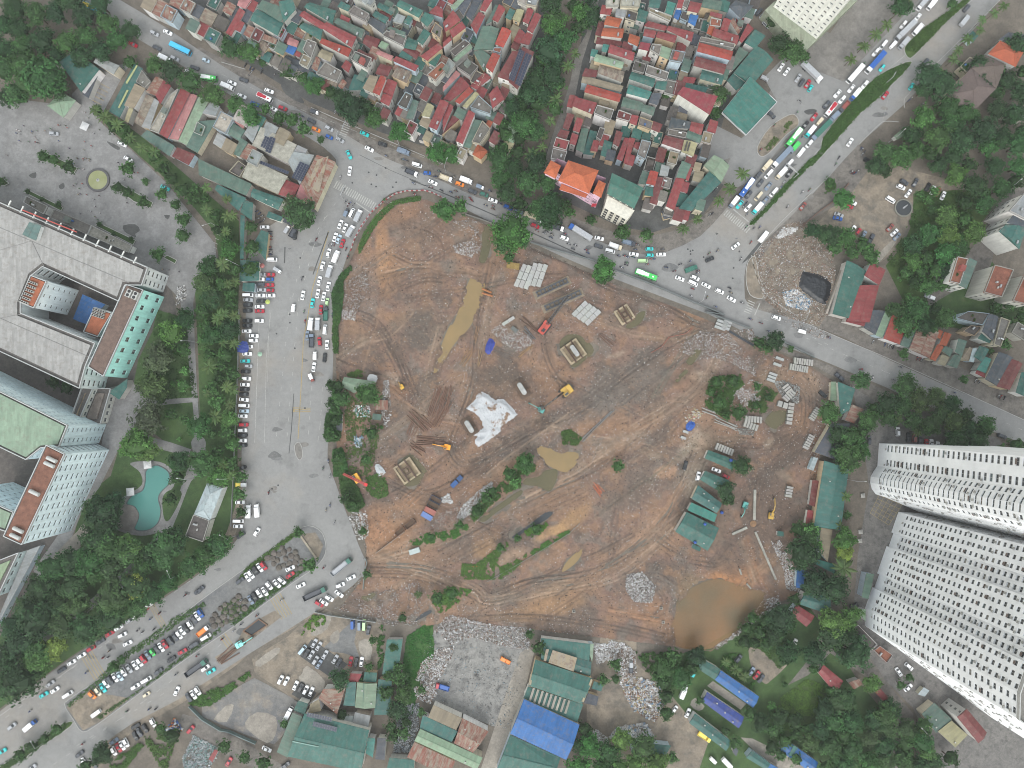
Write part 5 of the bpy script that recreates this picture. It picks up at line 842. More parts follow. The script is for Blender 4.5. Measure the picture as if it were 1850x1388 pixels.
# --- the two white residential towers
def tower(base_px,h,nfl,spec,label,name='apartment_tower'):
 Wp=loc_of(base_px,0); c=sum(Wp,Vector())/len(Wp); P=[(q.x - c.x,q.y - c.y) for q in Wp]
 rt=root(name,(c.x,c.y,0),label,'tower','white residential towers',area='-'); fa=Facade(rt); n=len(P)
 for i in range(n):
  A,B_=Vector(P[i]),Vector(P[(i + 1) % n]); sp=spec.get(i)
  if not sp: fa.wall(A,B_,0,h); continue
  d=B_ - A; u=d.normalized(); nr=Vector((u.y,-u.x)); t0=0.0
  for frac,nc,off,ww,wh,mi in sp:
   p0,p1=A + d*t0 - nr*off,A + d*(t0 + frac) - nr*off
   fa.wall(p0,p1,0,6.4,0,0); fa.wall(p0,p1,6.4,h,nc,nfl,ww,wh,.3,.5 if off else .3,mi)
   if off:
    for (q,s_) in ((p0,1),(p1,-1)): q2=q + nr*off; (fa.wall(q2,q,0,h) if s_ > 0 else fa.wall(q,q2,0,h))
   t0 += frac
 ac=MB(); ln=MB(); rz_=random.Random(int(c.x))   # air conditioners and washing hung out below windows
 for (lo,rz,w,hh,wc) in fa.panes:
  o=Vector((math.sin(rz),-math.cos(rz))); t=Vector((math.cos(rz),math.sin(rz)))
  if rz_.random() < .22: q=Vector(lo[:2]) + o*.75 + t*rz_.uniform(-.5,.5)*w; ac.box((q.x,q.y,lo[2] - .3),(.9,.45,.6),rz)
  elif rz_.random() < .12: q=Vector(lo[:2]) + o*.62; ln.box((q.x,q.y,lo[2] + .3*hh),(w*.7,.12,hh*.55),rz)
 link('air_conditioners',ac.build('air_conditioners',['plain']),rt,color=C(190,190,186),kind='stuff'); link('washing',ln.build('washing',['plain']),rt,color=C(140,126,120),kind='stuff')
 fa.done(['tower','wall'],C(220,222,225),300,key=lambda q: -q[0][2] + 400*(q[0][2] > h*.8))
 b=MB(); b.prism(P,h - .3,h); b.prism([(x*.98,y*.98) for x,y in P],h,h + .25); link('roof',b.build('roof',['conc']),rt,color=C(150,146,140))
 link('parapet',parapet_mesh(P,h,1.3,.3),rt,color=C(210,210,208)); return rt
def bays(seq,ww=.5,wh=.5,rw=.56,rh=.56):
 tot=sum(abs(k) for k in seq); return [(abs(k)/tot,abs(k),0 if k > 0 else 1.0,ww if k > 0 else rw,wh if k > 0 else rh,0 if k > 0 else 1) for k in seq]
# base corners run anticlockwise seen from above
tower(pts('1623,925 1563,1098 1562,1130 1606,1161 1690,1222 1790,1296 1900,1190 1800,935'),100,29,{0: bays((3,-2,4,-2,3)),1: bays((2,)),2: bays((2,)),3: bays((4,)),4: bays((5,)),7: bays((8,))},'big white residential tower with many window rows at lower right')
BAND=[(1,1,0,.96,.36,0)]
tower(pts('1588,801 1585,842 1578,852 1573,861 1572,872 1575,884 1582,893 1600,899 1660,925 1760,930 1780,805'),103,30,{0: [(.38,1,0,.72,.52,0),(.24,0,0,0,0,0),(.38,1,0,.72,.52,0)],1: [(1,1,0,.6,.45,0)],2: BAND,3: BAND,4: [(1,1,0,.5,.5,0)],5: [(1,1,0,.45,.5,0)],6: bays((1,)),7: bays((3,))},'white residential tower with rounded bay above the bigger tower')
# --- white block at the top edge, on a pale green podium
Wp=loc_of(pts('1397,12 1475,71 1540,-5 1462,-64'),8); c=sum(Wp,Vector())/4; c.z=0; P=[(q.x - c.x,q.y - c.y) for q in Wp]
rt=root('white_block',(c.x,c.y,0),'white office block with paired windows at top edge above fuel station','building',area='-'); fa=Facade(rt)
fa.wall(P[0],P[1],8,62,8,17,.42,.38,.35,.4); 
for i in (1,2,3): fa.wall(P[i],P[(i + 1) % 4],8,62,6 if i != 2 else 0,17 if i != 2 else 0,.4,.38,.35,.4)
fa.done(['wall'],C(206,206,200),300)
b=MB(); b.prism(P,61.8,62.2); link('roof',b.build('roof',['conc']),rt,color=C(150,148,140))
pw=loc_of(pts('a4:1305,85 a4:1375,20 a4:1500,-60 a5:480,-20 a5:20,430 a4:1640,455'),8); b=MB(); b.prism([(q.x - c.x,q.y - c.y) for q in pw],0,8); link('podium',b.build('podium',['roof']),rt,color=C(176,184,162))
# --- fuel station canopy
Wp=loc_of(pts('a4:945,945 a4:1175,650 a4:1405,855 a4:1145,1130'),8.5); c=sum(Wp,Vector())/4; c.z=0; P=ccw([(q.x - c.x,q.y - c.y) for q in Wp])
rt=root('fuel_station',(c.x,c.y,0),'large green canopy with white edge at the fuel station','canopy',area='-')
link('canopy_roof',roof_mesh(P,'m',8.5,'roof'),rt,color=C(74,132,122)); link('fascia',parapet_mesh(P,7.9,.95,.3),rt,color=C(210,212,214))
for k in range(4):
 q=Vector(P[k])*.6; b=MB(); b.tube((0,0,0),(0,0,8.4),.3,n=8); link('column',b.build('column',['plain']),rt,(q.x,q.y,0),color=C(200,200,200))
A,B_=Vector(P[0]),Vector(P[1]); 
# --- orange roofed hotel with pink front
def simple_building(p,h,label,roof,rcol,wall,typ,fronts,name,cat,mat='tile',nfl=None,wc=None,group=None):
 Wp=loc_of(p,h); c=sum(Wp,Vector())/len(Wp); c.z=0; P=ccw([(q.x - c.x,q.y - c.y) for q in Wp]); rt=root(name,(c.x,c.y,0),label,cat,group,area='-'); fa=Facade(rt)
 I=[tuple(v) for v in inset(P,.4)]; n=len(I)
 for i in range(n):
  A,B_=Vector(I[i]),Vector(I[(i + 1) % n]); d=B_ - A; nr=Vector((d.y,-d.x)).normalized(); mid=(A + B_)/2 + Vector((c.x,c.y))
  vis=nr.dot(-mid) > 0
  fl=nfl or int(h/3.4); nc=max(1,int(d.length/fronts))
  fa.wall(A,B_,0,h - .1,nc if vis else 0,fl if vis else 0,.62,.45,.3,.35)
 fa.done(['wall'],wall,220)
 if typ: link('roof',roof_mesh(P,typ,h,mat),rt,color=rcol)
 return rt,P,c
rt,P,c=simple_building(pts('b3:1150,110 b3:1230,20 b3:1650,190 b3:1590,370'),16,'orange tiled hotel with pink facade beside the main road','tile',C(206,110,72),C(206,172,190),None,3.0,'hotel','hotel')
for q,hh,ty in (('b3:1240,215 b3:1325,45 b3:1580,130 b3:1500,325',20,'h'),('b3:1120,150 b3:1180,45 b3:1265,90 b3:1220,200',19,'y'),('b3:1530,320 b3:1580,210 b3:1640,240 b3:1600,360',20,'y'),('b3:1250,290 b3:1270,240 b3:1490,330 b3:1470,360',17.5,'m')):
 Wp=loc_of(pts(q),hh); R_=ccw([(v.x - c.x,v.y - c.y) for v in Wp]); b=MB(); b.prism([tuple(v) for v in inset(R_,.5)],15.5,hh); link('upper_wall',b.build('upper_wall',['wall']),rt,color=C(208,176,192)); link('roof',roof_mesh(R_,ty,hh,'tile'),rt,color=jit(C(208,112,74),.05))
b=MB(); b.box((0,0,0),(2.2,.15,4.5)); q=W(*Q('b3',1540,420),9); link('banner',b.build('banner',['plain']),rt,(q.x - c.x,q.y - c.y,9),0,color=C(214,60,80))
rt,P,c=simple_building(pts('b4:-15,325 b4:25,150 b4:290,275 b4:210,450'),16,'green roofed white apartment block right of the orange hotel','roof',C(78,128,114),C(196,194,184),'g',2.8,'apartment_block','building','roof')
Wp=loc_of(pts('b4:-40,440 b4:-10,340 b4:215,465 b4:150,545'),14); b=MB(); b.prism([(v.x - c.x,v.y - c.y) for v in Wp],0,14); link('front_wing',b.build('front_wing',['wall']),rt,color=C(196,192,180))
I=ccw([(v.x - c.x,v.y - c.y) for v in Wp]); add_windows(rt,I,14,4,24,2.4,C(90,90,88),'all',1.7,2.0)
# --- hospital: grey roofed wings round a courtyard, teal wing to the right
GREYR=C(186,184,181)
def wing(p,h,label,rcol,wall,mat='roof',nw=(0,0),rib=None,name='hospital_wing',par=True,group='hospital wings',gut=2.2,ww=.55,wh=.42,wc=None):
 Wp=loc_of(p,h); c=sum(Wp,Vector())/len(Wp); c.z=0; P=ccw([(q.x - c.x,q.y - c.y) for q in Wp]); rt=root(name,(c.x,c.y,0),label,'hospital wing',group,area='-'); fa=Facade(rt); n=len(P)
 for i in range(n):
  A,B_=Vector(P[i]),Vector(P[(i + 1) % n]); d=B_ - A; nr=Vector((d.y,-d.x)).normalized(); mid=(A + B_)/2 + Vector((c.x,c.y)); vis=nr.dot(-mid) > 0 and d.length > 6
  fa.wall(A,B_,0,h,max(1,int(d.length/nw[0])) if vis and nw[0] else 0,nw[1] if vis else 0,ww,wh,.3,.3,wc=wc)
 fa.done(['wall'],wall,240)
 b=MB(); b.prism([tuple(v) for v in inset(P,gut)],h - .1,h + .7,0); ROOF[rt.name]=link('roof',b.build('roof',[mat]),rt,color=rcol)
 b=MB(); b.prism(P,h - .4,h); link('gutter_walk',b.build('gutter_walk',['conc']),rt,color=C(128,122,118))
 if par: link('parapet',parapet_mesh(P,h,.9,.35),rt,color=C(208,210,210))
 return rt,P,c
rt,P,c=wing(pts('b1:-500,180 b1:1240,945 b1:1190,1090 b1:1050,1090 b1:1000,1225 b1:365,935 b1:270,1010 b1:180,1240 c1:180,30 c1:800,280 c1:720,470 c1:670,655 c1:-500,110'),19,'broad pale grey roofed hospital building round a courtyard',GREYR,C(204,208,208),nw=(3.4,5),gut=1.5)
for q in ('b1:265,720 b1:365,930','b1:265,720 b1:-300,880','b1:-300,480 b1:1080,1070','c1:180,35 c1:-300,130','c1:760,400 c1:-300,-60'):
 A,B_=loc_of(pts(q),19.8); b=MB(); b.tube((A.x - c.x,A.y - c.y,19.72),(B_.x - c.x,B_.y - c.y,19.72),.14,n=5); link('ridge',b.build('ridge',['plain']),ROOF[rt.name],color=C(150,148,146))
for k in range(11):  # walkway ribs along the plaza side
 q=W(*Q('b1',80 + k*105,410 + k*47),19.2); b=MB(); b.box((0,0,.3),(.5,3.2,.5)); link('beam',b.build('beam',['wall']),rt,(q.x - c.x,q.y - c.y,19.0),math.radians(-25),color=C(200,200,196))
q=loc_of(pts('b1:185,665 b1:245,560 b1:345,590 b1:300,718'),22.5); R_=ccw([(v.x - c.x,v.y - c.y) for v in q]); b=MB(); b.prism([tuple(v) for v in inset(R_,.4)],19,22.4); link('lift_house_wall',b.build('lift_house_wall',['wall']),rt,color=C(200,204,204)); link('lift_house_roof',roof_mesh(R_,'g',22.5,'roof'),rt,color=C(110,138,134))
b=MB(); q=loc_of(pts('b1:185,455 b1:640,640 b1:640,650 b1:185,465'),20.1); b.prism([(v.x - c.x,v.y - c.y) for v in q],20.0,20.12); link('red_sign_board',b.build('red_sign_board',['plain']),rt,color=C(206,90,80))
rt,P,c=wing(pts('b1:1060,1085 b1:1200,1130 c1:870,555 c1:745,475'),19,'teal fronted hospital wing with brown roof terrace',C(134,112,102),C(166,222,214),'conc',(5.2,2),gut=.5,ww=.42,wh=.32,wc=C(120,130,126))
for k in range(2):
 q=W(*Q('b1',1090 + k*52,1160 + k*20),19.7); b=MB(); b.box((0,0,.9),(2.2,3.6,1.8)); b.tube((0,-.9,1.8),(0,-.9,1.95),.7,n=12,mi=1); b.tube((0,.9,1.8),(0,.9,1.95),.7,n=12,mi=1); link('cooling_unit',b.build('cooling_unit',['plain','tyre']),ROOF[rt.name],(q.x - c.x,q.y - c.y,19.7),math.radians(-25),color=C(210,210,206))
for k in range(9):  # small vent openings under the terrace, as in the photo's lower row
 A,B_=W(*Q('b1',1352,1200),5),W(*Q('c1',1055,560),5); p=A.lerp(B_,(k + .5)/9)
wing(pts('b1:265,1010 b1:395,1060 b1:290,1280 b1:170,1230'),23,'courtyard block with orange terrace and rows of cooling fans',C(196,118,86),C(206,214,216),'conc',(3.6,6),gut=.5,ww=.35,wh=.25)
rt,P,c=wing(pts('c1:705,185 c1:800,-20 c1:940,30 c1:825,225'),12,'low courtyard block with orange terrace beside blue canopy',C(194,116,84),C(206,210,208),'conc',(3,3),gut=.5)
FAN=None
b=MB(); b.box((0,0,.5),(1.0,1.0,1.0)); b.tube((0,0,1.0),(0,0,1.12),.38,n=10,mi=1); FAN=b.build('cooling_fan',['plain','tyre'])
for r_,k0 in ((0,5),(1,5),(2,5)):
 for k in range(k0):
  q=W(*Q('c1',795 + k*20 - r_*6,5 + k*6 + r_*24 - 10),12.7); link('cooling_fan',FAN,ROOF[rt.name],(q.x - c.x,q.y - c.y,12.7),math.radians(-25),color=C(210,208,200))
cb=[o for o in REG if o[1].startswith('courtyard block')][0][0]
for r_ in range(6):
 for k in range(4):
  q=W(*Q('b1',255 - r_*15 + k*18,1062 + r_*32 + k*7),23.7); link('cooling_fan',FAN,ROOF[cb.name],(q.x - cb.location.x,q.y - cb.location.y,23.7),math.radians(-25),color=C(210,208,200))
house(pts('b1:610,1370 b1:690,1165 b1:880,1250 c1:720,120'),'b','g',4.5,wall=C(190,194,196),base='courtyard canopy',name='courtyard_canopy',cat='canopy')
wing(pts('c1:-500,430 c1:570,965 c1:500,1140 c1:350,1150 c1:225,1250 c1:-500,900'),29,'pale green roofed hospital wing with white walls',C(160,184,160),C(196,214,220),'roof',(3.6,9),gut=.9,ww=.4,wh=.3)
rt,P,c=wing(pts('c1:395,1130 c1:545,1205 d1:190,710 d1:40,640'),33,'white hospital tower with orange roof terrace and window rows',C(150,104,86),C(204,220,226),'conc',(4.4,9),gut=.5,ww=.6,wh=.36)
for k,(x,y) in enumerate((('c1',(445,1250)),('c1',(425,1292)),('d1',(300,278)),('d1',(165,588)),('d1',(140,642)))):
 q=W(*Q(x,*y),33.7); b=MB(); b.tube((-2.2,0,1),(2.2,0,1),.8,n=10); b.box((-1.4,0,.3),(.3,1.2,.6)); b.box((1.4,0,.3),(.3,1.2,.6)); link('water_tank',b.build('water_tank',['plain']),ROOF[rt.name],(q.x - c.x,q.y - c.y,33.7),math.radians(-25),color=C(214,216,214))
wing(pts('d1:-300,250 d1:120,440 d1:60,600 d1:-300,480'),30,'hospital wing with pale green roof at the frame edge',C(160,184,158),C(196,214,220),'roof',(3.6,9),gut=.9,ww=.4,wh=.3)
wing(pts('d1:-300,960 d1:160,780 d1:-10,1140 d1:-300,1250'),9,'low pale green roofed hospital annex',C(164,186,150),C(190,204,204),'roof',(3.6,2))
wing(pts('c1:590,930 c1:690,650 c1:780,660 c1:650,960'),9,'beige roofed link building between hospital wings',C(190,172,150),C(196,196,190),'conc',(3,2))
wing(pts('c1:660,960 c1:790,655 c1:930,660 c1:845,950'),5.5,'low terrace with divided concrete roof beside link building',C(150,138,130),C(190,190,184),'conc',(3,1))
house(pts('c1:910,690 c1:1070,575 c1:1060,650 c1:995,750'),'g','m',5,base='porch canopy',name='porch_canopy',cat='canopy')
for q,cd in (('b1:200,400 b1:225,345 b1:405,430 b1:370,500','k'),('b1:420,525 b1:460,455 b1:770,590 b1:735,670','k'),('b1:735,670 b1:770,590 b1:1110,760 b1:1080,820','e')): house(pts(q),cd,'f',4.5,base='entrance canopy',name='entrance_canopy',cat='canopy',extra='n')
house(pts('d1:1620,460 d1:1730,200 d1:1860,240 d1:1755,510'),'h','h',7,wall=C(206,206,204),base='small office',name='small_office',cat='building')
rt_,P_,h_=house(pts('d1:1550,640 d1:1620,460 d1:1755,510 d1:1700,690'),'K','f',6.5,wall=C(196,194,188),base='small office',name='small_office',cat='building')
# corrugated canopy road beside the hospital
house(pts('d1:0,1300 d1:230,760 d1:340,720 d1:-20,1388'),'s','m',4,base='covered walkway',name='covered_walkway',cat='walkway')
# --- fountain, pool, planters on the plaza
fc=W(*Q('b1',822,213),0); rt=root('fountain',(fc.x,fc.y,0),'round stone fountain full of pale green water on the plaza','fountain',area='-'); b=MB()
for i in range(28):
 a0,a1=2*math.pi*i/28,2*math.pi*(i + 1)/28; r0,r1=4.6,5.6
 b.hull([(r0*math.cos(a0),r0*math.sin(a0),0),(r1*math.cos(a0),r1*math.sin(a0),0),(r1*math.cos(a1),r1*math.sin(a1),0),(r0*math.cos(a1),r0*math.sin(a1),0)],[(r0*math.cos(a0),r0*math.sin(a0),.7),(r1*math.cos(a0),r1*math.sin(a0),.7),(r1*math.cos(a1),r1*math.sin(a1),.7),(r0*math.cos(a1),r0*math.sin(a1),.7)])
link('rim',b.build('rim',['stone']),rt,color=C(104,102,104)); b=MB(); b.tube((0,0,.1),(0,0,.5),4.62,n=28); link('water',b.build('water',['algae']),rt)
b=MB(); b.tube((0,0,.5),(0,0,1.6),.25,.12,n=8); b.tube((0,0,.5),(0,0,.7),.8,.5,n=10); link('nozzle',b.build('nozzle',['stone']),rt,color=C(190,190,190))
pool=smooth(pts('d1:1330,55 d1:1410,110 d1:1415,200 d1:1350,270 d1:1325,330 d1:1345,430 d1:1320,530 d1:1240,590 d1:1130,585 d1:1150,480 d1:1130,400 d1:1060,370 d1:1110,300 d1:1190,260 d1:1215,180 d1:1220,100 d1:1270,60'),5,True)
patch('water',pool,.09,'pool'); kerb('pool_rim',pool,True,.4,0,.3,col=C(110,120,120))
dk=smooth(pts('d1:1050,380 d1:1120,400 d1:1160,470 d1:1120,570 d1:1060,600 d1:960,540 d1:950,440 d1:1000,390'),4,True); patch('pool_terrace',dk,.4,'pave',thick=.4)
for s in ('b1:200,310 b1:230,290 b1:530,440 b1:515,470','b1:800,590 b1:830,570 b1:1135,715 b1:1115,755','b1:1370,860 b1:1400,840 b1:1480,880 b1:1465,910','b1:940,250 b1:1000,240 b1:1280,400 b1:1260,445 b1:1120,390','b1:310,0 b1:400,-10 b1:650,110 b1:620,160 b1:520,110','b1:-60,180 b1:20,190 b1:80,240 b1:40,260 b1:-40,240'):
 p=pts(s); patch('planter_bed',p,.3,'lawn',thick=.3); kerb('planter_kerb',p,True,.3,0,.42,col=C(196,194,190))
# ------------------------------------------------------------------ trees, palms, hedges, weeds
CROWNS=[foliage('crown_%d' % i,34 + 4*(i % 3),26,.085 + .012*(i % 2),.72 + .05*(i % 3),11 + i*7,.74,.2) for i in range(6)]
def trunk_mesh():
 b=MB(); b.tube((0,0,-.1),(.02,0,.55),.075,.05,n=7)
 for k in range(5):
  a=k*1.257; b.tube((.02,0,.5),(.36*math.cos(a),.36*math.sin(a),.95),.035,.015,n=5)
 return b.build('trunk',['bark'])
TRUNK=trunk_mesh()
def frond_mesh():
 b=MB(); n=6; L=1.0; prev=None
 for i in range(n):
  t0,t1=i/n,(i + 1)/n; f=lambda t: (t*L,.28*math.sin(t*2.4)*1 - .35*t*t)
  (x0,z0),(x1,z1)=f(t0),f(t1); w0,w1=.13*math.sin(math.pi*min(1,t0*.9 + .12)),.13*math.sin(math.pi*min(1,t1*.9 + .1))
  for s in (-1,1): b.face([(x0,0,z0),(x1,0,z1),(x1 - .02,s*w1,z1 - w1*.6),(x0 - .02,s*w0,z0 - w0*.6)][::s])
 me=b.build('frond',['leaf']); a=me.attributes.new('tone','FLOAT','POINT'); a.data.foreach_set('value',[1.0]*len(me.vertices)); return me
FROND=frond_mesh()
def ptrunk_mesh():
 b=MB(); b.tube((0,0,-.05),(.1,0,.5),.16,.11,n=8); b.tube((.1,0,.5),(.05,0,1.0),.11,.1,n=8); b.tube((.05,0,.97),(.05,0,1.06),.2,.1,n=8); return b.build('trunk',['bark'])
PTRUNK=ptrunk_mesh()
TONES=dict(d=((46,74,44),'dark green'),m=((58,92,50),'mid green'),l=((78,110,56),'light green'),y=((112,130,60),'yellow-green'),o=((66,90,54),'olive'),b=((70,84,60),'brownish'),c=((62,104,52),'fresh green'))
TL=[]
def tree(px,py,r,tone='m',h=None,area_=None): TL.append((r,px,py,tone,h))
def crown_col(tone): return jit(tuple(v*1.82 for v in C(*TONES[tone][0])[:3]) + (1,),.16,.07)
def plant(r,px,py,tone,h):
 tn=TONES[tone][1]; h=h or max(3.0,r*1.9 + 1.0); zc=h - r*.62; p=W(px,py,zc); size='small' if r < 2.4 else ('big' if r > 5.2 else 'medium')
 rt=root('tree',(p.x,p.y,0),f'{size} {tn} tree','tree','broadleaf trees')
 link('trunk',TRUNK,rt,(0,0,0),random.uniform(0,6),(r*1.0,r*1.0,zc)); link('crown',random.choice(CROWNS),rt,(0,0,zc),random.uniform(0,6.28),(r*random.uniform(.93,1.07),r*random.uniform(.93,1.07),r*random.uniform(.8,1.0)),crown_col(tone))
def plant_all(limit=300):
 """the largest trees are things of their own; the many smallest grow as one mass"""
 TL.sort(key=lambda t: -t[0])
 for t in TL[:limit]: plant(*t)
 lo=[foliage('x',15,11,.15,.78,90 + k,.72,.22) for k in range(3)]; D=[]
 for me in lo:
  n=len(me.vertices); co=np.empty(n*3); me.vertices.foreach_get('co',co); tn=np.empty(n); me.attributes['tone'].data.foreach_get('value',tn); D.append((co.reshape(-1,3),tn,np.array([list(p.vertices) for p in me.polygons])))
 V=[]; F=[]; T=[]; base=0; tr=MB()
 for r,px,py,tone,h in TL[limit:]:
  h=h or max(2.6,r*1.9 + .8); zc=h - r*.62; p=W(px,py,zc); co,tn,fa=random.choice(D); a=random.uniform(0,6.28); ca,sa=math.cos(a),math.sin(a)
  V.append(np.stack([(co[:,0]*ca - co[:,1]*sa)*r + p.x,(co[:,0]*sa + co[:,1]*ca)*r + p.y,co[:,2]*r*.9 + zc],-1)); F.append(fa + base); base += len(co); T.append(tn*(sum(TONES[tone][0])/210.0) ** 2*random.uniform(.85,1.15)); tr.tube((p.x,p.y,0),(p.x,p.y,zc),r*.07,n=5)
 if V:
  o=link('tree_mass',bare_mesh('tree_mass',np.concatenate(V).tolist(),np.concatenate(F).tolist(),['leaf'],tone=np.concatenate(T)),color=crown_col('m'),kind='stuff'); o['label']='many small trees and shrubs filling the gaps between big trees'; o['category']='trees'; link('trunks',tr.build('trunks',['bark']),o,kind='stuff')
def palm(px,py,r,h=7.5,tone=(82,104,62),n=13):
 p=W(px,py,h); rt=root('palm_tree',(p.x,p.y,0),('tall ' if h > 8 else '') + ('big ' if r > 3.4 else 'small ' if r < 2.3 else '') + 'palm with drooping fronds','palm','palms'); link('trunk',PTRUNK,rt,(0,0,0),random.uniform(0,6),(1,1,h))
 col=jit(tuple(v*1.6 for v in C(*tone)[:3]) + (1,),.12,.05); a0=random.uniform(0,6)
 for k in range(n):
  o=link('frond',FROND,rt,(.05,0,h),a0 + k*2.4 + random.uniform(-.2,.2),r*random.uniform(.85,1.12),jit(col,.15)); o.rotation_euler=(random.uniform(-.3,.3),random.uniform(-.35,.25),o.rotation_euler.z)
def mass(poly,r0,r1,tones,dens=.78,palms=0.0,seed_=1,maxn=400,h=None):
 dens += .12; r0 *= 1.12; r1 *= 1.12; P=pts(poly); rr=random.Random(seed_); xs=[p[0] for p in P]; ys=[p[1] for p in P]; L=[]; tries=0
 while tries < 3500 and len(L) < maxn:
  tries += 1; x,y=rr.uniform(min(xs),max(xs)),rr.uniform(min(ys),max(ys))
  if not inpoly([x],[y],P)[0]: continue
  r=rr.uniform(r0,r1)
  if any(math.hypot(x - a,y - b_)*MPP < (r + c)*dens for a,b_,c in L): continue
  L.append((x,y,r))
 for x,y,r in L:
  if rr.random() < palms: palm(x,y,r*.95,rr.uniform(6,9))
  else: tree(x,y,r,rr.choice(tones),h)
mass('170,195 215,225 290,285 345,335 395,375 425,395 425,440 400,440 385,400 335,350 270,295 205,240',2.4,3.6,'mmcd',.62,.4,1); mass('395,445 425,445 425,640 420,860 385,870 378,760 375,640 365,560 370,490 390,480',2.8,4.2,'mmlcd',.62,.22,2); mass('365,480 385,470 385,560 370,640 362,560',3,4.4,'bdo',.7,0,3)
mass('65,1070 70,1035 130,992 160,965 200,970 230,985 255,1000 262,1045 215,1080 180,1100 150,1130 120,1150 60,1190 5,1240 5,1180 20,1110',4.2,6.6,'dmmo',.68,0,4); mass('160,905 205,900 215,960 185,950 165,935',3.5,5,'d',.7,0,5); mass('262,1000 330,960 330,985 300,1020 270,1030',4,5.6,'md',.7,0,6)
mass('1640,215 1700,190 1770,205 1850,250 1855,335 1800,350 1745,330 1690,315 1655,285 1605,308 1578,296 1600,268 1628,255',3.6,5.6,'ddmml',.62,0,7); mass('1700,395 1760,355 1792,350 1785,390 1762,420 1740,450 1735,480 1690,530 1668,560 1640,545 1630,500 1650,470 1640,440 1672,400',3.0,4.8,'mldc',.66,0,8); mass('1660,350 1690,345 1700,390 1670,380',2,3,'lc',.8,0,9); mass('1462,418 1500,398 1545,425 1580,450 1578,470 1550,462 1490,445',3,4.8,'mdc',.66,0,10); mass('1790,560 1850,520 1850,580 1810,600',2.6,3.6,'dm',.75,0,29); mass('1655,575 1700,540 1720,575 1690,600',2.8,4,'dm',.7,0,30); mass('1600,560 1660,560 1680,600 1640,610 1610,590',3.2,4.6,'md',.7,0,11)
mass('1600,705 1640,692 1690,715 1740,740 1785,772 1785,808 1745,805 1705,790 1655,768 1605,770 1585,748',3.6,5.2,'ddmo',.62,0,12); mass('1515,775 1556,768 1566,815 1530,842 1505,828',3.4,4.8,'dm',.66,0,13); mass('1470,1330 1500,1255 1560,1295 1600,1260 1632,1300 1690,1340 1735,1388 1480,1388',3.6,5.6,'mmdlo',.62,0,14,h=9); mass('1196,1185 1262,1182 1258,1205 1222,1240 1203,1290 1200,1240 1175,1200',3,4.4,'md',.66,0,15); mass('1050,1345 1110,1330 1160,1345 1205,1388 1040,1390',4,5.4,'cml',.66,0,16)
mass('985,0 1075,-10 1070,40 1040,60 1010,110 985,180 960,165 975,110',3.4,5.2,'dmd',.66,0,17); mass('945,160 975,175 975,230 940,285 900,265 925,210',3.2,4.6,'dm',.66,0,18); mass('897,285 975,295 1000,340 1012,398 975,402 940,370 893,348',3.6,5,'md',.64,0,19); mass('0,0 190,0 240,60 215,105 150,110 60,100 0,90',4,5.6,'dm',.7,0,28); mass('0,95 55,105 110,140 112,165 60,165 0,185',4,5.8,'dm',.66,0,20); mass('1770,110 1850,60 1850,240 1790,200 1780,150',3.6,5,'d',.66,0,21); mass('1440,955 1470,945 1475,1000 1450,1010',3,4,'dm',.7,0,22); mass('1330,1130 1390,1100 1430,1120 1430,1180 1380,1170 1340,1150',2.8,4.2,'dmo',.7,0,23); mass('1500,1120 1540,1100 1550,1150 1520,1190 1500,1160',3.4,4.6,'mdl',.66,0,24); mass('1370,1300 1440,1290 1480,1330 1440,1388 1390,1350',2.6,4.2,'mdo',.7,0,25); mass('700,1210 730,1200 735,1330 705,1330',2.4,4,'md',.7,0,26); mass('595,690 612,690 605,780 598,790',2,3,'dm',.7,0,27)
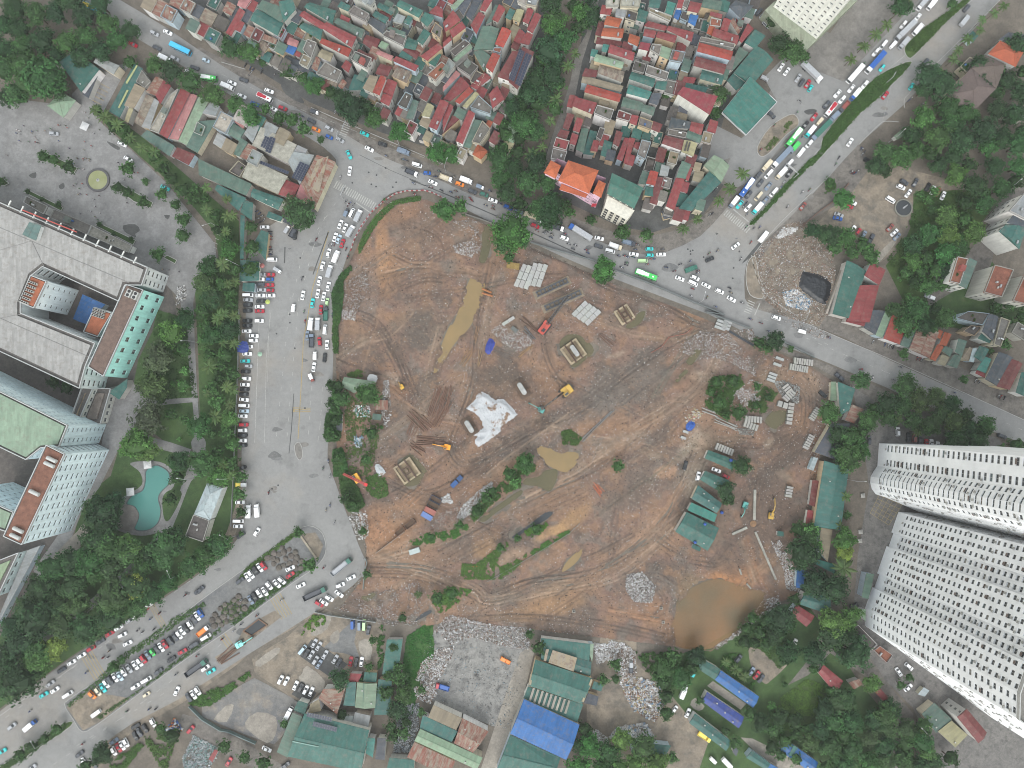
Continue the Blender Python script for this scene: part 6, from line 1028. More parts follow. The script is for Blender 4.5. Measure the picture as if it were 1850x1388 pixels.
TREES="""a1 370,650 150 m|200,550 120 m|130,790 95 m|1080,520 60 m|1290,540 80 m|1440,600 90 d|1590,680 90 m|1780,790 100 m
a2 75,400 85 m|235,435 85 m|340,520 40 m|510,430 50 c|560,600 70 d|690,650 60 m|780,720 80 c|910,770 60 m|1010,830 80 d|1090,930 120 d|1180,900 80 d|1285,990 80 c|1485,1110 85 c|1800,1270 80 c|130,880 80 m|245,960 85 m|370,910 50 o|480,990 60 m|590,1000 70 o|690,1080 65 o|830,1170 35 o|635,190 60 m|720,470 35 o
a3 925,220 95 c|890,420 120 d|1160,110 80 c|1180,200 70 m|960,700 70 c|720,770 90 d|830,830 60 m|940,910 70 c|680,1040 100 m|500,1050 60 m|560,900 80 d|480,1310 60 m|60,1290 75 c|620,390 40 m|820,1330 60 m
a4 920,800 80 m|890,940 60 c|480,790 50 m|640,370 30 c|1440,370 90 d|1540,440 100 m|1640,470 50 m|1370,180 60 d|560,480 30 c|500,1300 40 m|480,1290 30 c
a5 830,40 90 d|1060,640 110 d|1170,700 120 d|1020,750 80 d|1210,870 60 c|1350,560 50 d|1430,980 60 m|1250,30 50 m|1720,1000 60 d|1650,640 50 d
b1 1070,115 68 m|1215,220 36 c|1355,330 55 m|1465,420 50 m|1535,540 68 m|1530,675 62 m|1320,830 65 c|575,100 60 d|360,10 55 m|450,40 50 m|980,270 50 d|1060,310 50 d|1200,395 55 d|490,415 32 d|830,580 28 d|950,660 24 d|1095,700 24 d|230,305 26 d|350,370 24 d|10,220 40 o|1540,1340 60 d
b2 440,600 55 o|440,770 70 o|430,950 70 o|850,490 120 o|790,440 90 o|900,560 60 o|1545,375 14 c
b3 270,20 60 c|360,30 60 c|280,460 90 c|420,435 70 c|850,640 150 c|780,740 90 m|920,700 80 c|830,860 50 c|1160,500 100 d|1200,400 90 d|1290,420 60 d|1340,480 50 m|1515,540 50 m|1780,640 65 c|1620,940 90 c|1600,1030 60 c|1660,1010 60 m
b4 105,650 65 c|315,665 60 c|470,300 50 m
b5 340,370 85 c|550,810 70 c|230,230 50 c|500,710 40 m|1330,680 38 y|1150,660 70 c|1500,330 60 c|690,130 60 d|650,100 60 d
c1 1430,190 100 l|1540,90 85 d|1330,400 120 b|1530,330 65 o|1270,640 110 o|1350,740 55 d|1545,510 40 y|1530,630 58 l|1240,890 130 b|1425,870 60 m|1545,915 45 c|1670,970 95 m|1500,1080 20 y|1150,1110 120 l|1240,1170 90 l|1080,1150 80 l|1690,1280 110 m|1500,1260 90 d|450,600 60 d|560,650 60 d|1290,540 45 c|1450,620 30 l
c2 1160,640 60 d|1180,740 75 m|1420,710 95 m|1360,680 60 m|1130,840 60 m|1110,1050 60 m|1440,1030 60 m|1160,1230 55 m|1390,1250 50 c|1520,980 20 c
c4 900,600 60 c|1040,590 60 c|860,690 40 c|920,780 60 c|1090,860 65 m|980,890 40 m|1240,640 40 c|1330,730 40 m|1230,800 45 o|1260,280 60 d|1390,260 80 d|1330,320 50 m|1520,330 32 c|1110,1300 75 d
c5 845,370 50 l|490,590 75 m|1345,580 40 c|220,860 90 m|600,820 60 m|550,920 80 c|400,1080 100 m|380,1230 120 m|470,1180 80 m|1690,290 50 c|1660,1160 45 c|1790,1130 70 m|1570,350 30 m
d1 870,420 120 d|830,540 110 d|870,720 120 m|1080,740 105 l|1390,740 135 m|1340,880 60 c|1610,890 95 m|1830,730 90 m|1720,800 80 m|1400,1030 75 m|1280,1130 85 m|1130,1050 95 y|1150,1230 90 m|1480,990 40 m|940,1220 110 m|760,850 120 m|1480,150 70 d|1430,330 60 d
d2 350,140 55 o|335,290 58 l|350,440 50 d|350,620 24 c|190,690 80 m|60,810 90 m|930,880 65 c|830,610 50 m|1400,960 40 m|1230,330 60 d|1290,390 60 m|1370,600 40 m
d3 880,190 50 y|830,120 60 c|960,40 80 c|560,430 60 m|640,320 60 m|690,270 50 m|420,550 45 c|180,650 40 c|1740,60 55 c|900,660 35 c|1060,580 50 c|760,740 40 c|230,1160 60 c|350,1120 60 c
d4 1700,610 55 y|1750,720 45 y|1610,800 115 d|1720,1040 105 d|1550,1170 55 d|1440,1320 105 d|980,260 75 d|1000,330 60 d|1690,560 40 l
d5 350,660 85 l|340,780 75 y|270,1080 110 d|80,1050 90 d|370,470 40 c|180,1010 60 d|70,600 70 y|60,800 80 d
e1 150,660 150 d|310,500 110 l|460,380 95 y|720,220 120 d|930,130 110 d|300,130 150 d|160,330 130 d|950,550 55 c|1020,490 35 c|475,1060 50 m|370,1140 45 m|265,1210 55 m|165,1285 60 m|860,1270 80 d|1440,1120 70 d|1340,1060 50 c|720,1370 60 d
e2 1180,640 85 d|1360,660 32 c|1450,320 40 m|1420,540 40 o|1550,760 60 m|1620,380 45 m|1650,620 60 m|1700,700 60 d|1670,860 60 d|1620,1120 55 d|1190,940 50 d|710,1020 40 o|210,1210 60 m|380,1300 55 m|540,1350 70 m|1700,130 40 m
e3 1080,380 60 d|100,730 40 m|100,920 40 o|1720,520 55 m|1620,650 50 m|1720,640 40 m|1460,1060 70 d|1450,1200 80 d|1000,270 40 m
e4 590,1180 1 m|420,500 50 m|500,500 55 m|400,620 50 m|1130,330 65 d|1430,130 95 d|1380,280 75 d|1500,420 90 d|1720,440 90 d|1290,1030 60 c|1180,930 60 m|1060,1180 55 m|980,1080 40 m|760,820 40 m|530,1300 50 o|1280,1030 50 c|1700,560 40 c|1360,880 40 y|1470,690 30 c
e5 260,170 110 l|250,290 110 d|440,430 120 d|80,430 80 d|580,680 75 l|700,940 90 m|370,800 80 d|890,630 40 m|820,690 40 m|1010,1030 70 c|1000,1160 90 m|240,740 50 c|100,560 40 c|640,1010 70 d"""
for ln in TREES.split('\n'):
 t,rest=ln.split(' ',1)
 for it in rest.split('|'):
  a,r,k=it.split(); x,y=map(float,a.split(','))
  if float(r) > 5: tree(*Q(t,x,y),float(r)/4.625*MPP*1.02,k)
plant_all()
PALMS="""a3 1105,450 55 8|1045,550 65 8|945,830 70 7|900,1010 55 7|840,1130 50 7|745,1300 80 7|830,1230 50 7|1040,150 40 7
a5 700,210 60 6|610,290 65 6|510,390 60 6|400,500 60 6|800,100 55 6|880,30 50 6|1150,640 70 9|1380,330 60 6|1480,250 50 6|1300,420 55 6|1260,500 60 6|1600,110 50 6|1680,50 50 6|1500,170 50 6
b4 1118,160 68 6|1015,285 70 6|920,385 55 6|740,540 52 6|620,620 55 5
d5 360,310 60 6|340,910 110 8|310,560 55 6
a1 800,920 60 6|880,980 70 6|980,1040 70 7|1290,1270 60 7|1090,1150 55 6
b2 60,270 50 8|60,460 55 8|230,370 50 7|280,500 50 7|220,640 50 8|240,1080 50 8|170,1340 60 8
c2 210,30 55 8|230,640 60 8|60,690 40 8|200,1290 60 7
e4 1060,560 60 3|980,500 50 3|1130,620 60 3
d3 580,400 50 3|70,1130 40 3
c5 800,920 55 7|960,1020 50 7"""
for ln in PALMS.split('\n'):
 t,rest=ln.split(' ',1)
 for it in rest.split('|'):
  a,r,h=it.split(); x,y=map(float,a.split(',')); palm(*Q(t,x,y),float(r)/4.625*MPP*1.05,float(h))
def leaf_scatter(name,poly,n,size,hgt,col,seed_=0,parent=None,label=None,kind='stuff',z0=.1,widen=None):
 """low growth: n leaf sprays over an area"""
 P=pts(poly) if isinstance(poly,str) else poly; r=np.random.default_rng(seed_); xs=[p[0] for p in P]; ys=[p[1] for p in P]
 X=r.uniform(min(xs),max(xs),n*4); Y=r.uniform(min(ys),max(ys),n*4); m=inpoly(X,Y,P); X,Y=X[m][:n],Y[m][:n]; v=[]; f=[]; tone=[]
 cl=fbm(X,Y,9,3,seed_ + 5)
 if name == 'weeds': kp=cl + fbm(X,Y,3,2,seed_ + 8)*.5 > .70; X,Y,cl=X[kp],Y[kp],cl[kp]
 k=len(X); xx=(X - 925)/FPX; yy=(694 - Y)/FPX; s_=CAM_H/(CT - yy*ST); bx,by=xx*s_,(yy*CT + ST)*s_
 bz=z0 + site_zs(X,Y) + r.uniform(0,hgt,k)*(.3 + cl); t0=r.uniform(.7,1.25,k)*(.7 + .6*cl); V=[]; tone=[]
 for _ in range(3):
  a=r.uniform(0,6.28,k); s=size*r.uniform(.5,1.2,k); ox,oy=bx + r.normal(0,size*.4,k),by + r.normal(0,size*.4,k); dz=r.uniform(-.3,.3,k)*s; ca,sa=np.cos(a)*s,np.sin(a)*s; tp=r.uniform(-.2,.3,k)*s
  V.append(np.stack([np.stack([ox - ca,oy - sa,bz],-1),np.stack([ox + sa*.5,oy - ca*.5,bz + dz],-1),np.stack([ox + ca,oy + sa,bz + tp],-1),np.stack([ox - sa*.5,oy + ca*.5,bz - dz],-1)],1)); tone.append(np.repeat(t0*r.uniform(.85,1.15,k),4))
 v=np.concatenate(V).reshape(-1,3).tolist(); f=np.arange(len(v)).reshape(-1,4).tolist(); tone=np.concatenate(tone)*1.25
 me=bare_mesh(name,v,f,['leaf'],tone=tone); o=link(name,me,parent,color=tuple(v*(1.15 if name == 'hedge' else .95) for v in C(*col)[:3]) + (1,),kind=kind)
 if label: o['label']=label; o['category']='weeds' if 'weed' in name else name.replace('_',' ')
 return o
for i,(s,n,sz,hg,col,lb) in enumerate((
 ('a5:150,1260 a5:170,1150 a5:400,860 a5:620,640 a5:870,520 a5:890,560 a5:620,830 a5:480,950 a5:300,1150 a5:80,1388 a5:0,1388',3600,.42,.9,(66,96,46),'clipped green hedge on the queue road median below the planted letters'),('a5:880,370 a5:1000,250 a5:1350,0 a5:1400,0 a5:1180,200 a5:1020,370 a5:950,440 a5:860,420',2600,.42,.9,(66,96,46),'clipped green hedge on the queue road median at top edge'),
 ('b4:1170,575 b4:1280,470 b4:1450,270 b4:1700,20 b4:1780,0 b4:1600,170 b4:1330,460 b4:1210,580',2400,.42,.9,(68,96,48),'clipped green hedge on the median nose at the junction'),
 ('b2:1330,780 b2:1380,640 b2:1480,500 b2:1620,390 b2:1750,355 b2:1850,350 b2:1850,380 b2:1640,420 b2:1500,560 b2:1400,720 b2:1340,830',2000,.4,.7,(78,106,52),'curved grassy hedge along the site corner'),('b2:1130,1388 b2:1110,1150 b2:1180,1000 b2:1270,930 b2:1280,960 b2:1200,1060 b2:1210,1160 b2:1180,1388',1500,.45,1.6,(60,90,46),'green hedge between avenue and debris heap'),('c2:1130,0 c2:1180,0 c2:1180,90 c2:1160,140 c2:1165,360 c2:1130,360 c2:1115,240',1000,.45,1.5,(62,94,46),'narrow green hedge at the avenue edge'),
 ('d2:1110,0 d2:1180,-20 d2:1250,130 d2:1340,250 d2:1390,380 d2:1310,440 d2:1230,400 d2:1190,280 d2:1170,150',2400,.45,1.6,(62,94,48),'shrub bank beside the drilling rig'),('c2:1120,1170 c2:1200,1150 c2:1240,1300 c2:1240,1388 c2:1130,1388',1200,.45,1.6,(64,98,50),'shrub bank at avenue edge above drilling rig'),('c2:1060,880 c2:1140,780 c2:1200,860 c2:1180,1090 c2:1080,1100 c2:1045,1050',1500,.45,2,(58,86,44),'dense shrubs left of the green roofed hut'),
 ('d2:310,1030 d2:400,900 d2:560,780 d2:800,600 d2:830,620 d2:600,800 d2:430,930 d2:330,1040',1600,.4,.8,(76,104,50),'weedy hedge along upper edge of median tip'),('e1:1700,0 e1:1450,130 e1:1250,290 e1:1000,450 e1:800,660 e1:560,860 e1:580,880 e1:840,680 e1:1050,480 e1:1300,320 e1:1500,170 e1:1720,30',2600,.4,.9,(70,100,50),'weedy hedge along upper edge of median'),('e1:1850,240 e1:1500,500 e1:1200,720 e1:840,980 e1:810,960 e1:1020,820 e1:1180,720 e1:1480,480 e1:1850,200',2400,.4,.8,(68,96,48),'weedy hedge along lower edge of median'),('d2:300,1380 d2:700,1070 d2:920,900 d2:900,880 d2:640,1060 d2:420,1230 d2:260,1380',1500,.4,.8,(64,94,46),'weedy hedge along lower edge of median tip'),('-60,1415 0,1382 60,1343 120,1303 128,1312 60,1358 0,1400',900,.42,.9,(66,92,48),'hedge on the narrow lower left median'))): leaf_scatter('hedge',s,n,sz,hg,col,i,label=lb)
for i,(s,n,sz,hg,col) in enumerate((
 ('d3:430,1000 d3:440,870 d3:560,870 d3:680,780 d3:790,680 d3:830,700 d3:800,790 d3:720,860 d3:760,900 d3:900,830 d3:1010,770 d3:880,920 d3:760,1000 d3:600,1000',2600,.4,.35,(84,116,54)),('d3:1000,780 d3:1180,660 d3:1330,590 d3:1340,610 d3:1200,700 d3:1040,800',900,.4,.35,(84,120,54)),('d3:960,600 d3:1120,520 d3:1160,540 d3:1090,620 d3:1000,660',700,.45,.6,(80,122,50)),
 ('d3:520,480 d3:600,400 d3:720,250 d3:830,120 d3:940,60 d3:1060,40 d3:1040,100 d3:920,130 d3:930,230 d3:800,280 d3:660,400 d3:540,520',2600,.5,.9,(70,104,50)),('d3:150,620 d3:370,590 d3:480,540 d3:490,580 d3:380,660 d3:180,700 d3:0,720 d3:0,680',1200,.45,.6,(80,118,52)),('d3:190,1160 d3:350,1060 d3:520,1090 d3:470,1150 d3:300,1270 d3:240,1280',1500,.4,.3,(84,122,54)),('c3:1260,1020 c3:1340,1000 c3:1440,1070 c3:1400,1130 c3:1280,1120',700,.45,.8,(72,104,50)),('c2:1210,800 c2:1280,720 c2:1350,800 c2:1500,950 c2:1500,1100 c2:1430,1388 c2:1220,1388 c2:1230,1050',2600,.35,.3,(84,110,58)),('d2:1390,150 d2:1560,100 d2:1580,300 d2:1470,340 d2:1400,260',900,.4,.4,(76,110,54)),
 ('c4:810,700 c4:860,560 c4:1100,540 c4:1120,620 c4:1040,700 c4:1020,820 c4:1150,860 c4:1060,920 c4:900,870 c4:790,790',2800,.5,1.0,(74,106,52)),('c4:1150,780 c4:1300,640 c4:1400,700 c4:1300,860 c4:1180,850',1200,.45,.7,(80,104,56)),('e2:820,270 e2:950,110 e2:1050,110 e2:1060,170 e2:950,240 e2:840,280',1100,.4,.6,(92,132,54)),('e2:50,850 e2:200,720 e2:420,580 e2:430,620 e2:300,720 e2:80,870',1300,.45,.6,(74,112,50)),('e2:1500,200 e2:1550,180 e2:1540,480 e2:1500,570 e2:1490,400',700,.45,.8,(72,108,50)),('735,1150 765,1130 782,1130 785,1180 760,1230 745,1290 725,1300 728,1200',3400,.35,.25,(66,112,48)),('e1:1580,850 e1:1700,760 e1:1850,700 e1:1850,800 e1:1700,870',800,.45,.7,(74,112,50)),('e4:230,420 e4:600,420 e4:740,430 e4:700,520 e4:640,640 e4:500,720 e4:470,880 e4:440,640 e4:330,620',3000,.55,1.2,(66,98,46)),('e4:920,560 e4:960,440 e4:1060,430 e4:1050,520 e4:1230,640 e4:1190,720 e4:1040,620',1500,.5,.9,(78,116,52)),('e4:1430,800 e4:1660,640 e4:1850,720 e4:1850,900 e4:1700,960 e4:1450,900',3600,.35,.25,(88,122,54)),('e4:1340,960 e4:1420,860 e4:1580,940 e4:1570,1100 e4:1420,1060',1800,.35,.3,(84,120,52)),('e4:1250,210 e4:1350,150 e4:1530,300 e4:1560,420 e4:1420,560 e4:1300,420 e4:1190,360',2200,.45,.5,(72,104,52)),
 ('285,560 335,575 345,640 358,720 290,722 262,700 275,620',2600,.35,.2,(60,92,46)),('b5:930,400 b5:1000,300 b5:1100,360 b5:1250,300 b5:1400,330 b5:1420,500 b5:1300,640 b5:1000,640 b5:850,600 b5:900,540',2400,.45,.5,(78,106,54)),('b5:700,900 b5:820,700 b5:1000,700 b5:1100,900 b5:1050,1150 b5:850,1000',2000,.5,.8,(76,104,54)),('b5:160,300 b5:260,230 b5:280,270 b5:190,330',250,.4,.5,(84,112,60)),('a4:1290,1250 a4:1400,1120 a4:1530,990 a4:1560,1000 a4:1430,1150 a4:1330,1280',600,.4,.5,(92,110,62)),('c2:1230,540 c2:1330,500 c2:1390,520 c2:1380,560 c2:1260,560',300,.4,.5,(84,112,54)),('d2:100,1350 d2:180,1230 d2:320,1140 d2:400,1220 d2:330,1330 d2:200,1388',500,.4,.9,(84,104,62)),('e1:1200,1130 e1:1500,1050 e1:1400,1388 e1:1350,1388',900,.5,.7,(74,108,52)),('e1:900,1388 e1:1000,1280 e1:1180,1170 e1:1200,1200 e1:1050,1388',900,.5,.7,(74,108,50)))):
 leaf_scatter('weeds',s,n,sz,hg,col,50 + i,label='patch of low green weeds on bare ground')
# ------------------------------------------------------------------ vehicles
CARC=dict(w=((.74,.74,.75),'white'),k=((.016,.017,.02),'black'),g=((.34,.35,.37),'silver'),d=((.055,.06,.072),'dark grey'),r=((.36,.02,.035),'red'),b=((.02,.09,.33),'blue'),c=((.03,.46,.46),'turquoise'),n=((.06,.45,.10),'green'),o=((.70,.20,.03),'orange'),y=((.55,.48,.36),'beige'),l=((.42,.60,.32),'light green'),e=((.03,.12,.09),'dark green'),m=((.22,.06,.05),'maroon'),h=((.40,.50,.58),'pale blue'),Y=((.75,.58,.10),'yellow'),q=((.06,.42,.66),'sky blue'),u=((.16,.20,.26),'blue-grey'))
def ring(x0,x1,w,z,r,n=3):
 """rounded rectangle ring"""
 out=[]
 for cx,cy,a0 in ((x1 - r,w - r,0),(x0 + r,w - r,90),(x0 + r,-w + r,180),(x1 - r,-w + r,270)):
  for k in range(n + 1): a=math.radians(a0 + 90*k/n); out.append((cx + r*math.cos(a),cy + r*math.sin(a),z))
 return out
def loft(b,rings,mi=0):
 b.face(rings[-1],mi); b.face(rings[0][::-1],mi)
 for A,B_ in zip(rings,rings[1:]):
  for i in range(len(A)): j=(i + 1) % len(A); b.face([A[i],A[j],B_[j],B_[i]],mi)
def wheels(b,xs,w,r=.32,mi=1):
 for x in xs:
  for s in (-1,1): b.tube((x,s*(w - .2),r),(x,s*(w + .01),r),r,n=10,mi=mi)
VEH={}
def car_kind(key,L,Wd,hood,roof,c0,c1,r0,r1,zr):
 """body loft, cabin, glass: c0/c1 cabin base ends, r0/r1 roof ends (x, front is +)"""
 w=Wd/2; b=MB(); loft(b,[ring(-L/2 + .06,L/2 - .06,w - .06,.22,.35),ring(-L/2,L/2,w,.45,.42),ring(-L/2 + .02,L/2 - .04,w - .01,.72,.42),ring(-L/2 + .1,L/2 - .2,w - .09,hood,.4)])
 rb=ring(c0,c1,w - .1,hood - .02,.18); rtp=ring(r0,r1,w - .26,zr,.16); loft(b,[rb,rtp]); wheels(b,(-L*.29,L*.31),w); body=b.build('body',['paint','tyre'])
 wb,wt=w - .2,w - .32
 def quad(nm,a,mi='glass'): q=MB(); q.face(a); return q.build(nm,[mi])
 e=.015; ws=quad('windscreen',[(c1 - .02 + e,-wb,hood + .02),(c1 - .02 + e,wb,hood + .02),(r1 + .02 + e,wt,zr - .03 + e),(r1 + .02 + e,-wt,zr - .03 + e)])
 rw=quad('rear_window',[(c0 + .02 - e,wb,hood + .02),(c0 + .02 - e,-wb,hood + .02),(r0 - .02 - e,-wt,zr - .03 + e),(r0 - .02 - e,wt,zr - .03 + e)])
 sw=[]
 for s in (-1,1):
  q=MB(); A=[(c0 + .3,s*(w - .1 + e),hood + .03),(c1 - .3,s*(w - .1 + e),hood + .03),(r1 - .12,s*(w - .26 + e),zr - .05),(r0 + .12,s*(w - .26 + e),zr - .05)]; q.face(A if s < 0 else A[::-1]); sw.append(('side_window',q.build('side_window',['glass']),0))
 VEH[key]=[('body',body,1),('windscreen',ws,0),('rear_window',rw,0)] + sw
car_kind('s',4.55,1.78,.92,0,-1.75,1.05,-1.0,.25,1.46); car_kind('m',4.45,1.82,1.0,0,-2.1,1.15,-1.75,.35,1.66); car_kind('h',3.75,1.66,.95,0,-1.75,.95,-1.4,.25,1.52); car_kind('v',4.9,1.85,1.05,0,-2.42,1.9,-2.3,1.25,1.95)
def big(key,parts): VEH[key]=parts
def boxpart(nm,rings,mats=('paint',)): b=MB(); loft(b,rings); return b.build(nm,list(mats))
def truck_kind(key,L,Wd,cab,hcab,zb,hb,open_=False):
 w=Wd/2; x1=L/2; xc=x1 - cab
 cabm=boxpart('cab',[ring(xc + .05,x1,w - .08,.5,.2),ring(xc + .05,x1,w - .05,1.3,.2),ring(xc + .05,x1 - .35,w - .12,hcab,.22)])
 ws=MB(); ws.face([(x1 + .02,-w + .2,1.35),(x1 + .02,w - .2,1.35),(x1 - .3,w - .25,hcab - .12),(x1 - .3,-w + .25,hcab - .12)])
 b=MB(); b.box((-.1,0,.62),(L - .6,Wd*.5,.25)); wheels(b,(-L*.32,-L*.32 + 1.1,L*.36) if L > 7 else (-L*.28,L*.33),w,.45 if L > 7 else .36,0); ch=b.build('chassis',['chassis'])
 c=MB()
 if open_:
  c.box((xc/2 - x1/2,0,zb),(xc + x1 - .1,Wd,.12))
  for s in (-1,1): c.box((xc/2 - x1/2,s*(w - .05),zb + hb/2),(xc + x1 - .1,.08,hb))
  for xx_ in (-x1 + .1,xc - .12): c.box((xx_,0,zb + hb/2 + .003),(.08,Wd - .18,hb))
  c.box((xc/2 - x1/2,0,zb + .25),(xc + x1 - .5,Wd - .3,.3),taper=.9)
 else:
  loft(c,[ring(-x1,xc - .05,w,zb,.06,1),ring(-x1,xc - .05,w,zb + hb,.06,1),ring(-x1 + .08,xc - .13,w - .08,zb + hb + .07,.06,1)])
  for k in range(int((xc + x1)/.9)): c.box((-x1 + .6 + k*.9,0,zb + hb + .085),(.06,Wd - .3,.04))
 big(key,[('cab',cabm,1),('windscreen',ws.build('windscreen',['glass']),0),('chassis',ch,0),('cargo_bed' if open_ else 'cargo_box',c.build('cargo',['steel']),2)])
truck_kind('t',6.2,2.1,1.6,2.2,.95,1.75); truck_kind('p',5.2,1.85,2.6,1.75,.8,.5,True); truck_kind('o',6.6,2.2,1.7,2.25,1.0,.7,True); truck_kind('T',12.5,2.5,2.3,2.9,1.2,1.9); truck_kind('D',11.5,2.5,2.3,2.9,1.2,1.3,True); truck_kind('S',3.9,1.6,1.2,1.7,.75,1.2)
def bus_kind(key,L,Wd,H):
 w=Wd/2; body=MB(); loft(body,[ring(-L/2,L/2,w,.4,.3),ring(-L/2,L/2,w,1.2,.3),ring(-L/2 + .05,L/2 - .12,w - .03,H - .2,.3),ring(-L/2 + .25,L/2 - .4,w - .22,H,.3)]); wheels(body,(-L*.28,L*.3),w,.48); bm=body.build('body',['paint','tyre'])
 ws=MB(); ws.face([(L/2 + .015,-w + .2,1.25),(L/2 + .015,w - .2,1.25),(L/2 - .1,w - .22,H - .35),(L/2 - .1,-w + .22,H - .35)]); sws=[]
 for s in (-1,1):
  sw=MB(); sws.append(sw)
  for k in range(int(L/1.5)): x=-L/2 + .7 + k*1.5; A=[(x,s*(w + .012),1.3),(x + 1.35,s*(w + .012),1.3),(x + 1.35,s*(w - .01),H - .45),(x,s*(w - .01),H - .45)]; sw.face(A if s < 0 else A[::-1])
 ac=MB(); loft(ac,[ring(-1.6,1.2,w*.62,H,.15),ring(-1.5,1.1,w*.58,H + .22,.15)]); hp=MB()
 for x in (-L*.33,L*.3): hp.box((x,0,H + .03),(.7,.7,.08))
 fp=MB(); loft(fp,[ring(-L/2 + .35,-L*.12,w*.8,H + .004,.2),ring(-L/2 + .35,-L*.12,w*.8,H + .02,.2)])
 big(key,[('body',bm,1),('windscreen',ws.build('windscreen',['glass']),0),('side_windows',sws[0].build('side_windows',['glass']),0),('side_windows',sws[1].build('side_windows',['glass']),0),('roof_unit',ac.build('roof_unit',['plain']),2),('roof_hatch',hp.build('roof_hatch',['plain']),2),('roof_panel',fp.build('roof_panel',['paint']),2)])
bus_kind('b',10.6,2.5,3.1); bus_kind('B',7.6,2.3,2.8)
VN=dict(s=('sedan','car'),m=('wagon','car'),h=('hatchback','car'),v=('van','van'),t=('box truck','truck'),p=('pickup','pickup'),o=('open truck','truck'),T=('long truck','truck'),D=('dump truck','truck'),S=('mini truck','truck'),b=('bus','bus'),B=('minibus','bus'))
def vehicle(x,y,kind,cc,ang,ar,grp,z=.09,sc=1.0):
 c1,n1=CARC[cc[0]]; p=W(x,y,.9); kn,cat=VN[kind]
 c2,n2=CARC[cc[1]] if len(cc) > 1 else ((c1,'') if kind not in 'bB' else (CARC['w'][0],''))
 two=n2 and n2 != n1
 rt=root(kn.replace(' ','_'),(p.x,p.y,z),f'{n1}{" and " + n2 if two else ""} {kn}',cat,grp,ar,math.radians(ang))
 if sc != 1: rt.scale=(sc,sc,sc)
 f=random.uniform(.92,1.04); c1=tuple(min(.8,v*f) for v in c1) + (1,)
 for nm,me,k in VEH[kind]: link(nm,me,rt,color=c1 if k == 1 else (tuple(c2[:3]) + (1,) if k == 2 else (1,1,1,1)))
 return rt
area('park','in the avenue parking row','the green shop roofs',440,430); area('queue','in the avenue queue','the zebra crossing',650,370); area('upper','on the upper road','the zebra crossing',630,260); area('bend','on the road past the site corner','the zebra crossing',650,355); area('mid','on the main road by the hotel','the orange hotel',1035,320); area('junc','at the junction','the debris lot',1400,480); area('ne','in the jammed lanes','the junction crossing',1335,400); area('ne2','on the free carriageway','the junction crossing',1335,400); area('fuel','at the fuel station','the green canopy',1355,190); area('lot','in the park car lot','the round pond',1635,375); area('plaza','on the hospital plaza','the fountain',178,325); area('right','on the right road','the black tarpaulin',1472,518); area('tower','by the white towers','the upper tower',1590,840); area('med','in the upper median parking row','the boulder heap',530,1010); area('med2','in the lower median parking row','the boulder heap',530,1010); area('tip','on the median tip','the boulder heap',530,1010); area('kerb','parked under the roadside trees','the avenue bend',560,930); area('lroad','moving on the lower left road','the avenue bend',560,930); area('lpark','parked below the lower road','the trench',455,1135); area('yard','in the car yard','the big green factory',600,1340); area('ash','in the ash yard','the blue warehouse',985,1320); area('blue','around the blue roofs','the dark blue roof',1305,1285); area('office','by the site office sheds','the office sheds',1275,900); area('bendp','at the avenue bend','the avenue bend',560,930)
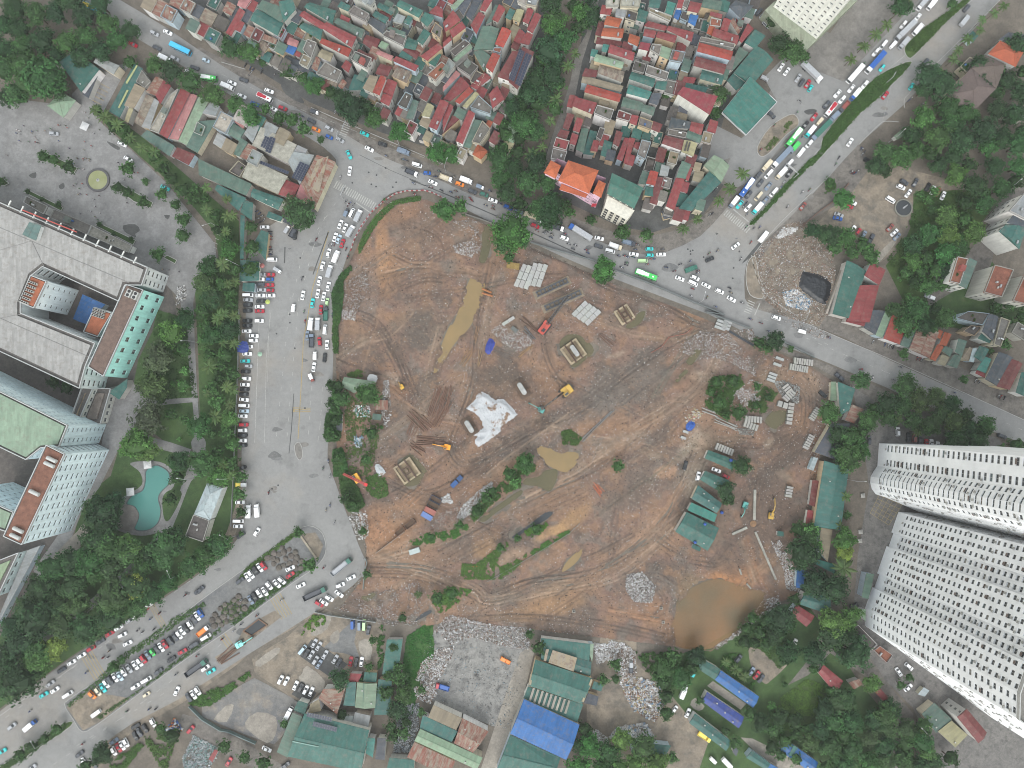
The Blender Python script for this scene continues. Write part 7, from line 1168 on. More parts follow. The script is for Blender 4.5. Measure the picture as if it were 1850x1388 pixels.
CARS="""upper a1 b qq 1515,415 -25|B n 1750,660 -10|h hw 1720,505 -22|s d 1625,565 -20|s w 1580,605 -25|m g 1460,490 -25|t ww 1385,495 -25|s r 1110,370 -25|s w 1010,310 -25|b qY 790,80 -25|s d 1310,400 -25|s w 1120,260 -25|s w 1400,270 -25|m g 1290,280 -25
upper a2 s d 185,668 -20|s w 88,692 -22|t ww 55,730 -22|s w 170,803 -22|B wr 365,822 -25|s w 398,760 -22|s b 280,868 -22|s w 430,908 -25|m r 512,905 -22|S wd 780,940 -20|m d 752,1010 -25|m o 790,1082 -22|m g 900,1075 -25|h b 900,1145 -25|m g 990,1170 -30|s c 1195,1118 -25|s k 1345,1205 -18|s w 1235,1245 -25|s c 1065,1293 -65|t uu 1525,1272 -20
bend b2 s w 1257,133 82|v w 1820,85 -18|o wd 1775,150 -25
queue b2 v w 1275,485 68|t wg 1330,512 68|S du 1228,485 68|s w 1178,580 68|s w 1218,610 68|t wg 1265,640 63|s w 1135,688 72|s h 1165,703 65|s r 1195,740 70|m w 1080,820 75|t ww 1145,852 70|m w 1030,928 75|t wg 1090,975 75|s w 1003,1052 75|s w 1078,1098 82|s w 990,1158 80|s w 1040,1183 78|h l 1068,1228 80|s c 945,1238 82|s r 1015,1293 88|o de 1057,1330 88|s w 865,1173 78|S ww 788,1280 85
queue c2 t ww 935,118 85|t wg 993,118 88|v w 1050,165 85|s u 903,215 87|o ud 940,258 88|m r 1005,265 95|s w 1068,290 90|S ww 968,382 90|m k 1047,400 85|s w 957,478 83|S mw 938,568 -65
park b2 s w 545,605 0|S wg 735,625 60|o kd 790,640 60|m k 800,670 80|v w 608,875 0|S wg 655,965 -30|s g 522,1000 0|s r 592,1000 0|s w 505,1040 0|h b 588,1040 0|s d 515,1082 0|s r 585,1087 0|s g 522,1130 0|h r 592,1132 0|v w 408,1172 0|s w 510,1175 0|s w 595,1175 0|s g 408,1212 0|s k 515,1222 0|m k 405,1253 0|s w 503,1268 0|s k 402,1302 0|s r 503,1305 0|s k 400,1385 0|m w 500,1386 0
park c2 s k 400,132 0|s w 395,178 0|s w 455,217 0|m w 450,256 0|h w 415,308 0|s w 400,367 0|s c 383,428 0|h g 410,470 0|s k 385,515 0|m w 393,574 0|s w 380,625 0|s k 377,663 0|m k 370,706 0|s w 372,750 -8|v w 375,800 0|s h 375,846 0|s w 362,888 0|m r 370,960 0|m w 360,1007 0|s k 362,1048 0|m w 358,1092 0|s k 360,1134 5|s k 355,1322 20
bendp d2 p wY 350,212 0|s w 340,360 0|t ww 415,432 90|t ww 487,425 95|v w 328,515 0|s w 323,560 0|s d 347,635 35|m w 480,608 60
tip d2 m r 537,890 -55|s w 505,905 -55|m k 470,927 -55|m w 432,960 -55|s w 403,985 -55|m d 340,1015 35|s w 760,912 25|s r 760,968 35|m w 688,1012 -40|s w 648,1040 -45|m w 583,1055 -50|s w 547,1105 -55|m w 500,1118 -60|m k 462,1145 -60|s u 430,1175 -60
lroad d2 s w 848,1055 25|D eg 1190,895 37|D ed 970,1118 25|m d 10,1090 45
lpark d2 s w 1268,990 25|m w 1178,1052 20|s w 1168,1125 -35|m w 1085,1160 -30|s w 1040,1195 -35|m r 1000,1207 -30
kerb d1 m d 1655,1100 40|v w 1022,1078 40
kerb e1 s w 1235,30 30|m r 1205,65 30|s w 1130,125 30|s g 1085,153 30|m w 990,215 30|s r 915,265 30|s d 840,330 30|m r 760,388 30|s w 680,447 30|s w 597,505 30|s d 513,570 30|s g 420,682 35
lroad e1 s w 457,735 32|s c 365,775 30|v w 568,770 33|m w 1022,275 25|s w 1065,345 27|m g 100,1038 40|t bw 260,1025 40|s c 15,1250 30|h y 1222,773 32|s w 1475,745 65|D ed 1645,545 37|m w 1715,552 35|s c 1762,580 30|s d 663,1272 37|s g 265,1385 35
med e1 m b 1675,92 -57|s w 1648,117 -57|s d 1622,143 -57|m w 1588,190 -57|s k 1555,220 -57|s w 1523,237 -57|m w 1498,272 -57|s d 1463,290 -57|m d 1425,322 -57|s r 1378,352 -57|s w 1347,377 -57|s d 1310,392 -57|h n 1273,420 -57|s u 1235,442 -57|m r 1198,475 -57|m w 1168,500 -57|s w 1130,527 -57|s g 1080,555 -57|m w 1032,582 -57|s h 1003,620 -57|s w 962,630 -57|m d 922,652 -57|m w 888,680 -57|s c 860,717 -57|m y 820,745 -55|m o 770,775 -45
med2 e1 o wo 1700,238 40|v w 1722,290 32|p dd 1620,358 30|s r 1525,413 30|s k 1432,478 35|m d 1325,580 35|v w 1225,648 30|m w 1132,705 30|p ww 805,928 35
lpark e1 s d 1575,798 -57|s w 1615,775 -57|m w 1650,742 -57|m w 1278,1008 -60|s k 1132,1038 30|m k 1212,1055 -60|s d 1163,1090 -60|s k 1130,1120 -60|s u 950,1165 32|m w 1052,1175 -60|s w 1020,1200 -60|s r 990,1217 -60|m w 950,1245 -60|s w 700,1340 -60|s d 785,1355 -60|m r 1592,1065 50|v w 8,400 -20
yard e2 v h 863,397 50|s g 960,345 60|s g 998,368 60|m k 897,425 60|s g 935,440 60|s g 1050,440 60|m g 970,487 60|s u 1000,520 60|s g 1135,478 60|s d 1165,508 60|v b 1280,180 90|v u 1338,190 90|v l 1378,190 90|s d 1413,235 80|s r 1265,497 80|s k 1310,505 80|s w 1355,500 80|m w 678,650 62|m w 727,660 62|s w 803,698 67|m k 848,715 65|m w 888,735 65|s w 935,750 65|t ww 750,925 62|s w 563,1230 -25|s d 720,1365 35|s r 247,1335 60
ash e3 p oo 800,487 150|o rb 275,708 165
blue e4 p gd 185,545 90|h cw 710,600 60|m k 500,620 80|t ww 620,745 68|h w 550,895 50|s w 660,928 65|m d 1083,473 45|s u 1193,580 55|s r 1235,610 50|s d 1272,640 50|o YY 795,1122 -32|t ww 985,1340 -45|S ww 870,1320 -45|m w 1550,345 60
tower e5 s w 805,585 -55|s w 883,715 40|m w 890,540 -40|s k 300,430 -50
tower d5 m k 430,1222 15
tower c5 p dd 305,560 -42|m k 170,705 -40|m w 797,1018 90|m d 557,1090 85|s k 885,1065 85|m m 937,1070 85|s d 985,1085 85|s r 1035,1118 85|s w 1078,1120 85|s w 1130,1140 85|s d 740,920 60
right c5 m d 1668,1055 -22
fuel a4 s w 1215,20 50|s w 1245,-10 50|m d 1255,100 50|s g 1290,125 50|m g 1315,205 -45|s w 1440,560 55|s w 1487,597 55|s g 1582,652 57|m d 1612,690 57|s r 1662,700 57|h cw 1685,738 57|T wg 1690,610 -45|S gg 1300,660 -30|m d 1360,960 -42|p gg 755,1330 -22
ne a5 t wg 990,45 230|t ww 1075,40 230|s w 962,145 232|m w 843,207 232|o ww 960,250 230|T gg 850,265 225|t gg 840,368 228|S ww 752,380 228|v w 672,378 230|m w 612,437 230|T wb 600,530 228|h cw 665,568 232|b w 435,622 230|m w 520,707 230|s w 408,740 230|t bw 437,795 230|s w 292,783 230|m w 330,832 230|o dm 345,897 230|m d 200,875 230|B wr 230,920 230|s r 97,977 232|S yy 140,1020 230|t uu 255,985 226|s k 25,1045 230|t cw 60,1105 230|T ue 145,1100 226|v w 60,1197 230
ne2 a5 m d 1372,68 50|t gg 1345,180 50|m d 1028,520 50|s r 692,795 53|s w 397,1188 55|h c 912,722 55
ne a4 b nw 1540,1155 232|t un 1545,1240 228|T wu 1440,1320 228|p ww 1605,1275 230
ne b4 t yy 1315,95 230|v w 1505,75 230|t yw 1435,160 228|s k 1508,155 230|v w 1335,160 228|b bw 1145,280 232|m d 1265,235 230|s u 1332,262 230|m d 1168,332 230|v y 1250,347 230|v w 1377,312 230|s u 1308,380 230|t uw 1040,400 232|s c 1093,415 230|m w 1163,440 230|t cw 1237,450 228|S dd 1245,175 228
ne2 b4 s m 1622,428 50
junc b4 t ww 1288,685 50|s w 1060,760 35|m k 843,872 25|t ee 685,955 20|s w 593,1033 -20|m w 720,1028 -25|v w 703,1072 -25|s w 813,1090 -28|m w 925,1140 -25|s w 1025,1205 -28|b nw 308,1005 -22|s w 210,830 -10|h cw 340,785 0|h c 342,838 0|s w 437,832 0|v l 282,885 0
right b4 m w 1400,1362 -20
right c4 S ww 1612,183 -15
office c4 m k 638,1300 78|s w 898,1340 -20|m w 745,1390 75
office d4 h r 977,142 -25
mid b3 h b 145,150 -5|s w 195,230 -25|o wy 305,197 -20|m o 418,243 -22|t ww 475,218 -22|m d 525,305 -22|S wu 590,270 -20|m e 622,330 -20|s w 697,380 -20|m b 822,437 -22|m u 910,473 -22|m g 877,510 -25|t yy 1010,510 -18|s w 1085,500 -20|m w 1118,575 -20|m r 1048,592 -22|o wd 1235,610 -20|S kd 1245,565 -20|m w 1293,695 -22|T bg 1425,650 148|s w 1585,697 -15|m d 1578,762 -18|o yw 1720,765 -20|v w 1675,803 -15|o du 1830,735 -15
lot b5 m d 850,228 -30|m w 822,268 -25|s d 943,230 60|s w 885,320 55|v w 735,375 -32|m k 1047,268 60|s w 1090,292 65|m m 1132,308 65|s w 1175,340 65|s w 418,392 -35|h r 393,430 -20|s g 305,500 -20|s b 295,530 -15|s w 418,622 50|h r 467,640 50|m u 510,668 55|p dd 570,703 60|s m 733,608 45|s w 768,648 45|s u 790,683 45|p wg 1060,1188 -20|m k 545,48 -30
plaza a1 m g 450,1118 -3|s w 1020,1203 -25|s w 1070,1330 -30
plaza b1 s c 1378,275 -25"""
GRP=dict(park='cars parked along the avenue fence',queue='vehicles queueing on the avenue',ne='vehicles jammed on the queue road',med='cars parked on the median',med2='cars parked on the median',tip='cars parked on the median')
for ln in CARS.split('\n'):
 ar,t,rest=ln.split(' ',2)
 for it in rest.split('|'):
  k,cc,xy,ang=it.split(); x,y=map(float,xy.split(','))
  z=.23 if ar in ('med','med2','tip') else (.35 if ar == 'office' else .09)
  vehicle(*Q(t,x,y),k,cc,float(ang) + random.uniform(-2,2),ar,GRP.get(ar,'vehicles on the roads and lots'),z)
# ------------------------------------------------------------------ motorbikes and people
def skin_mesh(name,joints,edges,mats,pick,rootv=0,sub=1):
 me=bpy.data.meshes.new(name); me.from_pydata([j[:3] for j in joints],edges,[]); o=bpy.data.objects.new(name,me); COL.objects.link(o)
 m=o.modifiers.new('s','SKIN'); s=o.modifiers.new('d','SUBSURF'); s.levels=sub; s.render_levels=sub
 for i,j in enumerate(joints): me.skin_vertices[0].data[i].radius=(j[3],j[3] if len(j) < 5 else j[4])
 me.skin_vertices[0].data[rootv].use_root=True
 dg=bpy.context.evaluated_depsgraph_get(); r=bpy.data.meshes.new_from_object(o.evaluated_get(dg)); r.name=name; bpy.data.objects.remove(o)
 r.materials.clear()
 for q in mats: r.materials.append(MAT[q])
 for p in r.polygons: p.material_index=pick(p.center); p.use_smooth=True
 return r
WALK=skin_mesh('person',[(0,0,.95,.14,.17),(0,0,1.15,.13,.17),(0,0,1.4,.13,.2),(0,0,1.5,.06),(.02,0,1.63,.1,.09),(.02,0,1.72,.08),(0,.1,.9,.1),(.16,.1,.5,.07),(.2,.1,.08,.05),(.34,.11,.05,.04),(0,-.1,.9,.1),(-.05,-.1,.5,.07),(-.22,-.1,.1,.05),(-.1,-.11,.05,.04),(0,.22,1.38,.06),(-.06,.27,1.1,.05),(.06,.28,.86,.04),(.1,.28,.78,.03),(0,-.22,1.38,.06),(.08,-.27,1.1,.05),(.2,-.28,.88,.04),(.24,-.28,.8,.03)],
 [(0,1),(1,2),(2,3),(3,4),(4,5),(0,6),(6,7),(7,8),(8,9),(0,10),(10,11),(11,12),(12,13),(2,14),(14,15),(15,16),(16,17),(2,18),(18,19),(19,20),(20,21)],['plain','dark','skin','hair'],
 lambda c: 3 if c.z > 1.66 or (c.z > 1.52 and c.x < 0) else 2 if c.z > 1.47 or (abs(c.y) > .2 and c.z < 1.1) else 0 if c.z > .95 else 1)
RIDE=skin_mesh('person',[(-.2,0,.8,.15,.17),(-.12,0,1.0,.14,.17),(-.02,0,1.25,.13,.19),(.02,0,1.36,.06),(.06,0,1.5,.14,.13),(.06,0,1.6,.11),(-.1,.12,.78,.1),(.28,.16,.72,.075),(.22,.16,.36,.055),(.34,.16,.3,.045),(-.1,-.12,.78,.1),(.28,-.16,.72,.075),(.22,-.16,.36,.055),(.34,-.16,.3,.045),(0,.22,1.22,.06),(.2,.28,1.02,.05),(.48,.27,1.0,.04),(0,-.22,1.22,.06),(.2,-.28,1.02,.05),(.48,-.27,1.0,.04)],
 [(0,1),(1,2),(2,3),(3,4),(4,5),(0,6),(6,7),(7,8),(8,9),(0,10),(10,11),(11,12),(12,13),(2,14),(14,15),(15,16),(2,17),(17,18),(18,19)],['plain','dark','skin','steel'],
 lambda c: 3 if c.z > 1.42 else 2 if c.z > 1.34 or c.x > .42 and c.z > .9 else 0 if c.z > .86 else 1)
def bike_parts():
 b=MB(); b.tube((-.62,-.05,.28),(-.62,.05,.28),.28,n=12); rw=b.build('wheel',['tyre']); b=MB(); b.tube((.62,-.05,.28),(.62,.05,.28),.28,n=12); fw=b.build('wheel',['tyre'])
 b=MB(); loft(b,[ring(-.6,.3,.14,.38,.08),ring(-.75,.3,.17,.6,.1),ring(-.72,.2,.12,.74,.08)]); b.hull([(.3,-.16,.3),(.5,-.16,.35),(.5,.16,.35),(.3,.16,.3)],[(.38,-.2,.85),(.55,-.14,.9),(.55,.14,.9),(.38,.2,.85)]); b.tube((.62,0,.28),(.42,0,.95),.04,n=6); bd=b.build('body',['paint'])
 b=MB(); loft(b,[ring(-.72,.15,.14,.74,.08),ring(-.7,.1,.12,.82,.08)]); st=b.build('seat',['dark']); b=MB(); b.tube((.42,-.33,1.0),(.42,.33,1.0),.025,n=6); b.tube((.42,0,.9),(.42,0,1.02),.035,n=6); hb=b.build('handlebar',['chassis'])
 return [('wheel',rw),('wheel',fw),('body',bd),('seat',st),('handlebar',hb)]
BIKE=bike_parts(); SHIRT=[((.5,.5,.52),'pale'),((.03,.035,.05),'dark'),((.08,.12,.25),'blue'),((.3,.05,.05),'red'),((.1,.2,.12),'green'),((.35,.3,.22),'beige'),((.15,.16,.18),'grey')]
BCOL=[((.03,.03,.035),'black'),((.4,.41,.42),'silver'),((.3,.03,.03),'red'),((.05,.08,.2),'blue'),((.55,.55,.55),'white')]
def bike(x,y,ang,rider=True,z=.09,ar=None):
 p=W(x,y,.8); bc,bn=random.choice(BCOL); rt=root('motorbike',(p.x,p.y,z),f'{bn} motorbike ' + ('being ridden' if rider else 'standing parked'),'motorbike','motorbikes',ar,math.radians(ang)); rt.scale=(1.25,1.25,1.15)
 for nm,me in BIKE: link(nm,me,rt,color=bc + (1,))
 if rider:
  sc,sn=random.choice(SHIRT); o=link('person',RIDE,None,(p.x,p.y,z),math.radians(ang),(1.2,1.2,1.12),sc + (1,)); reg(o,f'person in {sn} top riding a motorbike','person','riders on motorbikes',ar)
def walker(x,y,z=.06,ar=None):
 p=W(x,y,.9); sc,sn=random.choice(SHIRT); o=link('person',WALK,None,(p.x,p.y,z),random.uniform(0,6.28),1.12,sc + (1,)); reg(o,f'person in {sn} top on foot','person','people on foot',ar)
BIKES="""a2 1375,1303 -25|1525,1335 155|950,935 60|675,970 -25
b2 1225,390 60|1245,415 60|1265,400 60|1285,420 60|1180,185 80|978,705 60|1085,745 70|1108,748 70|1130,745 70|1228,785 70|1243,850 60|855,1035 80|875,1310 80|1205,295 60|1790,235 -30|1700,40 -20|1730,45 -20|1800,330 -20
b3 30,235 -30|145,265 -25|180,268 -25|265,295 -30|345,310 -25|385,300 -25|400,350 -25|505,360 -30|518,380 -30|635,420 -25|695,425 -25|697,450 -25|790,500 -25|810,515 -20|740,515 -25|1065,635 -25|1145,640 -25|1125,655 -25|1190,665 -25|1180,690 -25|1330,745 -25|1385,755 -25|1365,785 -25|1475,795 -20|1490,820 -20|1740,843 -20|1800,840 -20|1820,855 -20|1815,900 -20|1770,940 -20|1810,920 -20|215,180 -10|245,135 -20|670,300 150|370,185 -25|885,420 -25|755,405 -25|1300,660 -22
b4 150,850 -20|130,845 -20|80,842 -20|205,855 -20|148,905 -20|108,940 -20|375,870 0|350,872 0|325,915 -10|450,788 -5|480,940 -15|548,972 20|597,915 20|680,888 25|838,822 35|910,797 40|745,985 15|745,968 10|700,1118 -25|687,1180 -25|1010,1113 -30|1020,1150 -30|820,1190 60|895,1270 -25|1115,1235 -20|1187,730 50|1212,612 50|1262,602 50|1150,600 50|1103,868 55|1495,430 50|1618,310 50|1678,290 50|1150,400 230|1130,425 230|1155,495 230|1440,270 230|1465,225 230|222,790 -10|1180,1372 -20
c4 1185,78 -20|1272,110 -20|1335,178 -20|1440,190 -20|1840,230 -20
c5 1270,690 -22|765,583 -20|825,478 -22|222,232 -20|585,565 70|490,495 0
c2 1048,988 85|1080,1263 85|1035,1325 80|1110,40 85|1112,195 85|885,93 85
d2 1078,12 85|1035,75 80|1093,140 85|580,278 80|1093,383 85|1060,425 85|1130,530 80|1040,905 35|690,1175 30|480,1310 33|345,1180 33
d1 1545,1138 40|1330,1290 45
e1 1255,142 35|1150,238 35|1185,253 30|1285,227 35|860,465 30|898,463 30|910,410 35|720,590 35|250,912 40|1058,912 30|1245,895 30|1300,893 30|690,1185 30|1470,605 33|1408,435 30|1645,450 33|1330,95 60
e2 350,185 33|285,242 33|190,310 33|480,112 35
a4 1595,848 -45|1385,1043 55|1575,940 40|1620,1135 55|1270,1250 50
a5 515,530 230|500,545 230|305,1315 55|280,1370 55"""
for ln in BIKES.split('\n'):
 t,rest=ln.split(' ',1)
 for it in rest.split('|'): a,g=it.split(); x,y=map(float,a.split(',')); bike(*Q(t,x,y),float(g) + random.uniform(-6,6))
PARKED="""b2 590,640 0|590,660 5|592,680 0|590,705 0|588,770 0|590,790 0|592,812 0|590,830 0|480,470 20|500,490 40|520,510 20|540,540 60|490,530 10|510,560 30
a2 200,545 60|240,570 70|260,585 50|335,600 60|250,600 60
a5 890,840 40|910,820 40|500,1250 60|520,1270 60|500,1290 60|490,1240 60|1000,870 40
b5 410,140 30|425,150 30|460,135 30|440,155 30
c5 690,290 70|720,300 70|740,305 70|760,310 70|590,265 60|960,405 70|985,410 70|1000,415 70|1450,590 60|1480,600 60|1640,720 60|1660,725 60|1690,735 60
b4 560,540 30|600,550 40|640,540 40|840,500 50|865,490 50|900,280 50|880,300 50|220,745 -10|240,750 -10"""
for ln in PARKED.split('\n'):
 t,rest=ln.split(' ',1)
 for it in rest.split('|'): a,g=it.split(); x,y=map(float,a.split(',')); bike(*Q(t,x,y),float(g),False)
WALKERS="""a1 195,1050|145,1085|165,1095|140,1115|165,1120|265,1112|310,1095|270,1100|380,1095|425,1078|500,1045|545,1050|565,1070|490,1048|295,1145|315,1170|300,1190|320,1195|240,1185|165,1178|495,1180|710,1185|765,1222|580,1240|705,1255|830,1085|785,1115|710,940|740,985|820,690|840,640|830,750|785,855|845,825|650,1325|700,1330|720,1325|750,1330|60,1298
b1 645,30|695,45|715,28|750,35|750,52|635,242|615,258|665,282|690,240|660,320|675,328|655,332|725,332|785,372|795,432|835,487|760,472|670,490|795,518|815,540|1035,205|1065,402|990,65|1360,958|1410,958|1497,975|665,115|700,120|615,75|1155,150|830,340
c1 1625,75|1665,370
c2 1690,1105|1675,1140|1260,1240
d4 1450,75
a2 340,575|230,630|445,625"""
for ln in WALKERS.split('\n'):
 t,rest=ln.split(' ',1)
 for a in rest.split('|'): x,y=map(float,a.split(',')); q=Q(t,x,y); walker(*q,z=max(.06,site_z(*q)) if t in ('c2','d4') else .06)
# ------------------------------------------------------------------ the works: machines, footings, stacks, heaps
def at_site(t,x,y): q=Q(t,x,y); z=site_z(*q); p=W(*q,z + .5); return Vector((p.x,p.y,z))
def excavator(t,x,y,ang,trk,col,cname,reach=7.0,sc=1.0,label=None,bucket=True,boomcol=None):
 p=at_site(t,x,y); rt=root('excavator',p,label,'excavator','excavators at work','-',math.radians(ang)); rt.scale=(sc,sc,sc); da=math.radians(trk - ang)
 for s in (-1,1):
  b=MB(); loft(b,[ring(-2.0,2.0,.3,0,.28),ring(-2.1,2.1,.32,.4,.3),ring(-2.0,2.0,.3,.8,.28)])
  for k in range(9): b.box((-1.8 + k*.45,0,.82),(.2,.62,.06))
  link('track',b.build('track',['steel']),rt,(-math.sin(da)*s*1.1,math.cos(da)*s*1.1,0),da,color=C(70,66,62))
 b=MB(); b.tube((0,0,.6),(0,0,1.0),.8,n=12); loft(b,[ring(-2.1,1.3,1.35,1.0,.3),ring(-2.1,1.3,1.35,1.7,.3)]); loft(b,[ring(-2.1,-.5,1.3,1.7,.3),ring(-1.9,-.6,1.15,2.15,.3)]); link('body',b.build('body',['paint']),rt,color=col)
 b=MB(); loft(b,[ring(-2.35,-1.85,1.3,.95,.2),ring(-2.35,-1.85,1.3,1.8,.2)]); link('counterweight',b.build('counterweight',['steel']),rt,color=C(80,78,76))
 b=MB(); loft(b,[ring(-.3,1.35,.5,1.7,.12),ring(-.3,1.2,.48,2.7,.12)]); link('cab',b.build('cab',['paint']),rt,(0,.8,0),color=col); b=MB(); b.face([(1.3,-.4,1.85),(1.3,.4,1.85),(1.24,.38,2.6),(1.24,-.38,2.6)]); b.box((.45,0,2.72),(1.2,.7,.02)); link('cab_glass',b.build('cab_glass',['glass']),rt,(0,.8,0))
 bc=boomcol or col; k=reach/7.0; A,E,T_=(1.0,-.2,1.5),(3.9*k,-.2,4.0),(6.6*k,-.2,1.9)
 for nm,p0,p1,w in (('boom',A,(2.3*k,-.2,3.6),.34),('boom',(2.3*k,-.2,3.6),E,.3),('stick',E,T_,.24)):
  b=MB(); b.tube(p0,p1,w*1.15,w,n=4); link(nm,b.build(nm,['paint']),rt,color=bc)
 b=MB(); b.tube((1.1,-.2,1.9),(2.2*k,-.2,3.0),.08,n=6); b.tube((2.6*k,-.2,3.95),(4.3*k,-.2,4.15),.08,n=6); link('hydraulic_ram',b.build('hydraulic_ram',['metal']),rt,color=C(170,170,170))
 if bucket:
  b=MB(); x0,z0=T_[0],T_[2]; b.hull([(x0 - .9,-.75,z0 - 1.5),(x0 - .2,-.75,z0 - 1.5),(x0 - .2,.35,z0 - 1.5),(x0 - .9,.35,z0 - 1.5)],[(x0 - .5,-.75,z0),(x0 + .3,-.75,z0 - .3),(x0 + .3,.35,z0 - .3),(x0 - .5,.35,z0)]); link('bucket',b.build('bucket',['steel']),rt,color=C(84,80,76))
 return rt
YEL,TEALX=(.46,.29,.06,1),(.09,.30,.27,1)
excavator('c3',1305,680,217,37,YEL,'yellow',9.5,1.55,'big yellow crawler machine on the middle haul track',boomcol=C(70,64,58))
excavator('c3',1095,835,152,120,TEALX,'teal',8.0,.85,'teal excavator digging beside the white tarpaulin pit')
excavator('c3',310,1145,170,75,(.68,.28,.02,1),'orange',7.5,.95,'orange excavator among the pile stacks')
excavator('d4',1352,465,80,85,YEL,'yellow',9.5,.9,'yellow excavator right of the office sheds')
excavator('d4',1135,385,252,255,TEALX,'teal',7.0,.85,'teal excavator beside the office sheds')
excavator('e2',345,345,30,30,(.25,.66,.62,1),'turquoise',7.0,1.0,'turquoise excavator beside the roadside trench')
excavator('c2',1690,640,125,120,(.55,.33,.05,1),'yellow',3.6,.7,'small yellow excavator above the pile stacks',bucket=False)
def lattice(b,p0,p1,w0,w1,n,r=.09):
 p0,p1=Vector(p0),Vector(p1); d=p1 - p0; u=d.normalized(); s=u.cross(Vector((0,0,1))).normalized(); v=s.cross(u)
 def cn(t): w=w0 + (w1 - w0)*t; c=p0 + d*t; return [c + s*w*a + v*w*e for a,e in ((-1,-1),(1,-1),(1,1),(-1,1))]
 for i in range(4): b.tube(cn(0)[i],cn(1)[i],r,n=4)
 for k in range(n):
  A,B_=cn(k/n),cn((k + 1)/n)
  for i in range(4): j=(i + 1) % 4; b.tube(A[i],B_[j],r*.7,n=4); b.tube(A[i],A[j],r*.7,n=4)
p=at_site('c3',1130,145); rt=root('crawler_crane',p,'red crawler crane with long dark lattice boom over the beams','crane',None,'-',math.radians(52)); rt.scale=(1.08,1.08,1.1)
for s in (-1,1):
 b=MB(); loft(b,[ring(-2.6,2.6,.4,0,.3),ring(-2.7,2.7,.42,.5,.35),ring(-2.6,2.6,.4,1.0,.3)]); link('track',b.build('track',['steel']),rt,(0,s*1.7,0),color=C(70,66,64))
b=MB(); loft(b,[ring(-3.4,2.2,1.5,1.1,.3),ring(-3.4,2.2,1.5,2.2,.3)]); b.box((-1.0,.5,2.4),(1.6,.8,.4)); link('body',b.build('body',['paint']),rt,color=(.40,.07,.05,1)); b=MB(); loft(b,[ring(.8,2.5,.55,1.3,.15),ring(.8,2.4,.5,3.0,.15)]); link('cab',b.build('cab',['paint']),rt,(0,1.2,0),color=(.40,.07,.05,1)); b=MB(); b.box((-1.6,-.4,2.3),(1.5,1.4,.3)); link('winch',b.build('winch',['chassis']),rt)
b=MB(); lattice(b,(1.8,0,1.8),(15.5,0,9.5),.62,.5,14,.17); link('boom',b.build('boom',['steel']),rt,color=C(60,60,62)); b=MB(); b.tube((-2.6,0,2.2),(-1.6,0,5.0),.12,n=6); b.tube((-1.6,0,5.0),(15.0,0,9.6),.05,n=5); b.tube((15.5,0,9.5),(15.5,0,4.0),.05,n=5); b.box((15.5,0,3.8),(.4,.3,.6)); link('cable',b.build('cable',['chassis']),rt)
p=at_site('d2',1315,150); rt=root('drilling_rig',p,'yellow drilling rig with red mast lying in the shrubs','drilling rig',None,'-',math.radians(122))
for s in (-1,1): b=MB(); loft(b,[ring(-2.3,2.3,.35,0,.3),ring(-2.3,2.3,.35,.9,.3)]); link('track',b.build('track',['steel']),rt,(0,s*1.5,0),color=C(90,80,64))
b=MB(); loft(b,[ring(-2.6,1.8,1.4,1.0,.25),ring(-2.6,1.8,1.4,2.2,.25)]); link('body',b.build('body',['paint']),rt,color=(.66,.33,.03,1)); b=MB(); loft(b,[ring(0,1.6,.5,2.2,.12),ring(0,1.4,.45,3.0,.12)]); link('cab',b.build('cab',['glass']),rt,(0,.6,0))
b=MB(); lattice(b,(-5.6,-2.6,2.6),(4.6,3.9,2.8),.4,.4,12,.13); link('mast',b.build('mast',['paint']),rt,color=(.38,.05,.05,1)); b=MB(); b.box((-5.2,-2.4,2.8),(1.6,1.4,1.0),.6); link('mast_head',b.build('mast_head',['paint']),rt,color=(.5,.03,.03,1))
# footings in water-filled pits, round-ended piers
def footing(t,x,y,ang,L,Wd,label,pier):
 p=at_site(t,x,y); p.z=-.4; rt=root('footing',p,label,'footing','bridge footings in pits','-',math.radians(ang)); CR=C(196,178,150); BR=C(92,64,48)
 for (cx,cy,sx,sy) in ((0,Wd/2,L,.9),(0,-Wd/2,L,.9),(L/2 - .45,0,.9,Wd - .9),(-L/2 + .45,0,.9,Wd - .9)): b=MB(); b.box((cx,cy,.8),(sx,sy,1.6)); link('side_form',b.build('side_form',['conc']),rt,color=jit(CR,.06))
 b=MB(); b.box((0,0,.5),(L - 1.9,Wd - 1.0,.8)); link('blinding_slab',b.build('blinding_slab',['conc']),rt,color=C(176,156,128))
 for (cx,cy,sx,sy) in ((-L*.2,0,.6,Wd + 1.6),(L*.2,0,.6,Wd + 1.6),(0,Wd*.18,L*.4,.5),(0,-Wd*.18,L*.4,.5)): b=MB(); b.box((cx,cy,1.85),(sx,sy,.5 if sx < 1 else .44)); link('strut',b.build('strut',['steel']),rt,color=jit(BR,.1))
 if pier:
  b=MB(); loft(b,[ring(-1.0,1.0,Wd*.36,1.6,.95,5),ring(-1.0,1.0,Wd*.36,3.6,.95,5)]); link('pier',b.build('pier',['conc']),rt,(.5,0,0),color=C(204,204,202))
 else: b=MB(); b.tube((0,0,.6),(0,0,2.0),.8,n=10); link('pile_head',b.build('pile_head',['conc']),rt,color=C(150,130,110))
footing('c3',1368,350,35,9.2,8.4,'cream framed footing with white pier in the green pit',True); footing('d3',-20,95,35,9.4,8.6,'cream framed footing in the lower left pit',False); footing('c4',130,40,32,7.4,6.8,'brown framed footing in the upper right pit',False)
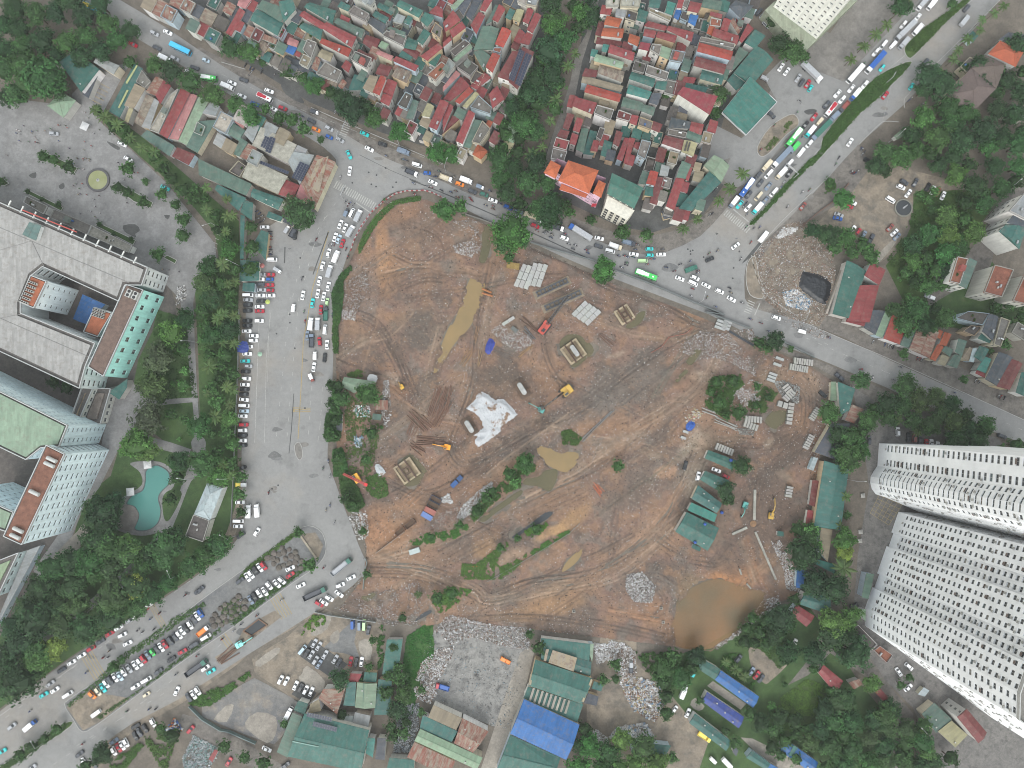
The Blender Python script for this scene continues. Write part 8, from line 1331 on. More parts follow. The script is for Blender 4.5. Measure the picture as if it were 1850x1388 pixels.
for (t,x,y,a,lb) in (('c3',938,660,122,'white round-ended pier standing in the dug pit'),('c3',500,975,122,'white round-ended pier beside the tarpaulin')):
 p=at_site(t,x,y); rt=root('bridge_pier',p,lb,'pier','bridge piers','-',math.radians(a)); b=MB(); loft(b,[ring(-3.2,3.2,1.15,-.3,1.1,6),ring(-3.2,3.2,1.15,3.2,1.1,6),ring(-3.0,3.0,.95,3.35,.9,6)]); link('shaft',b.build('shaft',['conc']),rt,color=C(206,206,204)); b=MB(); b.box((0,0,.1),(9,5.4,.9)); link('pile_cap',b.build('pile_cap',['conc']),rt,color=C(120,100,86))
 for k in (-1,1): b=MB(); b.box((k*1.8,0,.75),(.35,7,.35)); link('beam',b.build('beam',['steel']),rt,color=C(126,94,72))
def sheet(name,poly,label,col,hgt=1.2,mat='tarp',cat='tarpaulin',step=2.2,seed_=3,z0=.15,group=None):
 """a cloth lying over a heap"""
 P=smooth(pts(poly),2,True); xs=[q[0] for q in P]; ys=[q[1] for q in P]; X,Y=np.meshgrid(np.arange(min(xs),max(xs) + step,step),np.arange(min(ys),max(ys) + step,step))
 d=dist_line(X,Y,P + P[:1]); ins=inpoly(X,Y,P); keep=ins | (d < step*.6); idx=-np.ones(X.shape,int); idx[keep]=np.arange(keep.sum()); Z=z0 + sst(np.where(ins,d,0),0,9)*hgt*(.55 + .9*fbm(X,Y,14,3,seed_)) + .35*fbm(X,Y,4,3,seed_ + 3)
 v=[tuple(W(x,y,z)) for x,y,z in zip(X[keep],Y[keep],Z[keep] + site_zs(X[keep],Y[keep]))]
 f=[(idx[i,j],idx[i + 1,j],idx[i + 1,j + 1],idx[i,j + 1]) for i in range(X.shape[0] - 1) for j in range(X.shape[1] - 1) if min(idx[i,j],idx[i + 1,j],idx[i + 1,j + 1],idx[i,j + 1]) >= 0]
 c=sum((Vector(q) for q in v),Vector())/len(v); me=bare_mesh(name,[(q[0] - c.x,q[1] - c.y,q[2]) for q in v],f,[mat]); o=link(name,me,None,(c.x,c.y,0),color=col); reg(o,label,cat,group,'-'); return o
sheet('tarpaulin','c3:600,685 c3:665,715 c3:720,755 c3:770,740 c3:830,790 c3:900,875 c3:830,930 c3:755,985 c3:765,1010 c3:700,1065 c3:575,1145 c3:545,1080 c3:600,1050 c3:525,1050 c3:615,985 c3:580,900 c3:525,850 c3:475,825 c3:545,755 c3:560,720','big white tarpaulin spread over the middle of the site',C(214,216,220),1.1)
sheet('tarpaulin','c3:665,240 c3:715,275 c3:680,370 c3:628,345','small dark blue tarpaulin beside the haul track',C(56,74,168),1.0,'plain',step=1.2)
sheet('tarpaulin','c4:690,925 c4:725,960 c4:690,1010 c4:645,1000 c4:650,950','crumpled blue tarpaulin by the culvert yard gate',C(46,96,184),1.0,'plain',step=1.2)
sheet('tarpaulin','b5:20,980 b5:140,1000 b5:240,1080 b5:190,1250 b5:60,1180 b4:1590,1100 b4:1620,980','black tarpaulin with ribs in the debris lot',C(38,40,46),.8,'steel',step=1.8,z0=.1)
sheet('tarpaulin','c2:325,270 c2:400,268 c2:408,350 c2:322,352','blue canopy sheet over the avenue parking row',C(48,70,150),.3,'plain',step=1.2,z0=2.6)
sheet('tarpaulin','c2:1405,590 c2:1420,540 c2:1485,550 c2:1480,600','white sheet at the corner of the green roofed hut',C(212,214,216),.5,'tarp',step=1.2,z0=2.5)
sheet('tarpaulin','d2:1465,60 d2:1500,40 d2:1560,110 d2:1500,140','white sheet beside the drilling rig path',C(205,210,214),.7,'tarp',step=1.2)
house(pts('c2:1190,640 c2:1210,560 c2:1480,600 c2:1290,695'),'p','g',4,base='hut',name='hut',cat='hut'); house(pts('c2:1140,1000 c2:1165,870 c2:1195,870 c2:1190,1015'),'d','m',3,base='hut',name='hut',cat='hut'); house(pts('c2:1470,835 c2:1480,755 c2:1575,755 c2:1580,835'),'u','m',2.6,base='lean-to',name='lean_to',cat='shed'); house(pts('c2:1445,915 c2:1450,865 c2:1525,875 c2:1515,925'),'G','m',2.6,base='lean-to',name='lean_to',cat='shed')
def blockm(nm,hollow):
 b=MB()
 if hollow:
  for y in (-.42,.42): b.box((0,y,.5),(1,.16,1))
  for z in (.08,.92): b.box((0,0,z),(1,.68,.16))
 else: b.box((0,0,.5),(1,1,1),taper=.985)
 return b.build(nm,['conc'])
CULV,BLK=blockm('box_culvert',True),blockm('concrete_block',False)
def row(t,x0,y0,x1,y1,n,L,Wd,H,col,base='pale concrete culvert',me=None,skew=0.0,nm='box_culvert',cat='culvert',grp='culvert sections in the yard',ar=None,lvl=0.0):
 A,B_=at_site(t,x0,y0),at_site(t,x1,y1); d=B_ - A; Wd=min(Wd,.8*d.length/max(1,n - 1))
 for k in range(n):
  p=A.lerp(B_,k/max(1,n - 1)); a=math.atan2(d.y,d.x) + math.radians(90 + skew) + random.uniform(-.03,.03)
  o=link(nm,me or CULV,None,(p.x,p.y,max(p.z,.2) + lvl),a,(L,Wd,H),jit(col,.07)); reg(o,base,cat,grp,ar)
PC=C(196,194,188)
for a in (('c4',1550,425,1690,445,8,2.9,1.45,1.5),('c4',1515,475,1650,500,8,2.9,1.45,1.5),('c4',1145,910,1265,920,6,2.9,1.5,1.5),('c4',1135,950,1230,985,5,2.9,1.5,1.5),('c4',900,1140,1025,1190,7,3.2,1.5,1.5),('c4',1690,1055,1640,1150,6,2.8,1.4,1.4),('c4',1745,830,1690,910,6,2.8,1.4,1.4),('d4',1508,235,1495,305,4,3.0,1.5,1.5),('c4',1470,640,1500,680,3,3.4,1.6,1.6),('c4',1530,685,1470,745,5,3.2,1.5,1.5),('c4',1425,785,1470,800,2,2.6,2.2,1.6),('c4',1520,790,1500,945,6,2.6,2.2,1.6)): row(*a,PC)
for t,x,y,nx,ny in (('c4',935,115,4,3),('c4',990,120,3,3),('c4',1425,425,3,2),('c4',1370,555,3,3),('c4',650,1040,2,2)):
 for i in range(nx): row(t,x + i*22 - 20,y - 25 + i*8,x + i*22 - 40,y + 25 + i*8,ny,1.3,1.2,1.0,C(204,206,204),'grey-white concrete cube',BLK,0,'concrete_block','block','concrete cubes')
for t,x0,y0,ux,uy,vx,vy,nu,nv in (('b3',900,1070,26,-62,40,10,3,3),('b3',1000,1060,22,-62,42,6,3,3),('b3',1385,1325,38,-38,36,24,3,4),('c3',800,110,50,-32,20,20,2,1)):
 for i in range(nu):
  for j in range(nv):
   p=at_site(t,x0 + ux*i + vx*j,y0 + uy*i + vy*j); a,b_=at_site(t,x0,y0),at_site(t,x0 + ux,y0 + uy); d=b_ - a; o=link('concrete_beam',BLK,None,(p.x,p.y,p.z),math.atan2(d.y,d.x) + random.uniform(-.04,.04),(d.length*.97,math.hypot(vx,vy)/4.625*MPP*.92,random.uniform(.9,1.3)),jit(C(206,206,202),.05)); reg(o,'white concrete block in a close stack','block','white block stacks')
def bars(t,x0,y0,x1,y1,n,spread,r,col,base,nm='steel_pile',cat='pile',mat='steel',grp='loose piles on the site',jitter=16,z=.15):
 """a bundle of n bars between two points"""
 for k in range(n):
  o=(k/max(1,n - 1) - .5)*spread; dx,dy=x1 - x0,y1 - y0; L=math.hypot(dx,dy); ox,oy=-dy/L*o,dx/L*o; j=lambda: random.uniform(-jitter,jitter)
  A,B_=at_site(t,x0 + ox + j(),y0 + oy + j()),at_site(t,x1 + ox + j(),y1 + oy + j()); c=(A + B_)/2; d=B_ - A; b=MB(); b.tube((-d.length/2,0,r),(d.length/2,0,r),r,n=6)
  ob=link(nm,b.build(nm,[mat]),None,(c.x,c.y,max(A.z,B_.z,.1) - .1 + z*(k % 3)),math.atan2(d.y,d.x),color=jit(C(*col),.12)); reg(ob,base,cat,grp)
RB=(132,100,84)
for a in (('c3',180,880,270,650,9,90,.24,RB,'long rusty pile'),('c3',200,970,325,760,7,60,.24,RB,'long rusty pile'),('c3',290,850,330,640,6,60,.22,RB,'long rusty pile'),('c3',10,850,150,1010,6,60,.24,RB,'long rusty pile'),('c3',0,1040,45,940,5,60,.24,RB,'long rusty pile'),('c3',60,1080,290,1110,7,70,.24,RB,'long rusty pile'),('c3',10,1130,120,1190,5,40,.24,RB,'long rusty pile'),('c3',95,900,180,980,3,20,.24,RB,'long rusty pile'),('c3',930,60,1080,190,5,40,.22,(118,92,78),'long rusty pile'),('c3',430,460,510,340,5,40,.18,(168,134,100),'tan timber pole'),('c3',530,270,570,140,3,16,.16,(160,128,100),'tan timber pole'),('c3',575,470,600,350,3,24,.16,(170,140,106),'tan timber pole'),('c3',920,385,1025,295,3,20,.18,(176,140,100),'tan timber pole'),('c3',670,400,715,290,2,12,.18,(170,136,100),'tan timber pole'),('c3',960,150,1040,245,3,18,.25,(104,106,108),'grey steel pipe'),('c3',700,340,850,400,5,60,.12,(110,100,96),'thin grey rod'),('c3',1440,1085,1690,850,4,14,.2,(140,140,138),'grey steel pipe'),('c3',1600,210,1700,300,4,40,.2,RB,'long rusty pile'),('c4',890,910,1070,990,5,26,.22,(186,186,180),'pale concrete pole'),('c4',790,830,900,880,4,24,.25,(186,186,180),'pale concrete pole'),('e2',170,500,300,390,6,60,.24,(128,98,82),'long rusty pile'),('b3',610,1135,690,1155,2,30,.5,(186,122,76),'orange steel casing'),('d3',1540,210,1600,290,6,40,.12,(226,120,78),'orange drain hose','drain_hose','hose','plain','orange hoses',14),('d3',460,890,590,895,2,8,.12,(206,110,60),'orange drain hose','drain_hose','hose','plain','orange hoses',3)): bars(*a)
# caged beams (dark steel frames with cross members)
for x0,y0,x1,y1,lb in ((1060,1170,1320,1050,'upper blue-grey reinforcement cage on its bed'),(1130,1285,1430,1150,'lower blue-grey reinforcement cage on its bed')):
 A,B_=at_site('b3',x0,y0),at_site('b3',x1,y1); d=B_ - A; c=(A + B_)/2; c.z=.4; rt=root('reinforcement_cage',c,lb,'cage','reinforcement cages','-',math.atan2(d.y,d.x)); b=MB(); b.box((0,0,.05),(d.length + 2.5,4.2,.3)); link('bed',b.build('bed',['conc']),rt,color=C(168,152,132))
 for s in (-1,1): b=MB(); b.box((0,s*1.0,.8),(d.length,.35,1.0)); link('rail',b.build('rail',['steel']),rt,color=C(92,98,108))
 for k in range(9): b=MB(); b.box((-d.length/2 + .4 + k*(d.length - .8)/8,0,.95),(.3,2.6,.9)); link('crosspiece',b.build('crosspiece',['steel']),rt,color=jit(C(98,104,114),.1))
# steel bins and containers
for t,x,y,ang,L,Wd,col,lb in (('d3',220,335,-27,5.4,2.5,C(72,84,110),'open steel bin with rubble, topmost of the bin row'),('d3',198,380,-27,5.4,2.5,C(88,84,80),'open dark steel bin, second of the bin row'),('d3',172,430,-27,5.4,2.5,C(176,104,92),'salmon steel bin, third of the bin row'),('d3',145,472,-30,5.4,2.5,C(110,140,200),'pale blue steel container at bin row end'),('d3',375,205,45,3.6,2.2,C(46,96,160),'blue plastic tank pair above the bins'),('d3',420,158,45,2.6,2.2,C(56,90,140),'blue drum lying above the bins'),('d2',1680,600,38,5.0,2.3,C(150,104,76),'brown open bin beside the site entrance'),('d2',1765,540,38,5.4,2.3,C(118,92,80),'rusty open bin above the brown bin'),('d2',1800,765,18,5.0,2.4,C(200,212,210),'white metal cabin by the site entrance'),('c3',875,165,-40,3.2,1.8,C(120,124,120),'grey steel plate stack near red crane')):
 p=at_site(t,x,y); rt=root('steel_bin',p,lb,'bin' if 'bin' in lb else 'container','steel bins and containers','-',math.radians(ang)); op='open' in lb
 for (cx,cy,sx,sy) in ((0,Wd/2 - .08,L,.16),(0,-Wd/2 + .08,L,.16),(L/2 - .08,0,.16,Wd - .34),(-L/2 + .08,0,.16,Wd - .34)): b=MB(); b.box((cx,cy,.85),(sx,sy,1.5)); link('side',b.build('side',['steel']),rt,color=jit(col,.05))
 b=MB(); b.box((0,0,.5 if op else 1.5),(L - .36,Wd - .36,.8 if op else .2)); link('load' if op else 'lid',b.build('load',['conc' if op else 'steel']),rt,color=C(120,96,78) if op else col)
 for k in range(5): b=MB(); b.box((-L/2 + .4 + k*(L - .8)/4,0,1.63),(.08,Wd if not op else .08,.06)); link('rib',b.build('rib',['steel']),rt,color=jit(col,.1))
# small concrete strips, pads and manholes
for t,x,y,ang,L,Wd,lb in (('d4',1218,380,88,14,1.2,'long pale concrete strip beside yellow excavator'),('d4',1093,598,24,7.6,1.1,'short pale concrete strip below teal excavator'),('d4',1310,805,-67,24,.9,'longest pale concrete strip running to the pond'),('b3',865,930,-8,6,2.6,'yellow site cabin beside white stacks'),('d4',1100,940,-72,3,.7,'small pale slab above the pond, left one'),('d4',1170,1060,-48,3,.7,'small pale slab above the pond, right one')):
 p=at_site(t,x,y); b=MB(); b.box((0,0,.35 if 'cabin' not in lb else 1.2),(L,Wd,.7 if 'cabin' not in lb else 2.4)); o=link('concrete_strip' if 'cabin' not in lb else 'site_cabin',b.build('strip',['conc']),None,p,math.radians(ang),color=C(190,188,178) if 'cabin' not in lb else C(178,150,92)); reg(o,lb,'concrete strip' if 'cabin' not in lb else 'cabin',None,'-')
for t,x,y in (('d3',1372,1270),('e4',455,170),('d4',437,1245)):
 p=at_site(t,x,y); rt=root('manhole',p,'square concrete manhole','manhole','manholes'); 
 for (cx,cy,sx,sy) in ((0,.55,1.4,.3),(0,-.55,1.4,.3),(.55,0,.3,.8),(-.55,0,.3,.8)): b=MB(); b.box((cx,cy,.3),(sx,sy,.7)); link('rim',b.build('rim',['conc']),rt,color=C(196,190,180))
 b=MB(); b.box((0,0,.05),(.82,.82,.1)); link('opening',b.build('opening',['tyre']),rt)
for t,x,y,s in (('d4',800,540,.9),('d4',718,692,.9),('d4',965,455,1.0),('c4',1022,1258,1.0)): p=W(*Q(t,x,y),5); rt=root('water_tank',(p.x,p.y,4.9 if x in (800,718) else 4.3 if y == 1258 else .3),'round blue water tank on a stand','tank','blue water tanks'); b=MB(); b.tube((0,0,0),(0,0,1.1*s),.75*s,n=14); b.tube((0,0,1.1*s),(0,0,1.4*s),.75*s,.25,n=14); link('body',b.build('body',['plain']),rt,color=C(44,90,180)); b=MB(); b.tube((0,0,1.4*s),(0,0,1.5*s),.25,n=10); link('cap',b.build('cap',['plain']),rt,color=C(60,110,200))
for t,x,y in (('d4',1208,540),): p=at_site(t,x,y); b=MB(); b.tube((0,0,0),(0,0,.25),1.5,n=20); o=link('round_pad',b.build('pad',['conc']),None,p,color=C(166,130,98)); reg(o,'round brown pad between the concrete strips','pad',None,'-')
# ------------------------------------------------------------------ rubble and litter
def chips(name,poly,n,s0,s1,cols,label,seed_=0,cluster=12,hgt=.25,thr=.45):
 P=pts(poly); r=np.random.default_rng(seed_); xs=[p[0] for p in P]; ys=[p[1] for p in P]; m=n*6; X=r.uniform(min(xs),max(xs),m); Y=r.uniform(min(ys),max(ys),m)
 k=inpoly(X,Y,P) & (fbm(X,Y,cluster,4,seed_ + 9) > thr + r.normal(0,.06,m)); X,Y=X[k][:n],Y[k][:n]; N_=len(X)
 if not N_: return
 sz=.85*s0 + (.8*s1 - s0)*r.random(N_) ** 2.8; Z=site_zs(X,Y) + r.uniform(0,hgt,N_); xx=(X - 925)/FPX; yy=(694 - Y)/FPX; s_=CAM_H/(CT - yy*ST); C3=np.stack([xx*s_,(yy*CT + ST)*s_,Z],-1)
 T=np.array([(-1,-.6,0),(1,-.7,0),(.8,.7,0),(-.9,.6,0),(-.5,-.3,.5),(.6,-.3,.4),(.4,.4,.6),(-.5,.3,.45)]); F=np.array([(4,5,6,7),(0,1,5,4),(1,2,6,5),(2,3,7,6),(3,0,4,7)])
 a=r.uniform(0,6.28,N_); ca,sa=np.cos(a),np.sin(a); as_=r.uniform(.35,1,N_); V=np.repeat(T[None],N_,0)*sz[:,None,None]; V[...,1] *= as_[:,None]; V += r.normal(0,.12,V.shape)*sz[:,None,None]; x_=V[...,0]*ca[:,None] - V[...,1]*sa[:,None]; y_=V[...,0]*sa[:,None] + V[...,1]*ca[:,None]; V=np.stack([x_,y_,V[...,2]],-1) + C3[:,None]
 ci=r.integers(0,len(cols),N_); cc=np.array([C(*q) for q in cols])[ci]; cc[:,:3] *= r.uniform(.75,1.15,(N_,1)); cc=np.repeat(cc[:,None],8,1).reshape(-1,4); FF=(F[None] + (np.arange(N_)*8)[:,None,None]).reshape(-1,4)
 o=link(name,bare_mesh(name,V.reshape(-1,3).tolist(),FF.tolist(),['chips'],cols=cc),kind='stuff'); o['label']=label; o['category']='rubble' if name == 'rubble' else 'litter'
WH,MX,BRK=[(248,248,250),(236,234,232),(206,200,194)],[(214,210,206),(170,160,152),(130,118,108),(196,180,168),(226,226,230),(150,120,104)],[(186,146,128),(200,188,178),(160,124,108),(214,208,202)]
SJ='690,368 730,357 860,397 1100,508 1345,613 1508,690 1470,900 1440,990 1400,1092 1285,1178 960,1138 690,1118 610,1103 660,1000 608,840 607,600 655,425'
chips('litter',SJ,13000,.09,.36,WH,'white litter scattered over the whole site',1,40,.05,.47); chips('rubble',SJ,30000,.1,.5,[(104,88,78),(158,130,112),(84,72,65),(180,154,136),(128,108,96)],'brown clods and stones over the site',2,50,.05,.4)
for i,(nm,s,n,a,b_,cols,lb,th) in enumerate((
 ('rubble','c4:560,330 c4:760,180 c4:900,200 c4:1000,200 c4:1200,420 c4:1230,560 c4:1080,480 c4:880,400 c4:760,420',3600,.14,.55,MX,'pinkish rubble field above the culvert yard',.36),('rubble','c4:1020,700 c4:1130,560 c4:1280,620 c4:1260,760 c4:1120,810 c4:1010,800',1500,.15,.7,BRK + WH,'broken brick heap among green shrubs',.38),('rubble','c4:1040,170 c4:1200,160 c4:1230,260 c4:1080,220',700,.15,.6,MX,'rubble strip beside the hoarding',.4),('rubble','c4:1370,600 c4:1460,590 c4:1600,650 c4:1580,790 c4:1440,720',1000,.2,.6,[(190,190,186),(160,160,158)],'grey broken pipes heap round the culverts',.35),('rubble','c4:1070,990 c4:1230,990 c4:1200,1050 c4:1090,1040',500,.15,.5,[(180,178,172),(150,146,140)],'grey gravel heap under the culverts',.3),
 ('rubble','c4:640,900 c4:720,820 c4:790,870 c4:720,930 c4:650,960',300,.2,.8,[(225,222,216),(196,150,130),(214,200,160)],'pale debris beside the blue tarpaulin',.3),('rubble','1362,458 1420,405 1450,398 1500,432 1510,490 1500,560 1480,590 1420,575 1380,540 1368,500',11000,.1,.5,MX + BRK + [(150,130,114),(136,118,104)],'mixed rubble covering the debris lot',.36),('rubble','b4:1400,690 b4:1450,610 b4:1580,600 b4:1560,640 b4:1420,700',700,.15,.8,WH,'white plastic heap at the verge',.36),('rubble','b4:1450,1150 b4:1560,1120 b4:1700,1220 b4:1650,1300 b4:1480,1260',1100,.2,.9,WH + [(120,160,190)],'white and blue waste below the black tarpaulin',.34),('rubble','1360,545 1410,575 1500,600 1500,620 1430,590',600,.15,.6,MX,'rubble along the right road verge',.4),
 ('rubble','785,1140 810,1110 900,1130 960,1135 955,1175 900,1165 850,1150 815,1165',3600,.15,.7,MX + WH,'white rubble ridge above the ash yard',.34),('rubble','e3:100,500 e3:250,380 e3:380,370 e3:330,500 e3:250,640 e3:120,680 e3:50,650',2200,.2,.8,WH + MX,'white waste heap beside the meadow',.32),('rubble','e3:30,720 e3:200,660 e3:230,770 e3:170,850 e3:60,800',1200,.2,.8,WH + MX,'pale waste heap above the rusty warehouse',.32),('rubble','785,1140 830,1125 950,1140 955,1180 935,1260 925,1320 890,1312 770,1262 755,1200',2200,.12,.45,[(200,198,196),(170,168,164),(160,178,186),(130,128,126)],'fine ash and crushed waste over the yard',.42),('rubble','e2:1650,970 e2:1700,860 e2:1840,840 e2:1830,1250 e2:1620,1260',2000,.2,.8,[(200,204,206),(170,176,180),(120,126,130)],'silvery scrap strip right of the factory',.34),('rubble','e4:60,600 e4:300,640 e4:490,700 e4:450,900 e4:380,1000 e4:200,900 e4:140,780',3000,.2,1.1,WH + MX + WH + [(196,160,130),(140,170,196),(206,194,150)],'coloured scrap heap in the scrap yard',.32),('rubble','e4:0,320 e4:130,340 e4:220,420 e4:230,620 e4:100,640 e4:0,480',1800,.2,.9,WH + MX,'white rubble beside the blue strip',.34),('rubble','e3:1540,340 e3:1720,360 e3:1680,480 e3:1560,520',700,.2,.9,WH,'white foam blocks right of the green warehouse',.3),('rubble','e3:1480,1120 e3:1560,1060 e3:1660,1140 e3:1640,1230 e3:1560,1250',900,.2,.8,WH,'white rubble cone near the grove',.3),('rubble','e4:60,1050 e4:300,1010 e4:380,1120 e4:200,1200 e4:0,1130',1500,.2,1.2,WH + [(150,170,190)],'pile of pale boards in the scrap yard',.32),
 ('rubble','d3:250,330 d3:330,280 d3:370,370 d3:280,360',250,.2,.8,WH,'white sacks beside the steel bins',.2),('rubble','d3:390,480 d3:450,380 d3:600,240 d3:690,180 d3:700,240 d3:580,360 d3:520,450 d3:430,510',1400,.15,.7,WH + [(186,180,176)],'white rubble along the weedy bank',.3),('rubble','d3:170,580 d3:250,450 d3:400,400 d3:420,520 d3:330,600 d3:220,610',900,.15,.5,BRK,'broken brick patch below the bins',.36),('rubble','d4:140,960 d4:280,940 d4:390,1060 d4:360,1200 d4:210,1190 d4:140,1090',2200,.15,.6,WH + [(170,164,160),(110,106,104)],'round heap of white rubble in lower site',.26),('rubble','d4:1350,680 d4:1430,680 d4:1540,900 d4:1600,1120 d4:1480,1080 d4:1450,900',2400,.15,.7,WH + MX,'white rubble bank at the site edge',.32),('rubble','e4:1290,-20 e4:1420,-60 e4:1440,20 e4:1330,80 e4:1100,260 e4:900,400 e4:870,380 e4:1100,220',1300,.15,.7,WH + MX,'pale rubble along the pond bank',.34),('rubble','b2:1180,1250 b2:1210,1050 b2:1400,980 b2:1430,1100 b2:1330,1300 b2:1200,1388',3200,.12,.5,MX + BRK + [(140,118,102)]*4,'mixed rubble heap behind the avenue hedge',.34),('rubble','c2:1180,0 c2:1320,0 c2:1300,90 c2:1200,80',600,.15,.6,MX + WH,'rubble patch beside the avenue hedge',.36),('rubble','d2:1130,1240 d2:1300,1160 d2:1600,1080 d2:1850,1000 d2:1850,1388 d2:1600,1388 d2:1200,1330',2800,.12,.45,MX,'fine rubble at the site entrance',.42),
 ('rubble','b3:360,760 b3:500,720 b3:560,780 b3:520,860 b3:380,820',500,.15,.6,WH + MX,'white rubble below the corner trees',.36),('rubble','b3:340,560 b3:560,540 b3:600,760 b3:540,880 b3:470,820 b3:540,640',800,.12,.5,MX,'gravelly rubble by the dark pool',.4),('rubble','c3:680,180 c3:760,120 c3:1000,200 c3:1050,280 c3:900,360 c3:780,280',1600,.12,.45,BRK + WH,'broken brick ground near the red crane',.38),('rubble','c2:1540,600 c2:1580,580 c2:1610,860 c2:1560,1000 c2:1520,860',700,.15,.7,WH + MX,'litter beside the green roofed hut',.36),('rubble','c2:1280,800 c2:1430,800 c2:1430,900 c2:1300,890',120,.3,1.1,WH + [(120,190,180)],'white boards below the green roofed hut',.1),('rubble','c2:1290,1050 c2:1370,1040 c2:1360,1140 c2:1300,1150',70,.4,1.2,[(206,214,220),(150,180,200)],'blue-white crumpled sheets on the grass',.1),('rubble','d2:1240,440 d2:1400,420 d2:1420,640 d2:1330,680 d2:1270,560',300,.2,.9,WH,'white rubbish below the drilling rig',.3),('rubble','e1:1370,1080 e1:1460,970 e1:1530,1060 e1:1480,1110',160,.3,1.2,[(220,224,226),(210,130,90),(90,120,180)],'coloured rubbish at the scrap patch',.1),('rubble','e1:1520,1300 e1:1620,1110 e1:1800,1200 e1:1850,1230 e1:1750,1388 e1:1540,1388',1500,.2,.9,[(206,208,210),(170,176,180),(150,180,176)],'grey-white scrap metal heap by the lane',.3),('rubble','b1:1480,1100 b1:1550,1090 b1:1560,1200 b1:1470,1260',160,.25,.9,WH + [(120,116,110)],'rubbish heap behind the hospital',.2),('rubble','1500,690 1545,700 1530,740 1480,800 1470,830 1455,850 1475,760',700,.15,.7,MX,'debris along the sheds left of the towers',.4))): chips(nm,s,n,a,b_,cols,lb,100 + i,14,.3,th)
# boulders on the median
b=MB(); rr=random.Random(5)
def boulder(sd):
 r=random.Random(sd); v=[]; f=[]; nl,nn=4,8
 for a in range(nl + 1):
  for k in range(nn): th=math.pi*.5*a/nl; R_=(1 + r.uniform(-.14,.14)); v.append((R_*math.cos(th)*math.cos(k*math.pi/4),R_*math.cos(th)*math.sin(k*math.pi/4),.75*R_*math.sin(th)))
 for a in range(nl):
  for k in range(nn): n2=(k + 1) % nn; f.append((a*nn + k,a*nn + n2,(a + 1)*nn + n2,(a + 1)*nn + k))
 return bare_mesh('boulder',v,f,['conc'])
BLD=[boulder(i) for i in range(3)]
for s,r0,n in (('d2:560,830 d2:690,730 d2:790,760 d2:870,850 d2:850,910 d2:700,920 d2:600,890',1.45,30),('d2:100,1330 d2:190,1230 d2:330,1130 d2:400,1190 d2:380,1250 d2:260,1360 d2:120,1400',1.5,30)):
 P=pts(s); L=[]; tr=0
 while len(L) < n and tr < 4000:
  tr += 1; x,y=rr.uniform(min(p[0] for p in P),max(p[0] for p in P)),rr.uniform(min(p[1] for p in P),max(p[1] for p in P))
  if inpoly([x],[y],P)[0] and all(math.hypot(x - a,y - c)*MPP > r0*1.65 for a,c in L): L.append((x,y))
 for x,y in L:
  q=W(x,y,.5); k=r0*rr.uniform(.8,1.15); o=link('boulder',rr.choice(BLD),None,(q.x,q.y,.2),rr.uniform(0,6),(k,k,k*.9),jit(C(128,120,112),.14)); reg(o,'round grey-brown boulder','boulder','boulder heaps on the median')
# ------------------------------------------------------------------ fences, barriers, posts
def run(p,pitch):
 P=[W(x,y,0) for x,y in p]; out=[]; s=0
 for A,B_ in zip(P,P[1:]):
  d=B_ - A; L=d.length; n=max(1,round(L/pitch))
  for k in range(n): out.append((A.lerp(B_,(k + .5)/n),math.atan2(d.y,d.x),L/n))
 return out
def fence(p,pitch,name,part,size,col,label,cat,mat='steel',alt=None,z=0.0,posts=False):
 R_=run(pts(p),pitch); c=R_[len(R_) // 2][0]; rt=root(name,(c.x,c.y,0),label,cat,None,'-'); b=MB(); b.box((0,0,.5),(1,1,1)); me=b.build(part,[mat])
 for k,(q,a,L) in enumerate(R_): link(part,me,rt,(q.x - c.x,q.y - c.y,z),a,(L*.97 if size[0] is None else size[0],size[1],size[2]),jit(alt[k % len(alt)] if alt else col,.06))
 if posts:
  b=MB(); b.tube((0,0,0),(0,0,1),.07,n=6); pm=b.build('post',['steel'])
  for q,a,L in R_: link('post',pm,rt,(q.x - c.x - math.cos(a)*L/2,q.y - c.y - math.sin(a)*L/2,0),0,(1,1,size[2] + .15),col)
 return rt
fence('b2:1265,805 b2:1300,700 b2:1360,590 b2:1440,480 b2:1540,390 b2:1640,325 b2:1730,303 b2:1850,300 b3:120,297 b3:200,320 b3:285,362',1.15,'barrier','barrier_block',(None,.38,.9),None,'red and white plastic barrier curving round the site corner','barrier','plain',[C(170,76,80),C(200,198,196)])
fence('b3:470,500 b3:620,550 b3:735,595',2.4,'hoarding','panel',(None,.12,2.0),C(150,150,146),'low grey hoarding at the site corner trees','fence'); fence('b3:1010,735 b3:1180,790 b3:1530,885 b4:60,975 b4:330,1075 b4:620,1200 b4:960,1340 c4:800,20 c4:1180,160',2.4,'hoarding','panel',(None,.3,2.2),C(132,138,138),'long grey hoarding between main road and site','fence',posts=True); fence('c4:1450,270 c4:1710,400',2.4,'hoarding','panel',(None,.3,2.2),C(130,136,136),'grey hoarding above the culvert yard','fence')
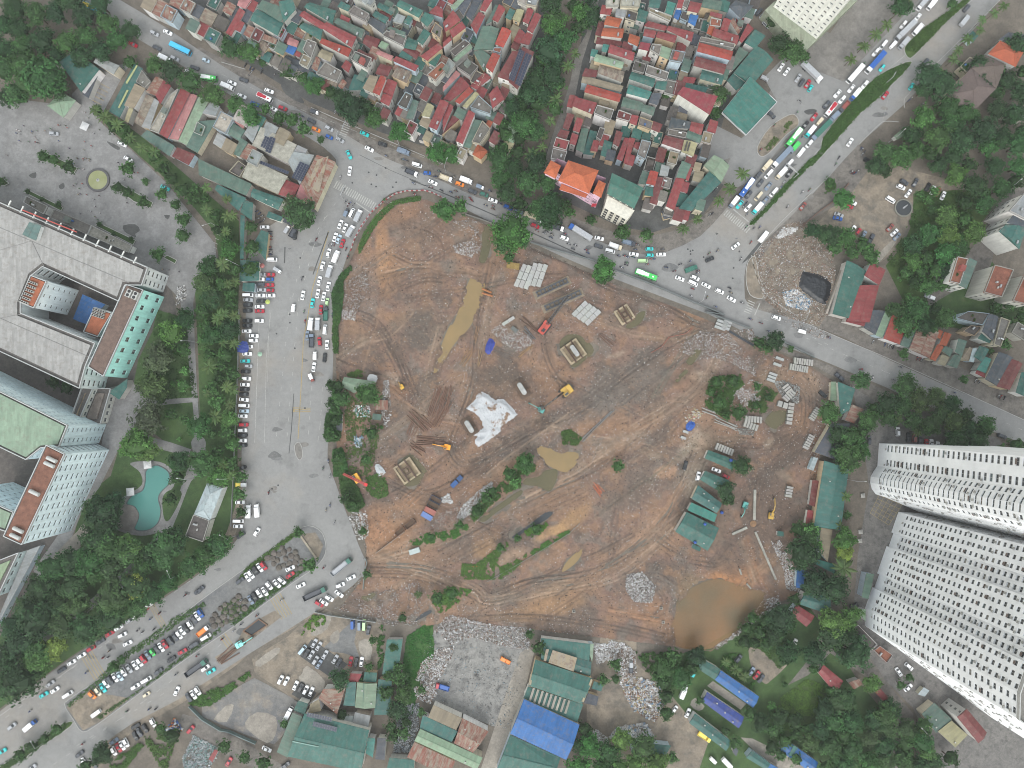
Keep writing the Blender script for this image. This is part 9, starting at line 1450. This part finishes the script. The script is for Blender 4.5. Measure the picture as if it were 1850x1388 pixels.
fence('d2:970,1270 d2:1100,1300 d2:1480,1355',2.4,'hoarding','panel',(None,.3,1.8),C(160,164,162),'grey wall above the car yard','fence'); fence('e1:1590,860 e1:1700,970 e1:1850,1060 e2:250,1070 e2:480,1170',2.4,'hoarding','panel',(None,.35,2.2),C(120,140,140),'grey-green hoarding round the empty lot','fence'); fence('d2:850,640 d2:920,740 d2:990,840',1.4,'low_wall','coping_block',(None,.9,.7),C(196,184,164),'pale low wall across the median tip','wall','conc'); fence('e2:905,855 e2:1125,695',2.2,'low_wall','coping_block',(None,.5,2.2),C(214,206,198),'white wall beside the rusty factory roof','wall','conc'); fence('b5:185,1330 b5:270,1100 b5:330,930',2.2,'low_wall','coping_block',(None,.9,2.2),C(206,196,184),'pale wall between debris lot and green hall','wall','conc'); fence('b5:0,590 b5:130,480 b5:270,380 b5:380,240',2.0,'low_wall','coping_block',(None,.4,1.2),C(150,120,110),'brick wall beside the park car lot','wall','conc')
fence('c2:335,0 c2:338,200 c2:328,420 c2:320,700 c2:305,1000 c2:290,1388 d2:270,560',2.8,'avenue_fence','rail_panel',(None,.12,1.4),C(176,178,178),'white post fence along the avenue parking row','fence',posts=True); fence('d2:1480,780 d2:1720,600',2.4,'hoarding','panel',(None,.1,2.0),C(190,186,180),'thin white hoarding at the site entrance','fence'); fence('d3:650,1020 d3:900,880 d3:1100,760 d3:1330,620 d3:1420,535',2.4,'rail_fence','rail',(None,.1,.8),C(170,176,170),'low pale rail beside the green strip','fence'); fence('c4:1005,180 c4:1210,300',2.0,'dark_gutter','channel',(None,1.0,.5),C(70,74,80),'dark steel channel beside the hoarding','channel')
fence('c4:700,150 c4:640,200 c4:500,230 c4:440,310 c4:350,360',1.2,'tape_fence','tape',(None,.15,.6),C(196,110,90),'orange safety tape across the upper site','tape'); fence('d2:1390,820 d2:1405,860 d2:1380,960 d2:1375,1080',2.0,'hoarding','panel',(None,.3,2.0),C(150,160,158),'grey hoarding at the lower road corner','fence')
def lamp(t,x,y,ang,L=3.5,h=9):
 p=W(*Q(t,x,y),0); rt=root('street_lamp',(p.x,p.y,0),'pale street lamp with one arm','lamp post','street lamps',None,math.radians(ang)); b=MB(); b.tube((0,0,0),(0,0,h),.12,.08,n=8); b.tube((0,0,0),(0,0,.4),.22,n=8); link('pole',b.build('pole',['steel']),rt,color=C(200,202,204)); b=MB(); b.tube((0,0,h),(L,0,h + .5),.07,.05,n=6); link('arm',b.build('arm',['steel']),rt,color=C(200,202,204)); b=MB(); b.box((L + .3,0,h + .48),(.9,.32,.16)); link('lamp_head',b.build('lamp_head',['plain']),rt,color=C(214,216,216))
for a in (('b2',370,945,155,4.5),('c1',1660,275,180),('d1',1625,155,170),('d2',290,150,180),('d2',300,640,150),('b2',1200,955,165),('b3',305,150,70),('a1',1710,745,120),('e1',400,1150,115),('b4',745,1240,75),('c4',1585,100,70),('a2',1490,1220,75),('d1',1500,960,110),('b5',1660,300,40),('a5',720,1190,45),('d5',375,168,0),('b1',1830,610,200),('e5',950,1030,135)): lamp(*a)
def gantry(t,x0,y0,x1,y1,label):
 A,B_=W(*Q(t,x0,y0),6.5),W(*Q(t,x1,y1),6.5); d=B_ - A; rt=root('road_gantry',(A.x,A.y,0),label,'gantry','road sign gantries','-',math.atan2(d.y,d.x)); b=MB(); b.tube((0,0,0),(0,0,6.8),.16,n=8); link('post',b.build('post',['steel']),rt,color=C(196,198,200)); b=MB(); b.tube((0,0,6.5),(d.length,0,6.5),.13,n=8); link('arm',b.build('arm',['steel']),rt,color=C(196,198,200)); b=MB(); b.box((d.length*.6,0,6.5),(d.length*.5,.12,1.4)); link('sign_board',b.build('sign_board',['plain']),rt,color=C(206,208,210))
gantry('b2',1178,335,1222,250,'white sign gantry over the zebra crossing'); gantry('b4',1585,160,1480,65,'white sign gantry over the jammed lanes'); gantry('a2',1035,1010,1005,1080,'dark signal arm at the upper zebra'); gantry('a2',960,1140,975,1095,'white signal arm at the upper zebra'); gantry('a5',760,640,780,600,'small gantry at the median hedge')
for t,x,y,s in (('a1',705,1055,3.6),('d1',1232,45,3.6),('d1',1088,272,3.6),('d5',520,308,2),('d5',500,612,2),('d5',495,688,2)):
 p=W(*Q(t,x,y),2.6); rt=root('canopy_tent',(p.x,p.y,0),'white square canopy' if s > 3 else 'square stone vent','canopy' if s > 3 else 'vent','small square canopies',None,math.radians(-25 if t[0] == 'a' else 5)); h=2.6 if s > 3 else .9; b=MB(); v=[(-s/2,-s/2,h),(s/2,-s/2,h),(s/2,s/2,h),(-s/2,s/2,h)]
 for i in range(4): b.face([v[i],v[(i + 1) % 4],(0,0,h + .6)])
 link('canopy',b.build('canopy',['plain']),rt,color=C(226,226,226) if s > 3 else C(190,188,182))
 for sx in (-1,1):
  for sy in (-1,1): b=MB(); b.tube((0,0,0),(0,0,h),.06,n=6); link('leg',b.build('leg',['steel']),rt,(sx*s*.46,sy*s*.46,0),color=C(190,190,190))
for t,x,y,col,nm in (('b2',570,1228,C(206,222,120),'yellow-green'),('c2',505,370,C(170,206,180),'pale green'),('b2',525,925,C(206,130,126),'pink')):
 p=W(*Q(t,x,y),2.2); rt=root('parasol',(p.x,p.y,0),f'{nm} parasol in the avenue parking row','parasol','parasols','-'); b=MB(); P8=[(1.15*math.cos(k*math.pi/4),1.15*math.sin(k*math.pi/4),2.0) for k in range(8)]
 for i in range(8): b.face([P8[i],P8[(i + 1) % 8],(0,0,2.6)])
 link('canopy',b.build('canopy',['plain']),rt,color=col); b=MB(); b.tube((0,0,0),(0,0,2.5),.04,n=6); link('pole',b.build('pole',['steel']),rt,color=C(190,190,190))
# round pond in the park
p=W(*Q('b5',840,445),0); rt=root('round_pond',(p.x,p.y,0),'round stone rimmed pond in the park car lot','pond',None,'-'); b=MB(); n=24
for i in range(n):
 a0,a1=2*math.pi*i/n,2*math.pi*(i + 1)/n; r0,r1=3.7,4.3; b.hull([(r0*math.cos(a0),r0*math.sin(a0),0),(r1*math.cos(a0),r1*math.sin(a0),0),(r1*math.cos(a1),r1*math.sin(a1),0),(r0*math.cos(a1),r0*math.sin(a1),0)],[(r0*math.cos(a0),r0*math.sin(a0),.6),(r1*math.cos(a0),r1*math.sin(a0),.6),(r1*math.cos(a1),r1*math.sin(a1),.6),(r0*math.cos(a1),r0*math.sin(a1),.6)])
link('rim',b.build('rim',['stone']),rt,color=C(150,148,138)); b=MB(); b.tube((0,0,.02),(0,0,.3),3.7,n=24); link('water',b.build('water',['canal']),rt); b=MB(); b.hull([(-.3,-.3,.3),(.4,-.3,.3),(.4,.4,.3),(-.3,.3,.3)],[(1.2,.9,1.2),(1.6,1.0,1.2),(1.6,1.4,1.2),(1.2,1.3,1.2)]); link('sculpture',b.build('sculpture',['stone']),rt,color=C(176,178,180))
# roadside trench
patch('trench_floor',pts('e2:370,240 e2:500,140 e2:570,190 e2:440,280'),.115,'canal'); kerb('trench_edge',pts('e2:370,240 e2:500,140 e2:570,190 e2:440,280'),True,.5,0,.6,col=C(140,110,90)); patch('trench_yard',pts('e2:300,360 e2:370,230 e2:520,130 e2:630,70 e2:690,120 e2:600,190 e2:170,520 e2:130,460'),.106,'lotdirt')
# ------------------------------------------------------------------ humid air: an even pale haze round the camera and everything built
hm=bpy.data.materials.new('haze'); hm.use_nodes=True; hn=hm.node_tree; hn.nodes.clear(); ho=hn.nodes.new('ShaderNodeOutputMaterial'); hv=hn.nodes.new('ShaderNodeVolumePrincipled')
hv.inputs['Color'].default_value=(.9,.93,.96,1); hv.inputs['Density'].default_value=HAZE; hn.links.new(hv.outputs[0],ho.inputs['Volume'])
b=MB(); b.box((0,0,168),(1900,1900,338.2)); hz=link('haze',b.build('haze',[hm]),kind='stuff'); hz['label']='thin pale haze filling the air'; hz['category']='haze'
finish_labels()
